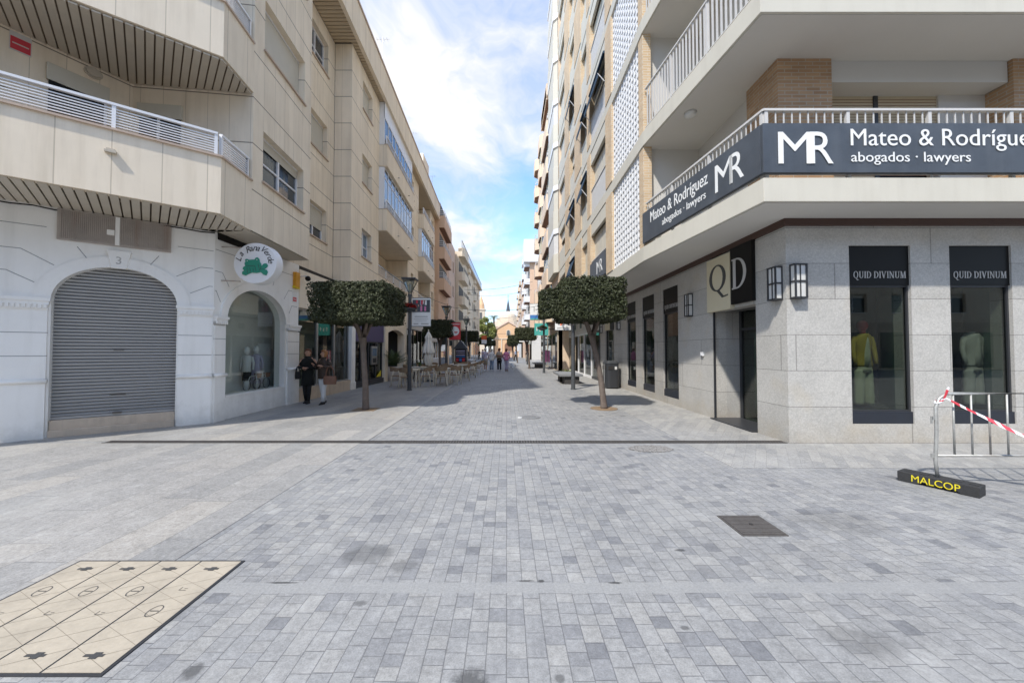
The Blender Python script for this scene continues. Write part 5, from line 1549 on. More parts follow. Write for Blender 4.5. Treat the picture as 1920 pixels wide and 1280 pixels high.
def skin_obj(name, pts, edges, radii, mats, parent=None, sub=2, root=0, smooth=True):
    me = bpy.data.meshes.new(name); me.from_pydata([Vector(p) for p in pts], edges, [])
    o = bpy.data.objects.new(name, me); C.objects.link(o)
    md = o.modifiers.new('skin', 'SKIN'); md.use_smooth_shade = True
    sv = me.skin_vertices[0].data
    for i, r in enumerate(radii):
        sv[i].radius = (r, r) if not isinstance(r, (tuple, list)) else r
        sv[i].use_root = (i == root)
    s2 = o.modifiers.new('sub', 'SUBSURF'); s2.levels = sub; s2.render_levels = sub
    bpy.context.view_layer.update(); dg = bpy.context.evaluated_depsgraph_get()
    nm = bpy.data.meshes.new_from_object(o.evaluated_get(dg)); nm.name = name
    bpy.data.objects.remove(o, do_unlink=True)
    nm.materials.clear()
    for m in (mats if isinstance(mats, list) else [mats]): nm.materials.append(m)
    nm.polygons.foreach_set('use_smooth', [smooth] * len(nm.polygons))
    o = bpy.data.objects.new(name, nm); C.objects.link(o)
    if parent: o.parent = parent
    return o


def ficus(label, loc, crown_c, size, n, leaf, seed, lean=(0, 0), pit=True, trunk_r=.082, crown=None):
    """loc: trunk foot; crown_c: crown centre relative to the foot"""
    t = thing('clipped_ficus_tree', label, 'tree', loc, group='box clipped ficus trees along the street')
    cx, cy, cz = crown_c; hb = cz - size[2] / 2
    fork = Vector((cx * .62 + lean[0], cy * .6, hb * .80))
    pts = [(0, 0, -.02), (.0, 0, .08), (cx * .10 + lean[0] * .3, .01, hb * .28), (cx * .32 + lean[0] * .7, -.01, hb * .56), tuple(fork)]
    ed = [(0, 1), (1, 2), (2, 3), (3, 4)]; rd = [trunk_r * 1.5, trunk_r * 1.12, trunk_r, trunk_r * .9, trunk_r * .95]
    rn = random.Random(seed)
    for a in range(5):
        th = a * 1.257 + rn.random(); k = len(pts)
        p1 = fork + Vector((math.cos(th) * .16, math.sin(th) * .14, hb * .16)); p2 = Vector((cx + math.cos(th) * size[0] * .26, cy + math.sin(th) * size[1] * .26, cz - size[2] * .1))
        pts += [tuple(p1), tuple(p2)]; ed += [(4, k), (k, k + 1)]; rd += [trunk_r * .5, trunk_r * .28]
    skin_obj('trunk', pts, ed, rd, M['bark'], t)
    if crown is None: cr = crown_mesh(*size, n, leaf, seed).build('crown', M['leaf'], t, merge=False, recalc=False)
    else: cr = crown.copy(); C.objects.link(cr); cr.parent = t
    cr.location = crown_c
    if pit:
        mb = MB(); mb.prism([(.42 * math.cos(R(a)) , .36 * math.sin(R(a))) for a in (45, 135, 225, 315)] if pit == 1 else [(.36 * math.cos(R(a)), .36 * math.sin(R(a))) for a in range(0, 360, 20)], -.01, .0105)
        mb.build('tree_pit', M['soil'], t)
    return t, cr


tA, crA = ficus('nearest clipped ficus tree on the left pavement by the two women, straight trunk', (-3.70, 9.70, 0), (-.17, .05, 2.75), (1.98, 1.9, 1.00), 34000, .062, 11)
tB, crB = ficus('nearest clipped ficus tree on the right with a trunk leaning left under its crown', (2.60, 9.88, 0), (-.42, .0, 2.86), (1.66, 1.8, 1.08), 30000, .062, 23, lean=(-.05, 0), pit=2)
mb = crown_mesh(.70, .9, .74, 9000, .062, 77); o_ = mb.build('crown_lobe', M['leaf'], tB, merge=False, recalc=False); o_.location = (-1.36, .1, 2.80)
t3, crC = ficus('clipped ficus tree standing behind the closed cream umbrella', (-4.1, 22.6, 0), (.0, 0, 2.87), (1.8, 1.8, 1.05), 11000, .10, 31, pit=0)
for i, (x, y, lbx) in enumerate(((-3.7, 36.5, 'clipped ficus tree on the left with the red banner before its crown'), (-3.1, 54, 'far left clipped ficus tree near the beige shops'), (-3.0, 70, 'farthest left clipped ficus tree by the loose green tree'))):
    ficus(lbx, (x, y, 0), (0, 0, 2.95), (1.8, 1.8, 1.05), 0, 0, 40 + i, pit=0, crown=crC)
for i, (x, y, cx, lbx) in enumerate(((1.95, 31.5, -.35, 'clipped ficus tree on the right with a slanting trunk behind the second bench'), (1.35, 46, -.3, 'clipped ficus tree on the right, third along the street'), (1.15, 60, -.2, 'clipped ficus tree on the right, fourth along the street'), (1.2, 76, 0, 'farthest clipped ficus tree on the right before the church'))):
    ficus(lbx, (x, y, 0), (cx, 0, 2.95), (1.8, 1.8, 1.05), 0, 0, 50 + i, pit=0, crown=crC)


def loose_tree(label, loc, h, rx, ry, cz, rz, n, leaf, matn, seed, name='broadleaf_tree'):
    t = thing(name, label, 'tree', loc)
    rn = random.Random(seed); pts = [(0, 0, 0), (.1, 0, h * .2), (.0, .1, h * .42)]; ed = [(0, 1), (1, 2)]; rd = [.28, .2, .17]
    cl = []
    for a in range(16):
        th = a * 2.4 + rn.random(); r = rn.uniform(.3, .85); p = Vector((rx * r * math.cos(th), ry * r * math.sin(th), cz + rz * rn.uniform(-.75, .85) * (1.1 - r * .6)))
        k = len(pts); pts += [tuple(Vector((0, 0, h * .42)).lerp(p, .5)), tuple(p)]; ed += [(2, k), (k, k + 1)]; rd += [.09, .04]; cl.append(p)
    skin_obj('trunk', pts, ed, rd, M['bark'], t, sub=1)
    mb = MB()
    for i in range(n):
        c = rn.choice(cl); d_ = Vector((rn.gauss(0, 1), rn.gauss(0, 1), rn.gauss(0, .8))).normalized() * (rn.random() ** .4) * rx * .42
        p = c + d_; nn = Vector((rn.gauss(0, 1), rn.gauss(0, 1), rn.gauss(0, 1))).normalized(); tt = nn.orthogonal().normalized(); b = nn.cross(tt); l = leaf * rn.uniform(.6, 1.3)
        k = len(mb.v); mb.v += [p - tt * l / 2, p + b * l * .3, p + tt * l / 2, p - b * l * .3]; mb.f.append([k, k + 1, k + 2, k + 3]); mb.mi.append(0)
    mb.build('crown', M[matn], t, merge=False, recalc=False)
    return t


loose_tree('tall loose yellow green tree at the far end of the left pavement', (-4.9, 84, 0), 10, 1.9, 2.2, 6.0, 4.2, 9000, .30, 'leafy', 5)
loose_tree('second yellow green tree right behind the tall loose one', (-4.4, 90, 0), 8.5, 1.7, 2.0, 5.2, 3.4, 6000, .30, 'leafy', 15)
loose_tree('dark green bushy tree behind the yellow green one near the church', (-4.4, 98, 0), 9, 1.8, 2.2, 5.6, 3.6, 6000, .30, 'leafp', 6)


def palm(label, loc, h, fl, nf, seed, trunk=.16, name='palm_tree', cat='tree', parent=None, up0=.1, up1=1.15, sag=.75):
    t = parent or thing(name, label, cat, loc); rn = random.Random(seed)
    mb = MB()
    if h > .1: mb.tube([(0, 0, 0), (.05, 0, h * .5), (0, 0, h)], [trunk * 1.2, trunk, trunk * 1.1], 9); mb.build('trunk', M['bark'], t, smooth=True)
    mb = MB()
    for i in range(nf):
        th = i * 2.4 + rn.random() * .4; up = rn.uniform(up0, up1); L = fl * rn.uniform(.75, 1.1); pr = None
        d_ = Vector((math.cos(th), math.sin(th), 0)); side = Vector((-d_.y, d_.x, 0))
        for j in range(9):
            f = j / 8; p = Vector((0, 0, h)) + d_ * L * f * math.cos(up * .8) + Vector((0, 0, L * (math.sin(up) * f - sag * f * f)))
            if pr is not None:
                w_ = L * .22 * math.sin(math.pi * min(1, f + .08)) + .01; ax = (p - pr).normalized()
                for sg in (1, -1):
                    for q in (0., .5):
                        b0 = pr.lerp(p, q); tip = b0 + side * sg * w_ + ax * w_ * .7 - Vector((0, 0, w_ * .25)); e = ax * L * .022
                        mb.face([b0, b0 + e, tip])
                mb.face([pr + side * .006, p + side * .006, p - side * .006, pr - side * .006])
            pr = p
    return t, mb.build('fronds', M['leafp'], t, merge=False, recalc=False)


palm('tall palm tree left of the church dome', (-3.9, 112, 0), 11.5, 3.2, 26, 3, .25)
palm('tall palm tree right of the church dome', (5.0, 118, 0), 12.0, 3.2, 26, 4, .25)

# potted palm by the portal
t = thing('potted_palm', 'potted palm in a wide pale ceramic pot beside the stone portal', 'potted plant', (-5.85, 19.0, 0))
mb = MB(); mb.loft([((0, 0, 0), .24, .24), ((0, 0, .1), .28, .28), ((0, 0, .5), .38, .38), ((0, 0, .68), .38, .38), ((0, 0, .72), .34, .34)], 20); pt = mb.build('pot', M['potw'], t, smooth=False)
palm('', (0, 0, 0), .0, 1.5, 34, 9, parent=t, up0=.6, up1=1.45, sag=.38)[1].location = (0, 0, .78)
t = thing('potted_palm', 'smaller potted fern palm in a dark pot just right of the wide pale pot', 'potted plant', (-5.2, 20.0, 0))
mb = MB(); mb.loft([((0, 0, 0), .2, .2), ((0, 0, .35), .27, .27), ((0, 0, .4), .24, .24)], 16); mb.build('pot', M['dark'], t)
palm('', (0, 0, 0), .0, 1.0, 22, 10, parent=t, up0=.5, up1=1.4, sag=.4)[1].location = (0, 0, .38)


# ================================================================ street lamps, banners, benches
def street_lamp(label, loc, head=True, top=3.75, disc=None, flowers='red', discz=3.2, side=-1, light=True):
    t = thing('street_lamp', label, 'street lamp', loc, group='tapered lamp posts along the street')
    mb = MB(); mb.loft([((0, 0, 0), .085, .085), ((0, 0, 1.0), .078, .078), ((0, 0, top), .065, .065)], 12)
    mb.loft([((0, 0, -.01), .11, .11), ((0, 0, .04), .10, .10)], 12); mb.build('post', M['post'], t, bevel=0)
    if head:
        mb = MB(); z = top
        mb.tube([(-.09, 0, z - .12), (-.04, 0, z + .1)], .014, 6); mb.tube([(.09, 0, z - .12), (.04, 0, z + .1)], .014, 6)
        for a in range(4):
            th = math.pi / 4 + a * math.pi / 2; mb.tube([(.05 * math.cos(th), .05 * math.sin(th), z + .02), (.34 * math.cos(th), .34 * math.sin(th), z + .56)], .012, 6)
        mb.prism([(.27, .27), (-.27, .27), (-.27, -.27), (.27, -.27)], z + .55, z + .60); hd = mb.build('lamp_head', M['post'], t)
        mb = MB(); pp = [[(sx * r, sy * r, zz) for sx, sy in ((1, 1), (-1, 1), (-1, -1), (1, -1))] for r, zz in ((.035, z + .03), (.225, z + .545))]
        for i in range(4): mb.face([pp[0][i], pp[0][(i + 1) % 4], pp[1][(i + 1) % 4], pp[1][i]])
        mb.build('lamp_glass', M['shopglass'], hd)
        mb = MB(); mb.loft([((0, 0, z + .1), .04, .04), ((0, 0, z + .35), .05, .05), ((0, 0, z + .42), .02, .02)], 10); mb.build('lamp_bulb', M['lampg'], hd)
    if disc:
        x = side * .28; yo = -.12 if side > -.1 else -.1
        mb = MB(); mb.loft([((x, 0, discz - .12), .10, .10), ((x, 0, discz), .34, .34), ((x, 0, discz + .03), .34, .34)], 18); mb.tube([(0, 0, discz - .05), (x, 0, discz - .06)], .02, 6)
        pd = mb.build('planter_dish', M['post'], t)
        rn = random.Random(int(loc[1])); mb = MB()
        for i in range(420):
            a = rn.random() * 6.28; r = .34 * math.sqrt(rn.random()); p = Vector((x + r * math.cos(a), r * math.sin(a), discz + .05 + rn.random() * .24 * (1.15 - r / .34)))
            nn = Vector((rn.gauss(0, .7), rn.gauss(0, .7), 1)).normalized(); tt = nn.orthogonal(); b = nn.cross(tt); l = .055
            mb.face([p - tt * l, p + b * l * .6, p + tt * l, p - b * l * .6], 0 if rn.random() < .75 else 1)
        if flowers == 'orange':
            for i in range(46):
                a = rn.uniform(2.6, 6.6); r = .36; p = Vector((x + r * math.cos(a), r * math.sin(a), discz - rn.random() * .42)); tt = Vector((rn.gauss(0, .5), rn.gauss(0, .3), -1)).normalized(); b = tt.cross(Vector((math.cos(a), math.sin(a), 0))).normalized(); l = .09
                mb.face([p - tt * l, p + b * l * .5, p + tt * l, p - b * l * .5], 0 if rn.random() < .6 else 1)
        mb.build('flowers', [M[flowers], M['leaf']], pd, merge=False, recalc=False)
    return t


street_lamp('nearest lamp post on the left, glass lantern head and red flower dish', (-3.77, 14.3, 0), disc=True, discz=3.16, side=-.18)
street_lamp('lamp post among the cafe tables behind the closed umbrella, left side', (-3.6, 22.0, 0), top=3.6, disc=None)
street_lamp('lamp post just past the red banner, left side', (-3.4, 31.0, 0), top=3.6)
street_lamp('grey post by the first bench, its top lost in the leaning ficus crown', (2.65, 14.7, 0), disc=True, discz=2.98, flowers='orange', side=-1.25, top=3.75)
street_lamp('grey post by the second bench carrying a green dish planter', (2.58, 25.5, 0), disc=True, discz=3.05, flowers='leaf', side=-.4, top=3.75)
street_lamp('far right lamp post near the striped awning', (2.3, 41.0, 0), top=3.6)


def banner(label, x0, x1, y, z0, z1, bands, marks=()):
    """cloth banner held by two arms; bands: (z fraction from, to, material)"""
    t = thing('street_banner', label, 'banner', (x0, y, z0), world=True, group='printed banners on the lamp posts')
    f = Fr(x0, y, 1, 0, 1); W = x1 - x0; H_ = z1 - z0; cu = lambda s: .03 * math.sin(s / W * 3.0)
    mb = MB(f); n = 8
    mats = []
    for fa, fb, m in bands:
        mi = len(mats); mats.append(M[m])
        for i in range(n):
            a, b = W * i / n, W * (i + 1) / n
            for q in ((0,), (-.006,)):
                mb.fpts([(a, cu(a) + q[0], z0 + H_ * fa), (b, cu(b) + q[0], z0 + H_ * fa), (b, cu(b) + q[0], z0 + H_ * fb), (a, cu(a) + q[0], z0 + H_ * fb)], mi)
    cl = mb.build('cloth', mats, t)
    mb = MB(f); mb.box(-.02, W, -.012, .012, z1, z1 + .025); mb.box(-.02, W, -.012, .012, z0 - .025, z0); mb.build('arm', M['post'], cl)
    if marks:
        mm = {}
        for (a, b, c, d_, m) in marks: mm.setdefault(m, []).append((a, b, c, d_))
        mb = MB(f); keys = list(mm)
        for i, k in enumerate(keys):
            for j, (a, b, c, d_) in enumerate(mm[k]):
                nn = cu((a + b) / 2 * W) + .004 + .0015 * i + .0003 * j
                if (i + j) % 2 and m != 'letterg': mb.plate([(W * ((a + b) / 2 + (b - a) / 2 * math.cos(R(g_))), z0 + H_ * ((c + d_) / 2 + (d_ - c) / 2 * math.sin(R(g_)))) for g_ in range(0, 360, 30)], nn, nn + .001, i)
                else: mb.box(W * a, W * b, nn, nn + .001, z0 + H_ * c, z0 + H_ * d_, i)
        mb.build('print', [M[k] for k in keys], cl, merge=False)
    done(); return t


rn = random.Random(4)
mk = [(.04, .96, .50, .94, 'signgrey')]
cols_ = ('redsign', 'puffer', 'lilac', 'wcloth', 'pinkc', 'jeans', 'khaki', 'taper', 'lilac', 'wcloth')
for i in range(22):
    a = .05 + rn.random() * .80; z_ = .52 + .22 * (i % 2) + rn.random() * .08; mk.append((a, a + .10, z_, min(.93, z_ + .17), cols_[i % 10])); mk.append((a + .03, a + .08, min(.87, z_ + .13), min(.93, z_ + .2), 'skin'))
mk += [(.15, .85, .33, .345, 'letterd'), (.12, .88, .24, .255, 'letterg'), (.2, .8, .18, .19, 'letterg'), (.1, .35, .06, .10, 'letterg'), (.5, .9, .06, .1, 'letterg')]
b_ = banner('white event banner with a group photograph on the nearest left lamp post', -3.68, -2.95, 14.28, 2.50, 3.58, [(0, 1, 'letter')], mk)
banner('red banner with a white disc and small red writing, left side by the cafe', -3.45, -2.76, 22.0, 2.2, 3.22, [(0, .86, 'redsign'), (.86, 1, 'taper')],
       [(.08, .92, .88, .92, 'letter'), (.10, .90, .22, .78, 'letter')] + [(.3, .5, .5, .56, 'letterg'), (.45, .75, .42, .47, 'redsign'), (.5, .7, .36, .40, 'redsign')])
banner('white and blue banner with dark script on the second right post', 1.62, 2.50, 25.45, 3.68, 4.78, [(0, .08, 'tealsign'), (.08, .30, 'bluesign'), (.30, 1, 'letter')],
       [(.30, .34, .5, .82, 'letterd'), (.40, .62, .62, .66, 'letterd'), (.66, .70, .52, .78, 'letterd')])
banner('white banner half hidden by orange leaves on the nearest right post', 1.93, 2.56, 14.65, 2.37, 2.98, [(0, 1, 'letter')], [(.1, .9, .12, .16, 'letterg'), (.45, .7, .5, .8, 'orange')])
banner('small far banner with an orange top on the left side', -3.15, -2.5, 46, 2.4, 3.4, [(0, .5, 'letter'), (.5, 1, 'orange')])
banner('small white far banner on the right side by the striped awning', 1.4, 2.3, 40.8, 2.5, 3.1, [(0, 1, 'letter')])


def bench(label, loc):
    t = thing('stone_bench', label, 'bench', loc, group='stone slab benches')
    mb = MB(); mb.box(-.52, .55, -1.2, 1.2, .36, .46); mb.build('seat_slab', M['post2'], t, bevel=.008)
    for y in (-.75, .75): mb = MB(); mb.box(-.28, .40, y - .35, y + .35, 0, .36); mb.build('block_leg', M['signdark'], t, bevel=.006)
    return t


M['post2'] = mat('grey bench stone', (.22, .225, .23), .7, .15, 8); M['signdark'] = mat('dark bench block', (.05, .046, .044), .8, .2, 8)
bench('dark slab bench beside the nearest grey post on the right', (2.95, 18.1, 0))
bench('dark slab bench farther down on the right, at the foot of the slanting tree', (2.9, 33.5, 0))
t = thing('green_shrub', 'low bright green shrub growing behind the nearest bench', 'shrub', (3.35, 20.2, 0)); rn = random.Random(3)
mb = MB()
for i in range(170):
    th = rn.random() * 6.28; L = rn.uniform(.3, .62); d_ = Vector((math.cos(th) * rn.uniform(.2, .9), math.sin(th) * rn.uniform(.2, .9), 1)).normalized(); s_ = Vector((-math.sin(th), math.cos(th), 0)) * .018
    p1 = d_ * L * .6 + Vector((0, 0, .12)); p2 = d_ * L + Vector((math.cos(th), math.sin(th), 0)) * .1
    mb.face([s_ * .5, -s_ * .5, p1 - s_, p1 + s_]); mb.face([p1 - s_, p1 + s_, p2])
mb.build('leaves', M['leafy'], t, merge=False, recalc=False)
mb = MB(); mb.loft([((0, 0, 0), .34, .34), ((0, 0, .12), .36, .36)], 14); mb.build('planter', M['post2'], t)

# litter bin
t = thing('litter_bin', 'dark grey rounded double litter bin against the granite wall', 'litter bin', (4.32, 15.3, 0))
mb = MB(); out = lambda w_, d_: [(w_ * math.copysign(abs(math.cos(R(a))) ** .5, math.cos(R(a))), d_ * math.copysign(abs(math.sin(R(a))) ** .5, math.sin(R(a)))) for a in range(0, 360, 12)]
mb.prism(out(.27, .36), .04, 1.02); mb.build('body', M['dark'], t, bevel=.01)
mb = MB(); mb.prism(out(.285, .375), 1.02, 1.08); mb.prism(out(.24, .33), 1.08, 1.12); mb.build('lid', M['post'], t, bevel=.008)
mb = MB(); mb.box(-.275, -.262, -.25, -.03, .78, .92); mb.box(-.275, -.262, .03, .25, .78, .92); mb.box(-.2, .0, -.372, -.36, .78, .92); mb.build('opening', M['gap'], t)
mb = MB(); mb.box(.06, .15, -.374, -.362, .78, .9); mb.box(-.278, -.27, -.008, .008, .06, 1.0); mb.build('badge', M['lampg'], t)
mb = MB(); mb.prism(out(.25, .34), 0, .04); mb.build('foot', M['black'], t)

# cables across the street
cab = [((-6.0, 17, 5.6), (-3.6, 22, 4.3), .25, 'thin cable sagging from the cream facade to the lamp post by the umbrella'),
       ((-3.6, 22, 4.2), (2.58, 25.5, 4.75), .35, 'thin cable strung over the street between the umbrella lamp post and the blue banner post'),
       ((-3.4, 31, 4.2), (3.3, 33, 5.2), .3, 'thin cable crossing the street farther on at about lamp height'),
       ((-5.3, 46, 9.2), (3.1, 44, 9.8), .35, 'upper of the two cables high over the far street'),
       ((-5.3, 48, 8.9), (3.1, 46, 9.2), .45, 'lower of the two cables high over the far street'),
       ((-5.4, 60, 4.6), (3.2, 62, 4.6), .3, 'faint far cable in front of the church')]
for a, b, sag, lbx in cab:
    A, B_ = Vector(a), Vector(b); mb = MB()
    pts = [A.lerp(B_, i / 16) - Vector((0, 0, sag * 4 * (i / 16) * (1 - i / 16))) for i in range(17)]
    mb.tube(pts, .012 if a[1] < 40 else .02, 5)
    tag(mb.build('overhead_cable', M['post']), lbx, 'cable', 'cables strung over the street')


# ================================================================ cafe terrace
def make_chair():
    t = thing('wicker_chair', 'x', 'chair', group='wicker chairs of the cafe terrace')
    mb = MB(); mb.loft([((0, 0, .43), .20, .20), ((0, 0, .445), .235, .225), ((0, 0, .47), .23, .22)], 16); mb.build('seat', M['wicker'], t)
    mb = MB(); n = 12
    for i in range(n):          # curved band open at the front (+y is the front)
        a0, a1 = R(160 + 220 * i / n), R(160 + 220 * (i + 1) / n)
        h0, h1 = [.10 + .10 * math.sin(math.pi * q / n) ** 1.2 for q in (i, i + 1)]
        r = .265; zc = .66
        P = lambda a, rr, z: (rr * math.cos(a), rr * math.sin(a), z)
        for rr in (r, r - .0096): mb.face([P(a0, rr, zc), P(a1, rr, zc), P(a1, rr + .02, zc + h1), P(a0, rr + .02, zc + h0)])
        mb.face([P(a0, r, zc), P(a1, r, zc), P(a1, r - .018, zc), P(a0, r - .018, zc)]); mb.face([P(a0, r + .02, zc + h0), P(a1, r + .02, zc + h1), P(a1, r + .002, zc + h1), P(a0, r + .002, zc + h0)])
    mb.build('backrest', M['wicker'], t, merge=True)
    for sx in (-1, 1):
        for sy in (-1, 1):
            mb = MB(); mb.tube([(sx * .25, sy * .23, 0), (sx * .20, sy * .17, .44), (sx * .235, sy * .1, .70)] if 1 else 0, [.014, .018, .014], 7); mb.build('leg', M['woodp'], t, smooth=True)
    return t


def make_table():
    t = thing('cafe_table', 'x', 'table', group='pale topped tables of the cafe terrace')
    mb = MB(); mb.box(-.36, .36, -.36, .36, .72, .75); mb.build('tabletop', M['tabletop'], t, bevel=.006)
    for sx in (-1, 1):
        for sy in (-1, 1): mb = MB(); mb.box(sx * .31 - .022, sx * .31 + .022, sy * .31 - .022, sy * .31 + .022, 0, .72); mb.build('leg', M['woodp'], t)
    mb = MB(); mb.box(-.3, .3, -.32, -.30, .66, .72); mb.box(-.3, .3, .30, .32, .66, .72); mb.build('apron', M['woodp'], t)
    return t


ch0, tb0 = make_chair(), make_table()
tabs = [(-4.15, 15.9), (-2.95, 16.8), (-4.3, 18.3), (-2.75, 18.9), (-4.2, 20.6), (-2.6, 21.2), (-2.5, 23.6), (-2.45, 26.0)]
twords = ['cafe table nearest the lamp post with red flowers, pale square top', 'pale cafe table at the street edge, first of the outer row', 'pale cafe table right behind the nearest one, inner row, by the closed umbrella',
          'pale cafe table in the outer row, second from the camera', 'pale cafe table in the inner row before the potted palms, farthest of that row', 'pale cafe table in the outer row, third from the camera',
          'pale cafe table in the outer row beside the menu house, fourth from the camera', 'farthest cafe table of the outer row, white cloth bundle on a chair by it']
sides = ['at its left side', 'at its right side', 'at its near side', 'at its far side']
short = ['the table beside the flowered lamp post', 'the first table of the outer row', 'the second table of the inner row', 'the second table of the outer row',
         'the last table of the inner row', 'the third table of the outer row', 'the fourth table of the outer row', 'the farthest table of the terrace']
f1 = f2_ = True
for i, (x, y) in enumerate(tabs):
    t = tb0 if f1 else copy_tree(tb0); f1 = False
    t.location = (x, y, 0); t['label'] = twords[i]; t.rotation_euler.z = random.uniform(-.05, .05)
    for j, (dx, dy, rz) in enumerate(((-.62, 0, -math.pi / 2), (.62, .02, math.pi / 2), (.02, -.62, 0), (0, .62, math.pi))):
        if (i, j) in ((3, 3), (5, 2), (7, 2), (6, 3), (0, 3), (2, 2), (1, 0), (3, 0), (4, 2), (5, 0)): continue
        c = ch0 if f2_ else copy_tree(ch0); f2_ = False
        c.location = (x + dx + random.uniform(-.05, .05), y + dy + random.uniform(-.05, .05), 0); c.rotation_euler.z = rz + random.uniform(-.25, .25)
        c['label'] = 'wicker chair at ' + sides[j].replace('at its ', 'the ') + ' of ' + short[i]
t = thing('napkin_plant', 'small green plant pot on the inner row cafe table by the umbrella', 'table plant', (-4.3, 18.2, .75))
mb = MB(); mb.loft([((0, 0, 0), .05, .05), ((0, 0, .08), .06, .06)], 10); mb.build('pot', M['dark'], t)
mb = MB()
for i in range(60): a = random.random() * 6.28; p = Vector((.1 * math.cos(a) * random.random(), .1 * math.sin(a) * random.random(), .08 + random.random() * .14)); mb.ball(p, .02, .02, .02, 5)
mb.build('leaves', M['leafp'], t, merge=False, recalc=False)
t = thing('white_cloth_bundle', 'white cushions piled on a chair of the farthest cafe table', 'cushions', (-2.45, 25.35, .0))
mb = MB(); mb.ball((0, 0, .86), .26, .22, .12, 12, fn=lambda p: p * (1 + .15 * mnoise.noise(p * 9))); mb.ball((.05, .0, .70), .24, .2, .10, 12); mb.loft([((0, 0, 0), .10, .10), ((0, 0, .62), .12, .12)], 8); mb.build('cushion', M['wcloth'], t, smooth=True)

# closed umbrella
t = thing('closed_umbrella', 'closed cream cafe umbrella tied round its pole', 'umbrella', (-3.93, 18.5, 0))
mb = MB(); mb.tube([(0, 0, 0), (0, 0, 2.55)], .022, 8); mb.ball((0, 0, 2.56), .03, .03, .05); mb.build('pole', M['woodp'], t)
mb = MB(); mb.loft([((0, 0, 0), .26, .26), ((0, 0, .06), .24, .24), ((0, 0, .1), .05, .05)], 16); mb.build('base', M['dark'], t)


def folds(mb, secs, nf, amp, n=40, seed=0):
    rings = []
    for z, r in secs:
        k = len(mb.v); rings.append(k)
        for j in range(n):
            th = 2 * math.pi * j / n; rr = r * (1 + amp * math.cos(nf * th + .5 * math.sin(z * 3)) + .06 * mnoise.noise(Vector((th * 2, z * 3, seed))))
            mb.v.append(Vector((rr * math.cos(th), rr * math.sin(th), z)))
    for i in range(len(rings) - 1):
        for j in range(n): mb.f.append([rings[i] + j, rings[i] + (j + 1) % n, rings[i + 1] + (j + 1) % n, rings[i + 1] + j]); mb.mi.append(0)


mb = MB(); folds(mb, [(1.42, .26), (1.5, .28), (1.62, .25), (1.85, .20), (2.05, .13), (2.15, .15), (2.22, .16), (2.35, .10), (2.5, .03)], 8, .22)
folds(mb, [(.82, .12), (.95, .17), (1.15, .20), (1.35, .17), (1.46, .14)], 8, .25, seed=3); mb.build('canopy', M['canvas'], t, smooth=True)

# menu house
t = thing('menu_board', 'black house shaped menu stand with pictures of dishes at the edge of the terrace', 'menu board', (-3.1, 24.9, 0))
F_ = Fr(0, 0, 1, 0, 1)
mb = MB(F_); mb.plate([(-.36, 0), (.36, 0), (.36, 1.65), (-.36, 1.65)], -.18, .18); bd_ = mb.build('case', M['black'], t)
mb = MB(F_); mb.plate([(-.50, 1.65), (.50, 1.65), (.03, 2.22), (-.03, 2.22)], -.24, .24); mb.build('roof', M['signgrey'], t)
mb = MB(F_)
for k, (z0, z1, m) in enumerate(((1.48, 1.56, 0), (1.36, 1.40, 0), (1.22, 1.28, 0), (1.10, 1.18, 2))): mb.box(-.3, .3, .18, .186, z0, z1, m)
for i in range(3): mb.box(-.3 + i * .21, -.12 + i * .21, .18, .186, .82, 1.04, 1 + i % 2); mb.plate([(-.21 + i * .21 + .08 * math.cos(R(a)), .62 + .10 * math.sin(R(a))) for a in range(0, 360, 30)], .18, .187, 3)
mb.build('menu_pictures', [M['lilac'], M['redsign'], M['bluesign'], M['canvas']], bd_, merge=False)
mb = MB(F_); mb.box(-.34, -.30, -.15, .19, .0, .5); mb.box(.30, .34, -.15, .19, 0, .5); mb.build('leg', M['dark'], t)

# shop signs and awnings on the right
t = thing('teal_shop_sign', 'teal shop sign box projecting beside the second right post', 'sign', (3.0, 29, 3), world=True)
mb = MB(); mb.box(2.2, 3.3, 29.0, 29.2, 2.75, 3.7); bx = mb.build('box', M['tealsign'], t, bevel=.01)
mb = MB(); mb.box(2.35, 2.42, 28.98, 29.0, 3.1, 3.4); mb.box(2.6, 2.67, 28.98, 29.0, 3.05, 3.35); mb.box(2.85, 2.92, 28.98, 29.0, 3.1, 3.4); mb.build('print', M['letter'], bx)
mb = MB(); mb.box(3.3, 3.95, 29.08, 29.14, 3.2, 3.26); mb.build('bracket', M['dark'], t); done()
t = thing('striped_awning', 'cream and green striped shop awning over a lit green shopfront on the right', 'awning', (3.9, 44, 2.6), world=True)
mb = MB(); n = 16
for i in range(n):
    y0 = 43 + i * .35; mb.face([(3.9, y0, 3.4), (3.9, y0 + .35, 3.4), (2.8, y0 + .35, 2.75), (2.8, y0, 2.75)], i % 2); mb.face([(2.8, y0, 2.75), (2.8, y0 + .35, 2.75), (2.8, y0 + .35, 2.35), (2.8, y0, 2.35)], i % 2)
mb.build('cloth', [M['canvas'], M['innergreen']], t); mb = MB()
for y0 in (43.05, 48.5): mb.tube([(3.9, y0, 2.5), (2.85, y0, 2.72)], .02, 6)
mb.build('arm', M['pvc'], t); done()
t = thing('clothes_rack', 'rail of pink and white clothes standing outside a shop on the right', 'clothes rack', (3.45, 31, 0)); mb = MB(); mb.tube([(-.1, -.7, 0), (-.1, -.7, 1.6), (-.1, .7, 1.6), (-.1, .7, 0)], .02, 6); mb.build('frame', M['steel'], t)
mb = MB(); ms = ('pinkc', 'wcloth', 'redsign', 'pinkc', 'black2', 'wcloth')
for i in range(18): y0 = -.64 + i * .072; mb.box(-.32, .12, y0, y0 + .045, .6 + .2 * ((i * 7) % 3) / 2, 1.55, i % 6)
mb.build('clothes', [M[m] for m in ms], t)
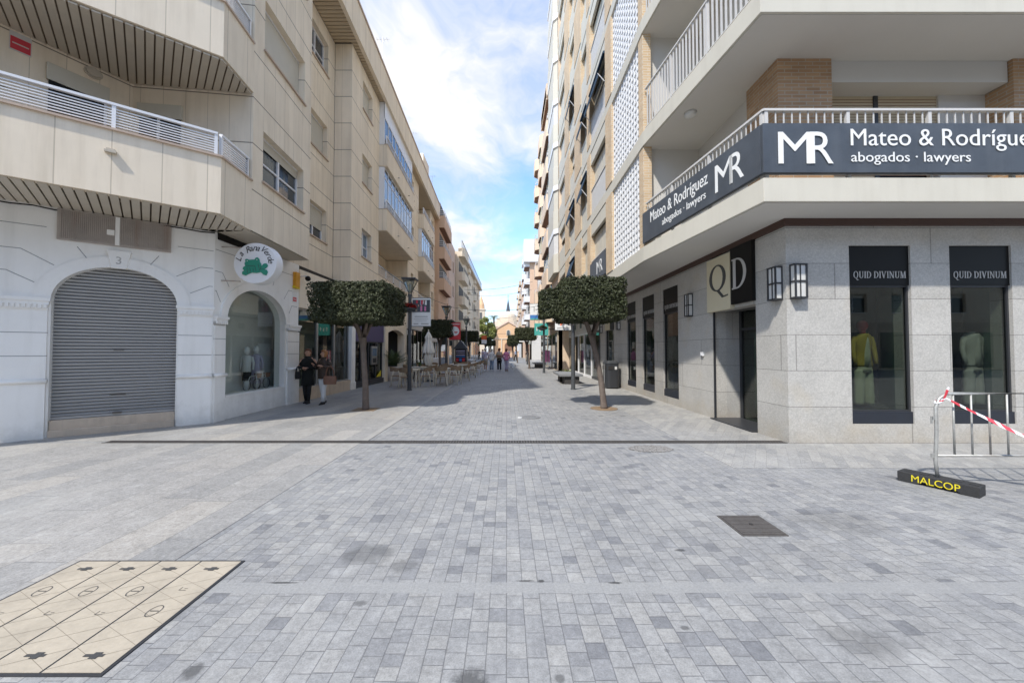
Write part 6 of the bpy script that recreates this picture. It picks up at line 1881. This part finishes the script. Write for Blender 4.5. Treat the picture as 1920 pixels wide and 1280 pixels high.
t = thing('terracotta_planter', 'long reddish brown planter box across the street end near the church', 'planter', (1.3, 88, 0)); mb = MB(); mb.box(-1.4, 1.6, -.5, .5, 0, 1.25); mb.box(-1.5, 1.7, -.6, .6, 1.25, 1.4); mb.build('box', M['terra'], t)

# ================================================================ crowd barrier
BX, BY = 4.90, 4.22
t = thing('crowd_barrier', 'galvanised crowd control barrier in a black rubber foot with yellow letters', 'barrier', (BX, BY, 0))
d_ = Vector((5.08 - 4.86, 3.96 - 4.50, 0)); FBX = Fr(4.80 - BX, 4.53 - BY, .33, -.56, -1)
LBX = .62
FBX = Fr(4.83 - BX - .155, 4.56 - BY - .115, .28, -.56, 1)
mb = MB(FBX); W_ = .21; n0, n1 = -.21, .0
mb.plate([(0, .0), (.17, 0), (.20, .03), (.46, .03), (.49, 0), (LBX, 0), (LBX, .115), (0, .115)], n0, n1)
ft = mb.build('rubber_foot', M['rubber'], t, bevel=.008)
mb = MB(FBX)
for q in (.08, .2, .45, .57): mb.box(q - .035, q + .035, -.15, -.06, .1155, .121)
mb.build('tread_pad', M['rubber'], ft)
textmesh('MALCOP', FBX.p(.12, .001, .025), FBX.u, (0, 0, 1), .37, .075, M['yellow'], ft, ext=.002)
XR = 2.3
mb = MB(); mb.tube([(0, .0, .09), (-.02, 0, .30), (-.0, 0, .62), (.0, 0, .90), (.04, 0, 1.00), (.12, 0, 1.055), (.22, 0, 1.06), (XR - .15, 0, 1.06), (XR - .05, 0, 1.03), (XR, 0, .92), (XR, 0, .05)], .017, 10); mb.build('frame', M['galv'], t, smooth=True)
mb = MB(); mb.tube([(0, 0, .355), (XR, 0, .355)], .014, 8); mb.build('lower_rail', M['galv'], t, smooth=True)
for i in range(10):
    x = .20 + i * .205
    mb = MB(); mb.tube([(x, 0, .36), (x, 0, 1.05)], .009 if i else .010, 7); mb.build('bar', M['galv'], t, smooth=True)
mb = MB(); mb.box(-.07, -.015, -.006, .006, .33, .38); mb.box(-.05, -.015, -.006, .006, .76, .80); mb.box(-.06, -.045, -.006, .006, .72, .80); mb.build('hook', M['galv'], t)
t = thing('barrier_tape', 'twisted red and white striped tape tied to the barrier corner and running down right', 'tape', (BX, BY, 0))
A, B_ = Vector((.07, -.025, 1.02)), Vector((1.75, -.52, .10)); mb = MB(); n = 64; L = (B_ - A).length; ax = (B_ - A).normalized(); up = Vector((0, 0, 1)); pr = None
for i in range(n + 1):
    f = i / n; c = A.lerp(B_, f) - Vector((0, 0, .10 * 4 * f * (1 - f) * .5)); tw = .5 + 5.2 * f + .4 * math.sin(f * 9); hw = (.008 + .038 * min(1, f * 3)) * (1 + .2 * math.sin(f * 31))
    sd = (up * math.cos(tw * .35) + Vector((0, 1, 0)) * math.sin(tw * .35) * .8) * hw
    cur = (c + sd, c + Vector((0, -.006, 0)) * math.sin(f * 40), c - sd)
    if pr:
        st = int((f * L + .015) / .085) % 2
        for a in (0, 1): mb.face([pr[a], cur[a], cur[a + 1], pr[a + 1]], st)
    pr = cur
tp = mb.build('strip', [M['tapew'], M['taper']], t, merge=True)
mb = MB()
for j in range(3):
    mb.tube([(.03 + .02 * j + .026 * math.cos(a * .7), .026 * math.sin(a * .7), .96 + .018 * j + .012 * math.sin(a)) for a in range(10)], .009, 5, j % 2)
mb.face([(.05, -.03, 1.0), (.08, -.03, 1.01), (.115, -.035, 1.10), (.09, -.03, 1.11)], 1); mb.face([(.09, -.03, 1.11), (.115, -.035, 1.10), (.125, -.035, 1.13), (.11, -.03, 1.14)], 0)
mb.build('knot', [M['tapew'], M['taper']], tp)


# ================================================================ people
def hand(mb, p, d_, side, h, curl=.5):
    """palm and five fingers beginning at wrist p and pointing along d_"""
    d_ = Vector(d_).normalized(); s_ = Vector(side).normalized(); n = d_.cross(s_)
    k = h * .0125; c = Vector(p) + d_ * k * 2.2
    mb.tube([p, Vector(p) + d_ * k * 2.0, c + d_ * k * 2.2], [k * .8, k * 1.25, k * 1.1], 7)
    for i, (o, l) in enumerate(((-.95, 3.4), (-.32, 3.9), (.32, 3.6), (.95, 2.8))):
        b0 = c + d_ * k * 1.8 + s_ * k * o * .9; b1 = b0 + (d_ + n * curl * .4).normalized() * k * l * .5; b2 = b1 + (d_ + n * curl * 1.4).normalized() * k * l * .5
        mb.tube([b0, b1, b2], [k * .38, k * .34, k * .26], 5)
    b0 = c + s_ * k * -1.1; mb.tube([b0, b0 + (d_ * .5 - s_ * .9) * k * 1.5, b0 + (d_ * 1.2 - s_ * .9 + n * .3) * k * 2.1], [k * .45, k * .4, k * .3], 5)


def person(label, loc, heading, h, la, ra, lf, rf, hairm, top, topm, botm, shoem, hairlen=.0, turn=0., toplen=.5, bot='trousers', group=None, det=True, skirt=None, cap=None):
    """la/ra: (elbow, wrist) fractions of height in the body frame (x right, y forward); lf/rf: ankle (x,y,z)"""
    t = thing('person', label, 'person', loc, group=group); t.rotation_euler.z = heading
    V = lambda x, y, z: (x * h, y * h, z * h)
    P = [V(0, 0, .53), V(0, -.005, .62), V(0, 0, .72), V(0, 0, .80), V(0, .0, .845), V(0, .01, .875), V(0, .015, .93), V(0, .01, .97)]
    Rr = [.078, .068, .078, .055, .030, .036, .050, .036]
    E_ = [(i, i + 1) for i in range(7)]

    def add(ps, rs, root):
        k = root
        for p, r in zip(ps, rs): P.append(V(*p)); Rr.append(r); E_.append((k, len(P) - 1)); k = len(P) - 1
        return k
    kn = lambda f, s: (s * .05 + (f[0] - s * .05) * .4, f[1] * .5 + .028, .285 + f[2] * .35)
    for s, arm in ((-1, la), (1, ra)): add([(s * .10, -.005, .805), arm[0], arm[1]], [.036, .026, .018], 3)
    for s, f in ((-1, lf), (1, rf)): add([(s * .052, 0, .50), kn(f, s), (f[0], f[1], f[2] + .045)], [.058, .037, .022], 0)
    o = skin_obj('body', P, E_, [r * h for r in Rr], M['skin'], t, sub=1 if not det else 2)
    if det:
        mb = MB()
        for s, arm in ((-1, la), (1, ra)):
            w_ = Vector(V(*arm[1])); e = Vector(V(*arm[0])); hand(mb, w_, w_ - e, (0, s * .3, 1), h)
        # face: nose, brow, ears, lips, eyes
        mb.ball(V(0, .058, .922), .006 * h, .011 * h, .012 * h, 8)
        for s in (-1, 1): mb.ball(V(s * .046, .008, .925), .006 * h, .012 * h, .018 * h, 8); mb.ball(V(s * .019, .051, .938), .008 * h, .005 * h, .004 * h, 8, 2)
        mb.ball(V(0, .050, .899), .014 * h, .006 * h, .004 * h, 8, 1)
        fa = mb.build('features', [M['skin'], M['lips'], M['hairb']], None, smooth=True, merge=False)
        for v in fa.data.vertices:
            if v.co.z > .88 * h and abs(v.co.x) < .08 * h:
                c, s = math.cos(turn), math.sin(turn); x, y = v.co.x, v.co.y - .01 * h; v.co.x, v.co.y = c * x - s * y, s * x + c * y + .01 * h
        o.data.materials.append(M['lips']); o.data.materials.append(M['hairb'])
        bm = bmesh.new(); bm.from_mesh(o.data); bm.from_mesh(fa.data); bm.to_mesh(o.data); bm.free(); bpy.data.objects.remove(fa, do_unlink=True)
    # hair
    mb = MB(); c, s = math.cos(turn), math.sin(turn)

    def hf(p):
        q = p * (1 + .05 * mnoise.noise(p * 30 / h))
        fr = max(0, q.y / (.062 * h)); 
        if q.z < .028 * h: q.y = min(q.y, .010 * h)
        if hairlen and q.z < 0: q.z *= 1 + hairlen; q.x *= 1.0
        q.x, q.y = c * q.x - s * q.y, s * q.x + c * q.y
        return q
    mb.ball(V(0, .002, .945), .060 * h, .064 * h, .062 * h, 16, fn=hf); mb.build('hair', M[hairm], t, smooth=True)
    if cap: mb = MB(); mb.loft([(V(0, .005, .965), .060 * h, .066 * h), (V(0, .005, .99), .055 * h, .060 * h), (V(0, .005, 1.01), .03 * h, .035 * h)], 14); mb.loft([(V(0, .05, .962), .05 * h, .06 * h), (V(0, .05, .968), .05 * h, .06 * h)], 12); mb.build('cap', M[cap], t, smooth=True)
    # garment on the upper body
    mb = MB(); zb = toplen; k = 1.0 if top != 'coat' else 1.14
    prof = [(zb, .088 * k if top != 'coat' else .112), (zb + (.62 - zb) * .5, .090 * k if top != 'coat' else .106), (.62, .082 * k), (.70, .092 * k), (.77, .105 * k), (.815, .095), (.845, .048)]
    if top == 'puffer':
        pf = []
        n = 26
        for i in range(n + 1):
            z = zb + (.84 - zb) * i / n; f = (z - zb) / (.84 - zb); r = (.108 if f < .8 else .108 - (f - .8) * .26) + .006 * abs(math.sin(i * math.pi / 3.2)); pf.append((z, r))
        prof = pf
    mb.loft([(V(0, .0, z), r * h * 1.0 * (1 + .03 * math.sin(z * 61)), r * h * .80) for z, r in prof], 20)
    if top != 'shirt': mb.loft([(V(0, 0, .835), .05 * h, .045 * h), (V(0, .0, .868), .045 * h, .042 * h)], 12)
    for sd, arm in ((-1, la), (1, ra)):
        a0 = Vector(V(sd * .088, -.005, .802)); e = Vector(V(*arm[0])); w_ = Vector(V(*arm[1]))
        rr = {'coat': (.034, .031, .026), 'puffer': (.038, .038, .028), 'shirt': (.032, .029, .028)}[top]
        if top == 'shirt': w_ = e.lerp(w_, .35)
        pts = [a0.lerp(e, q) for q in (0, .35, .7, 1)] + [e.lerp(w_, q) for q in (.35, .7, .97)]
        rs = [rr[0] + (rr[1] - rr[0]) * q for q in (0, .35, .7, 1)] + [rr[1] + (rr[2] - rr[1]) * q for q in (.35, .7, 1)]
        mb.ball(a0, rr[0] * h * 1.05, rr[0] * h, rr[0] * h, 10); mb.ball(e, rr[1] * h, rr[1] * h, rr[1] * h, 10)
        mb.tube(pts, [r * h for r in rs], 12)
    mb.build(top, M[topm], t, smooth=True, merge=False)
    # trousers / skirt / shorts
    mb = MB()
    if skirt: mb.loft([(V(0, 0, z), r * h * 1.1, r * h * .9) for z, r in skirt], 18)
    mb.loft([(V(0, 0, z), r * h * 1.1, r * h * .85) for z, r in ((.47, .07), (.50, .088), (.56, .084))], 16)
    for sd, f in ((-1, lf), (1, rf)):
        hp, k_, an = Vector(V(sd * .050, 0, .51)), Vector(V(*kn(f, sd))), Vector(V(f[0], f[1], f[2] + .05))
        if bot == 'shorts': pts = [hp, hp.lerp(k_, .5), k_]; rs = [.064, .058, .056]
        elif bot == 'tights': pts = [hp, hp.lerp(k_, .5), k_, k_.lerp(an, .4), an]; rs = [.056, .048, .038, .036, .023]
        else: pts = [hp, hp.lerp(k_, .5), k_, k_.lerp(an, .4), an]; rs = [.064, .055, .043, .042, .037]
        mb.tube(pts, [r * h for r in rs], 12)
    mb.build('skirt' if skirt else bot, M[botm], t, smooth=True, merge=False)
    for sd, f in ((-1, lf), (1, rf)):
        mb = MB(); z = f[2]
        mb.loft([(V(f[0], f[1] + .028, z), .026 * h, .074 * h), (V(f[0], f[1] + .028, z + .015), .028 * h, .076 * h), (V(f[0], f[1] + .015, z + .032), .025 * h, .055 * h), (V(f[0], f[1], z + .052), .022 * h, .026 * h)], 14); mb.build('shoe', M[shoem], t, smooth=True)
    return t


def handbag(label, loc, w_, h_, d_, m, rz=0, strap=.25, name='handbag'):
    t = thing(name, label, 'bag', loc); t.rotation_euler.z = rz
    mb = MB(); mb.loft([((0, 0, 0), w_ * .5, d_ * .5), ((0, 0, h_ * .5), w_ * .54, d_ * .5), ((0, 0, h_), w_ * .48, d_ * .32)], 16); mb.build('body', M[m], t, bevel=0)
    mb = MB()
    for y in (-d_ * .2, d_ * .2): mb.tube([(w_ * .32 * math.cos(R(a)), y, h_ + strap * math.sin(R(a))) for a in range(0, 181, 15)], .009, 6)
    mb.build('handle', M[m], t); return t


HW = math.pi   # facing the camera is heading pi
person('woman in a long navy wool coat and black tights on the left pavement', (-5.85, 10.85, 0), HW + .12, 1.60, ((-.155, -.01, .665), (-.045, .115, .655)), ((.155, -.01, .665), (.04, .125, .66)), (-.03, .03, 0), (.045, -.04, 0),
       'hairb', 'coat', 'navy', 'black2', 'black2', hairlen=1.0, turn=.55, toplen=.33, bot='tights')
person('woman in a brown quilted jacket and white trousers walking beside the navy coat', (-5.33, 10.75, 0), HW - .25, 1.57, ((-.16, .0, .665), (-.09, .13, .70)), ((.165, -.01, .665), (.12, .11, .72)), (-.05, .07, 0), (.045, -.08, .01),
       'hairg', 'puffer', 'puffer', 'wcloth', 'black2', hairlen=.75, turn=-.6, toplen=.47)
handbag('brown leather tote bag hanging from the quilted jacket woman', (-5.08, 10.60, .58), .34, .24, .14, 'tan', .2, .28)
handbag('small black shoulder bag at the hip of the navy coat woman', (-6.08, 10.74, .72), .16, .22, .10, 'black2', 0, .14)
tg = [(-1.62, 28.0, 1.72, 'tourist with grey hair in a lilac top and khaki shorts, left end of four', 'lilac', 'khaki', 'shorts', 'hairgr', 'shirt'),
      (-1.15, 28.1, 1.68, 'tourist in a white top and pale blue jeans, second from left of four', 'wcloth', 'jeans', 'trousers', 'hairgr', 'coat'),
      (-.56, 28.2, 1.74, 'tourist with a beige backpack and black trousers, third from left of four', 'khaki', 'black2', 'trousers', 'hairb', 'shirt'),
      (-.02, 28.0, 1.70, 'tourist in a pink jacket and pale trousers holding the dog lead', 'pinkc', 'lilac', 'trousers', 'hairb', 'coat')]
for i, (x, y, h, lbx, tm, bm_, bt, hm, tp) in enumerate(tg):
    person(lbx, (x, y, 0), random.uniform(-.3, .3), h, ((-.15, -.02, .66), (-.14, .06, .54)), ((.15, -.02, .66), (.13, .08, .56)), (-.05, .05, 0), (.05, -.04, 0), hm, tp, tm, bm_, 'wcloth' if i != 3 else 'tan', hairlen=.2, toplen=.47, bot=bt, det=False, cap='wcloth' if i == 0 else None)
t = thing('backpack', 'beige backpack on the third tourist from the left', 'backpack', (-.56, 28.0, 1.0)); mb = MB(); mb.loft([((0, 0, 0), .2, .12), ((0, 0, .25), .22, .14), ((0, 0, .45), .14, .08)], 12); mb.build('body', M['khaki'], t, smooth=True)
mb = MB(); mb.box(-.13, .13, -.17, -.12, .05, .22); mb.build('pocket', M['tan'], t, bevel=.01)
handbag('white shopping bag carried between the first two tourists', (-1.40, 28.0, .42), .26, .32, .12, 'wcloth', 0, .3, 'shopping_bag')
# small white and grey dog
t = thing('dog', 'small white and grey dog on a lead right of the pink jacket tourist', 'dog', (.38, 28.1, 0))
P = [(-.16, 0, .26), (0, 0, .25), (.16, 0, .27), (.23, 0, .36), (.27, 0, .42), (.35, 0, .40), (-.24, 0, .34), (-.30, 0, .42)]
E_ = [(0, 1), (1, 2), (2, 3), (3, 4), (4, 5), (0, 6), (6, 7)]; rr = [.085, .075, .095, .055, .06, .028, .02, .015]
for x, k in ((-.17, 0), (.15, 2)):
    for y in (-.06, .06):
        n_ = len(P)
        P += [(x - (.03 if k == 0 else 0), y, .17), (x + (-.06 if k == 0 else .01), y, .09), (x - .02 if k == 0 else x, y, .02)]; E_ += [(k, n_), (n_, n_ + 1), (n_ + 1, n_ + 2)]; rr += [.04, .022, .022]
skin_obj('body', P, E_, rr, M['wcloth'], t, sub=1)
mb = MB(); mb.ball((-.05, 0, .29), .13, .088, .07, 10); mb.ball((.27, .045, .46), .03, .015, .04, 8); mb.ball((.27, -.045, .46), .03, .015, .04, 8); mb.ball((.38, 0, .40), .014, .014, .012, 6); mb.build('grey_patches', M['hairgr'], t, smooth=True, merge=False)
mb = MB(); mb.tube([(.2, 0, .36), (-.1, -.02, .5), (-.32, -.03, .85)], .006, 5); mb.build('lead', M['black2'], t)
# distant walkers
fp = [(-4.6, 62, 'navy', 'black2', 'far walker in dark clothes by the left shops'), (-4.0, 63, 'wcloth', 'jeans', 'far walker in white and jeans by the left shops'), (-1.6, 70, 'pinkc', 'khaki', 'far walker in pink near the middle of the street end'),
      (-.2, 66, 'black2', 'black2', 'far walker all in black behind the four tourists'), (.5, 74, 'wcloth', 'wcloth', 'far walker all in white behind the dog'), (1.4, 58, 'jeans', 'black2', 'far walker in blue on the right of the street'),
      (2.9, 52, 'puffer', 'khaki', 'far walker in brown by the right shops'), (-3.3, 50, 'lilac', 'jeans', 'far walker in lilac past the beige balconies')]
for i, (x, y, a, b, lbx) in enumerate(fp):
    person(lbx, (x, y, 0), random.uniform(0, 6), 1.7, ((-.14, 0, .66), (-.13, .06, .53)), ((.14, 0, .66), (.13, -.02, .53)), (-.04, .1, 0), (.04, -.1, 0), 'hairb', 'shirt', a, b, 'black2', toplen=.48, det=False, group='distant walkers')

# mannequins in the granite windows
for i, (x, lbx, tm, bm_, hd) in enumerate(((6.52, 'mannequin in a mustard jacket and pale yellow suit behind the first crossing window', 'mustard', 'lemon', True), (8.52, 'headless mannequin in a pale grey two piece suit behind the second crossing window', 'plaster', 'plaster', False))):
    t = thing('mannequin', lbx, 'mannequin', (x, 6.74, .5), group='mannequins in the granite windows'); h = 1.62; V = lambda a, b, c: (a * h, b * h, c * h)
    mb = MB(); mb.loft([(V(0, 0, zz_), rx_ * h * (1 + .05 * math.sin(zz_ * 90)), .062 * h) for zz_, rx_ in ((.47, .098), (.50, .094), (.53, .090), (.57, .080), (.62, .072), (.67, .078), (.72, .088), (.77, .096), (.80, .092), (.825, .07), (.84, .035))], 18)
    for s in (-1, 1): mb.tube([V(s * .088, 0, .80), V(s * .108, -.005, .73), V(s * .118, -.008, .66), V(s * .120, -.02, .59), V(s * .116, -.035, .50)], [.026 * h, .026 * h, .023 * h, .021 * h, .019 * h], 10)
    mb.build('jacket', M[tm], t, smooth=True, merge=False)
    mb = MB(); mb.loft([(V(0, -.018, .47), .060 * h, .05 * h), (V(0, -.022, .60), .048 * h, .05 * h), (V(0, -.024, .74), .030 * h, .046 * h), (V(0, -.02, .81), .026 * h, .04 * h)], 14); mb.build('blouse', M[bm_], t, smooth=True)
    mb = MB(); mb.loft([(V(0, 0, .40), .088 * h, .06 * h), (V(0, 0, .50), .086 * h, .06 * h)], 16)
    for s in (-1, 1):
        k0_ = len(mb.v)
        mb.loft([(V(s * (.044 + .0012 * q_), .003 * math.sin(q_ * 1.9), .44 - .033 * q_), (.045 + .0022 * math.sin(q_ * 2.1)) * h, .05 * h) for q_ in range(13)], 18)
        for vv in mb.v[k0_:]: vv.x += .006 * math.sin(math.atan2(vv.y, vv.x - s * .07) * 5 + vv.z * 3)
    mb.build('trousers', M[bm_], t, smooth=True)
    mb = MB(); mb.tube([V(0, 0, .83), V(0, 0, .89 if hd else .86)], .028 * h, 10)
    if hd: mb.ball(V(0, 0, .93), .048 * h, .055 * h, .062 * h, 14)
    mb.loft([(V(0, 0, -.06), .1 * h, .1 * h), (V(0, 0, -.05), .1 * h, .1 * h)], 16); mb.build('body', M['redsign'] if hd else M['plaster'], t, smooth=True, merge=False)
done()


# unseen building added behind the viewer so the panes have something to mirror
FOP = Fr(40, -17, -1, 0, 1)
t = block('apartment_block', 'plain beige apartment block added out of view behind the viewer for pane reflections', FOP, 80, 10, 14, M['beige'], [(3 + 4 * i, 5 + 4 * i, .8, 2.3) for i in range(19)], [], z0=3.8, fh=3.0, nf=3)
mb = MB(FOP); mb.box(0, 80, -.3, .02, 0, 3.8); mb.build('ground_floor', M['stone'], t)
for i in range(16): mb = MB(FOP); mb.box(1 + i * 5, 5 + i * 5, .02, .06, .2, 3.0); mb.build('shop_window', M['winglass'], t)
done()
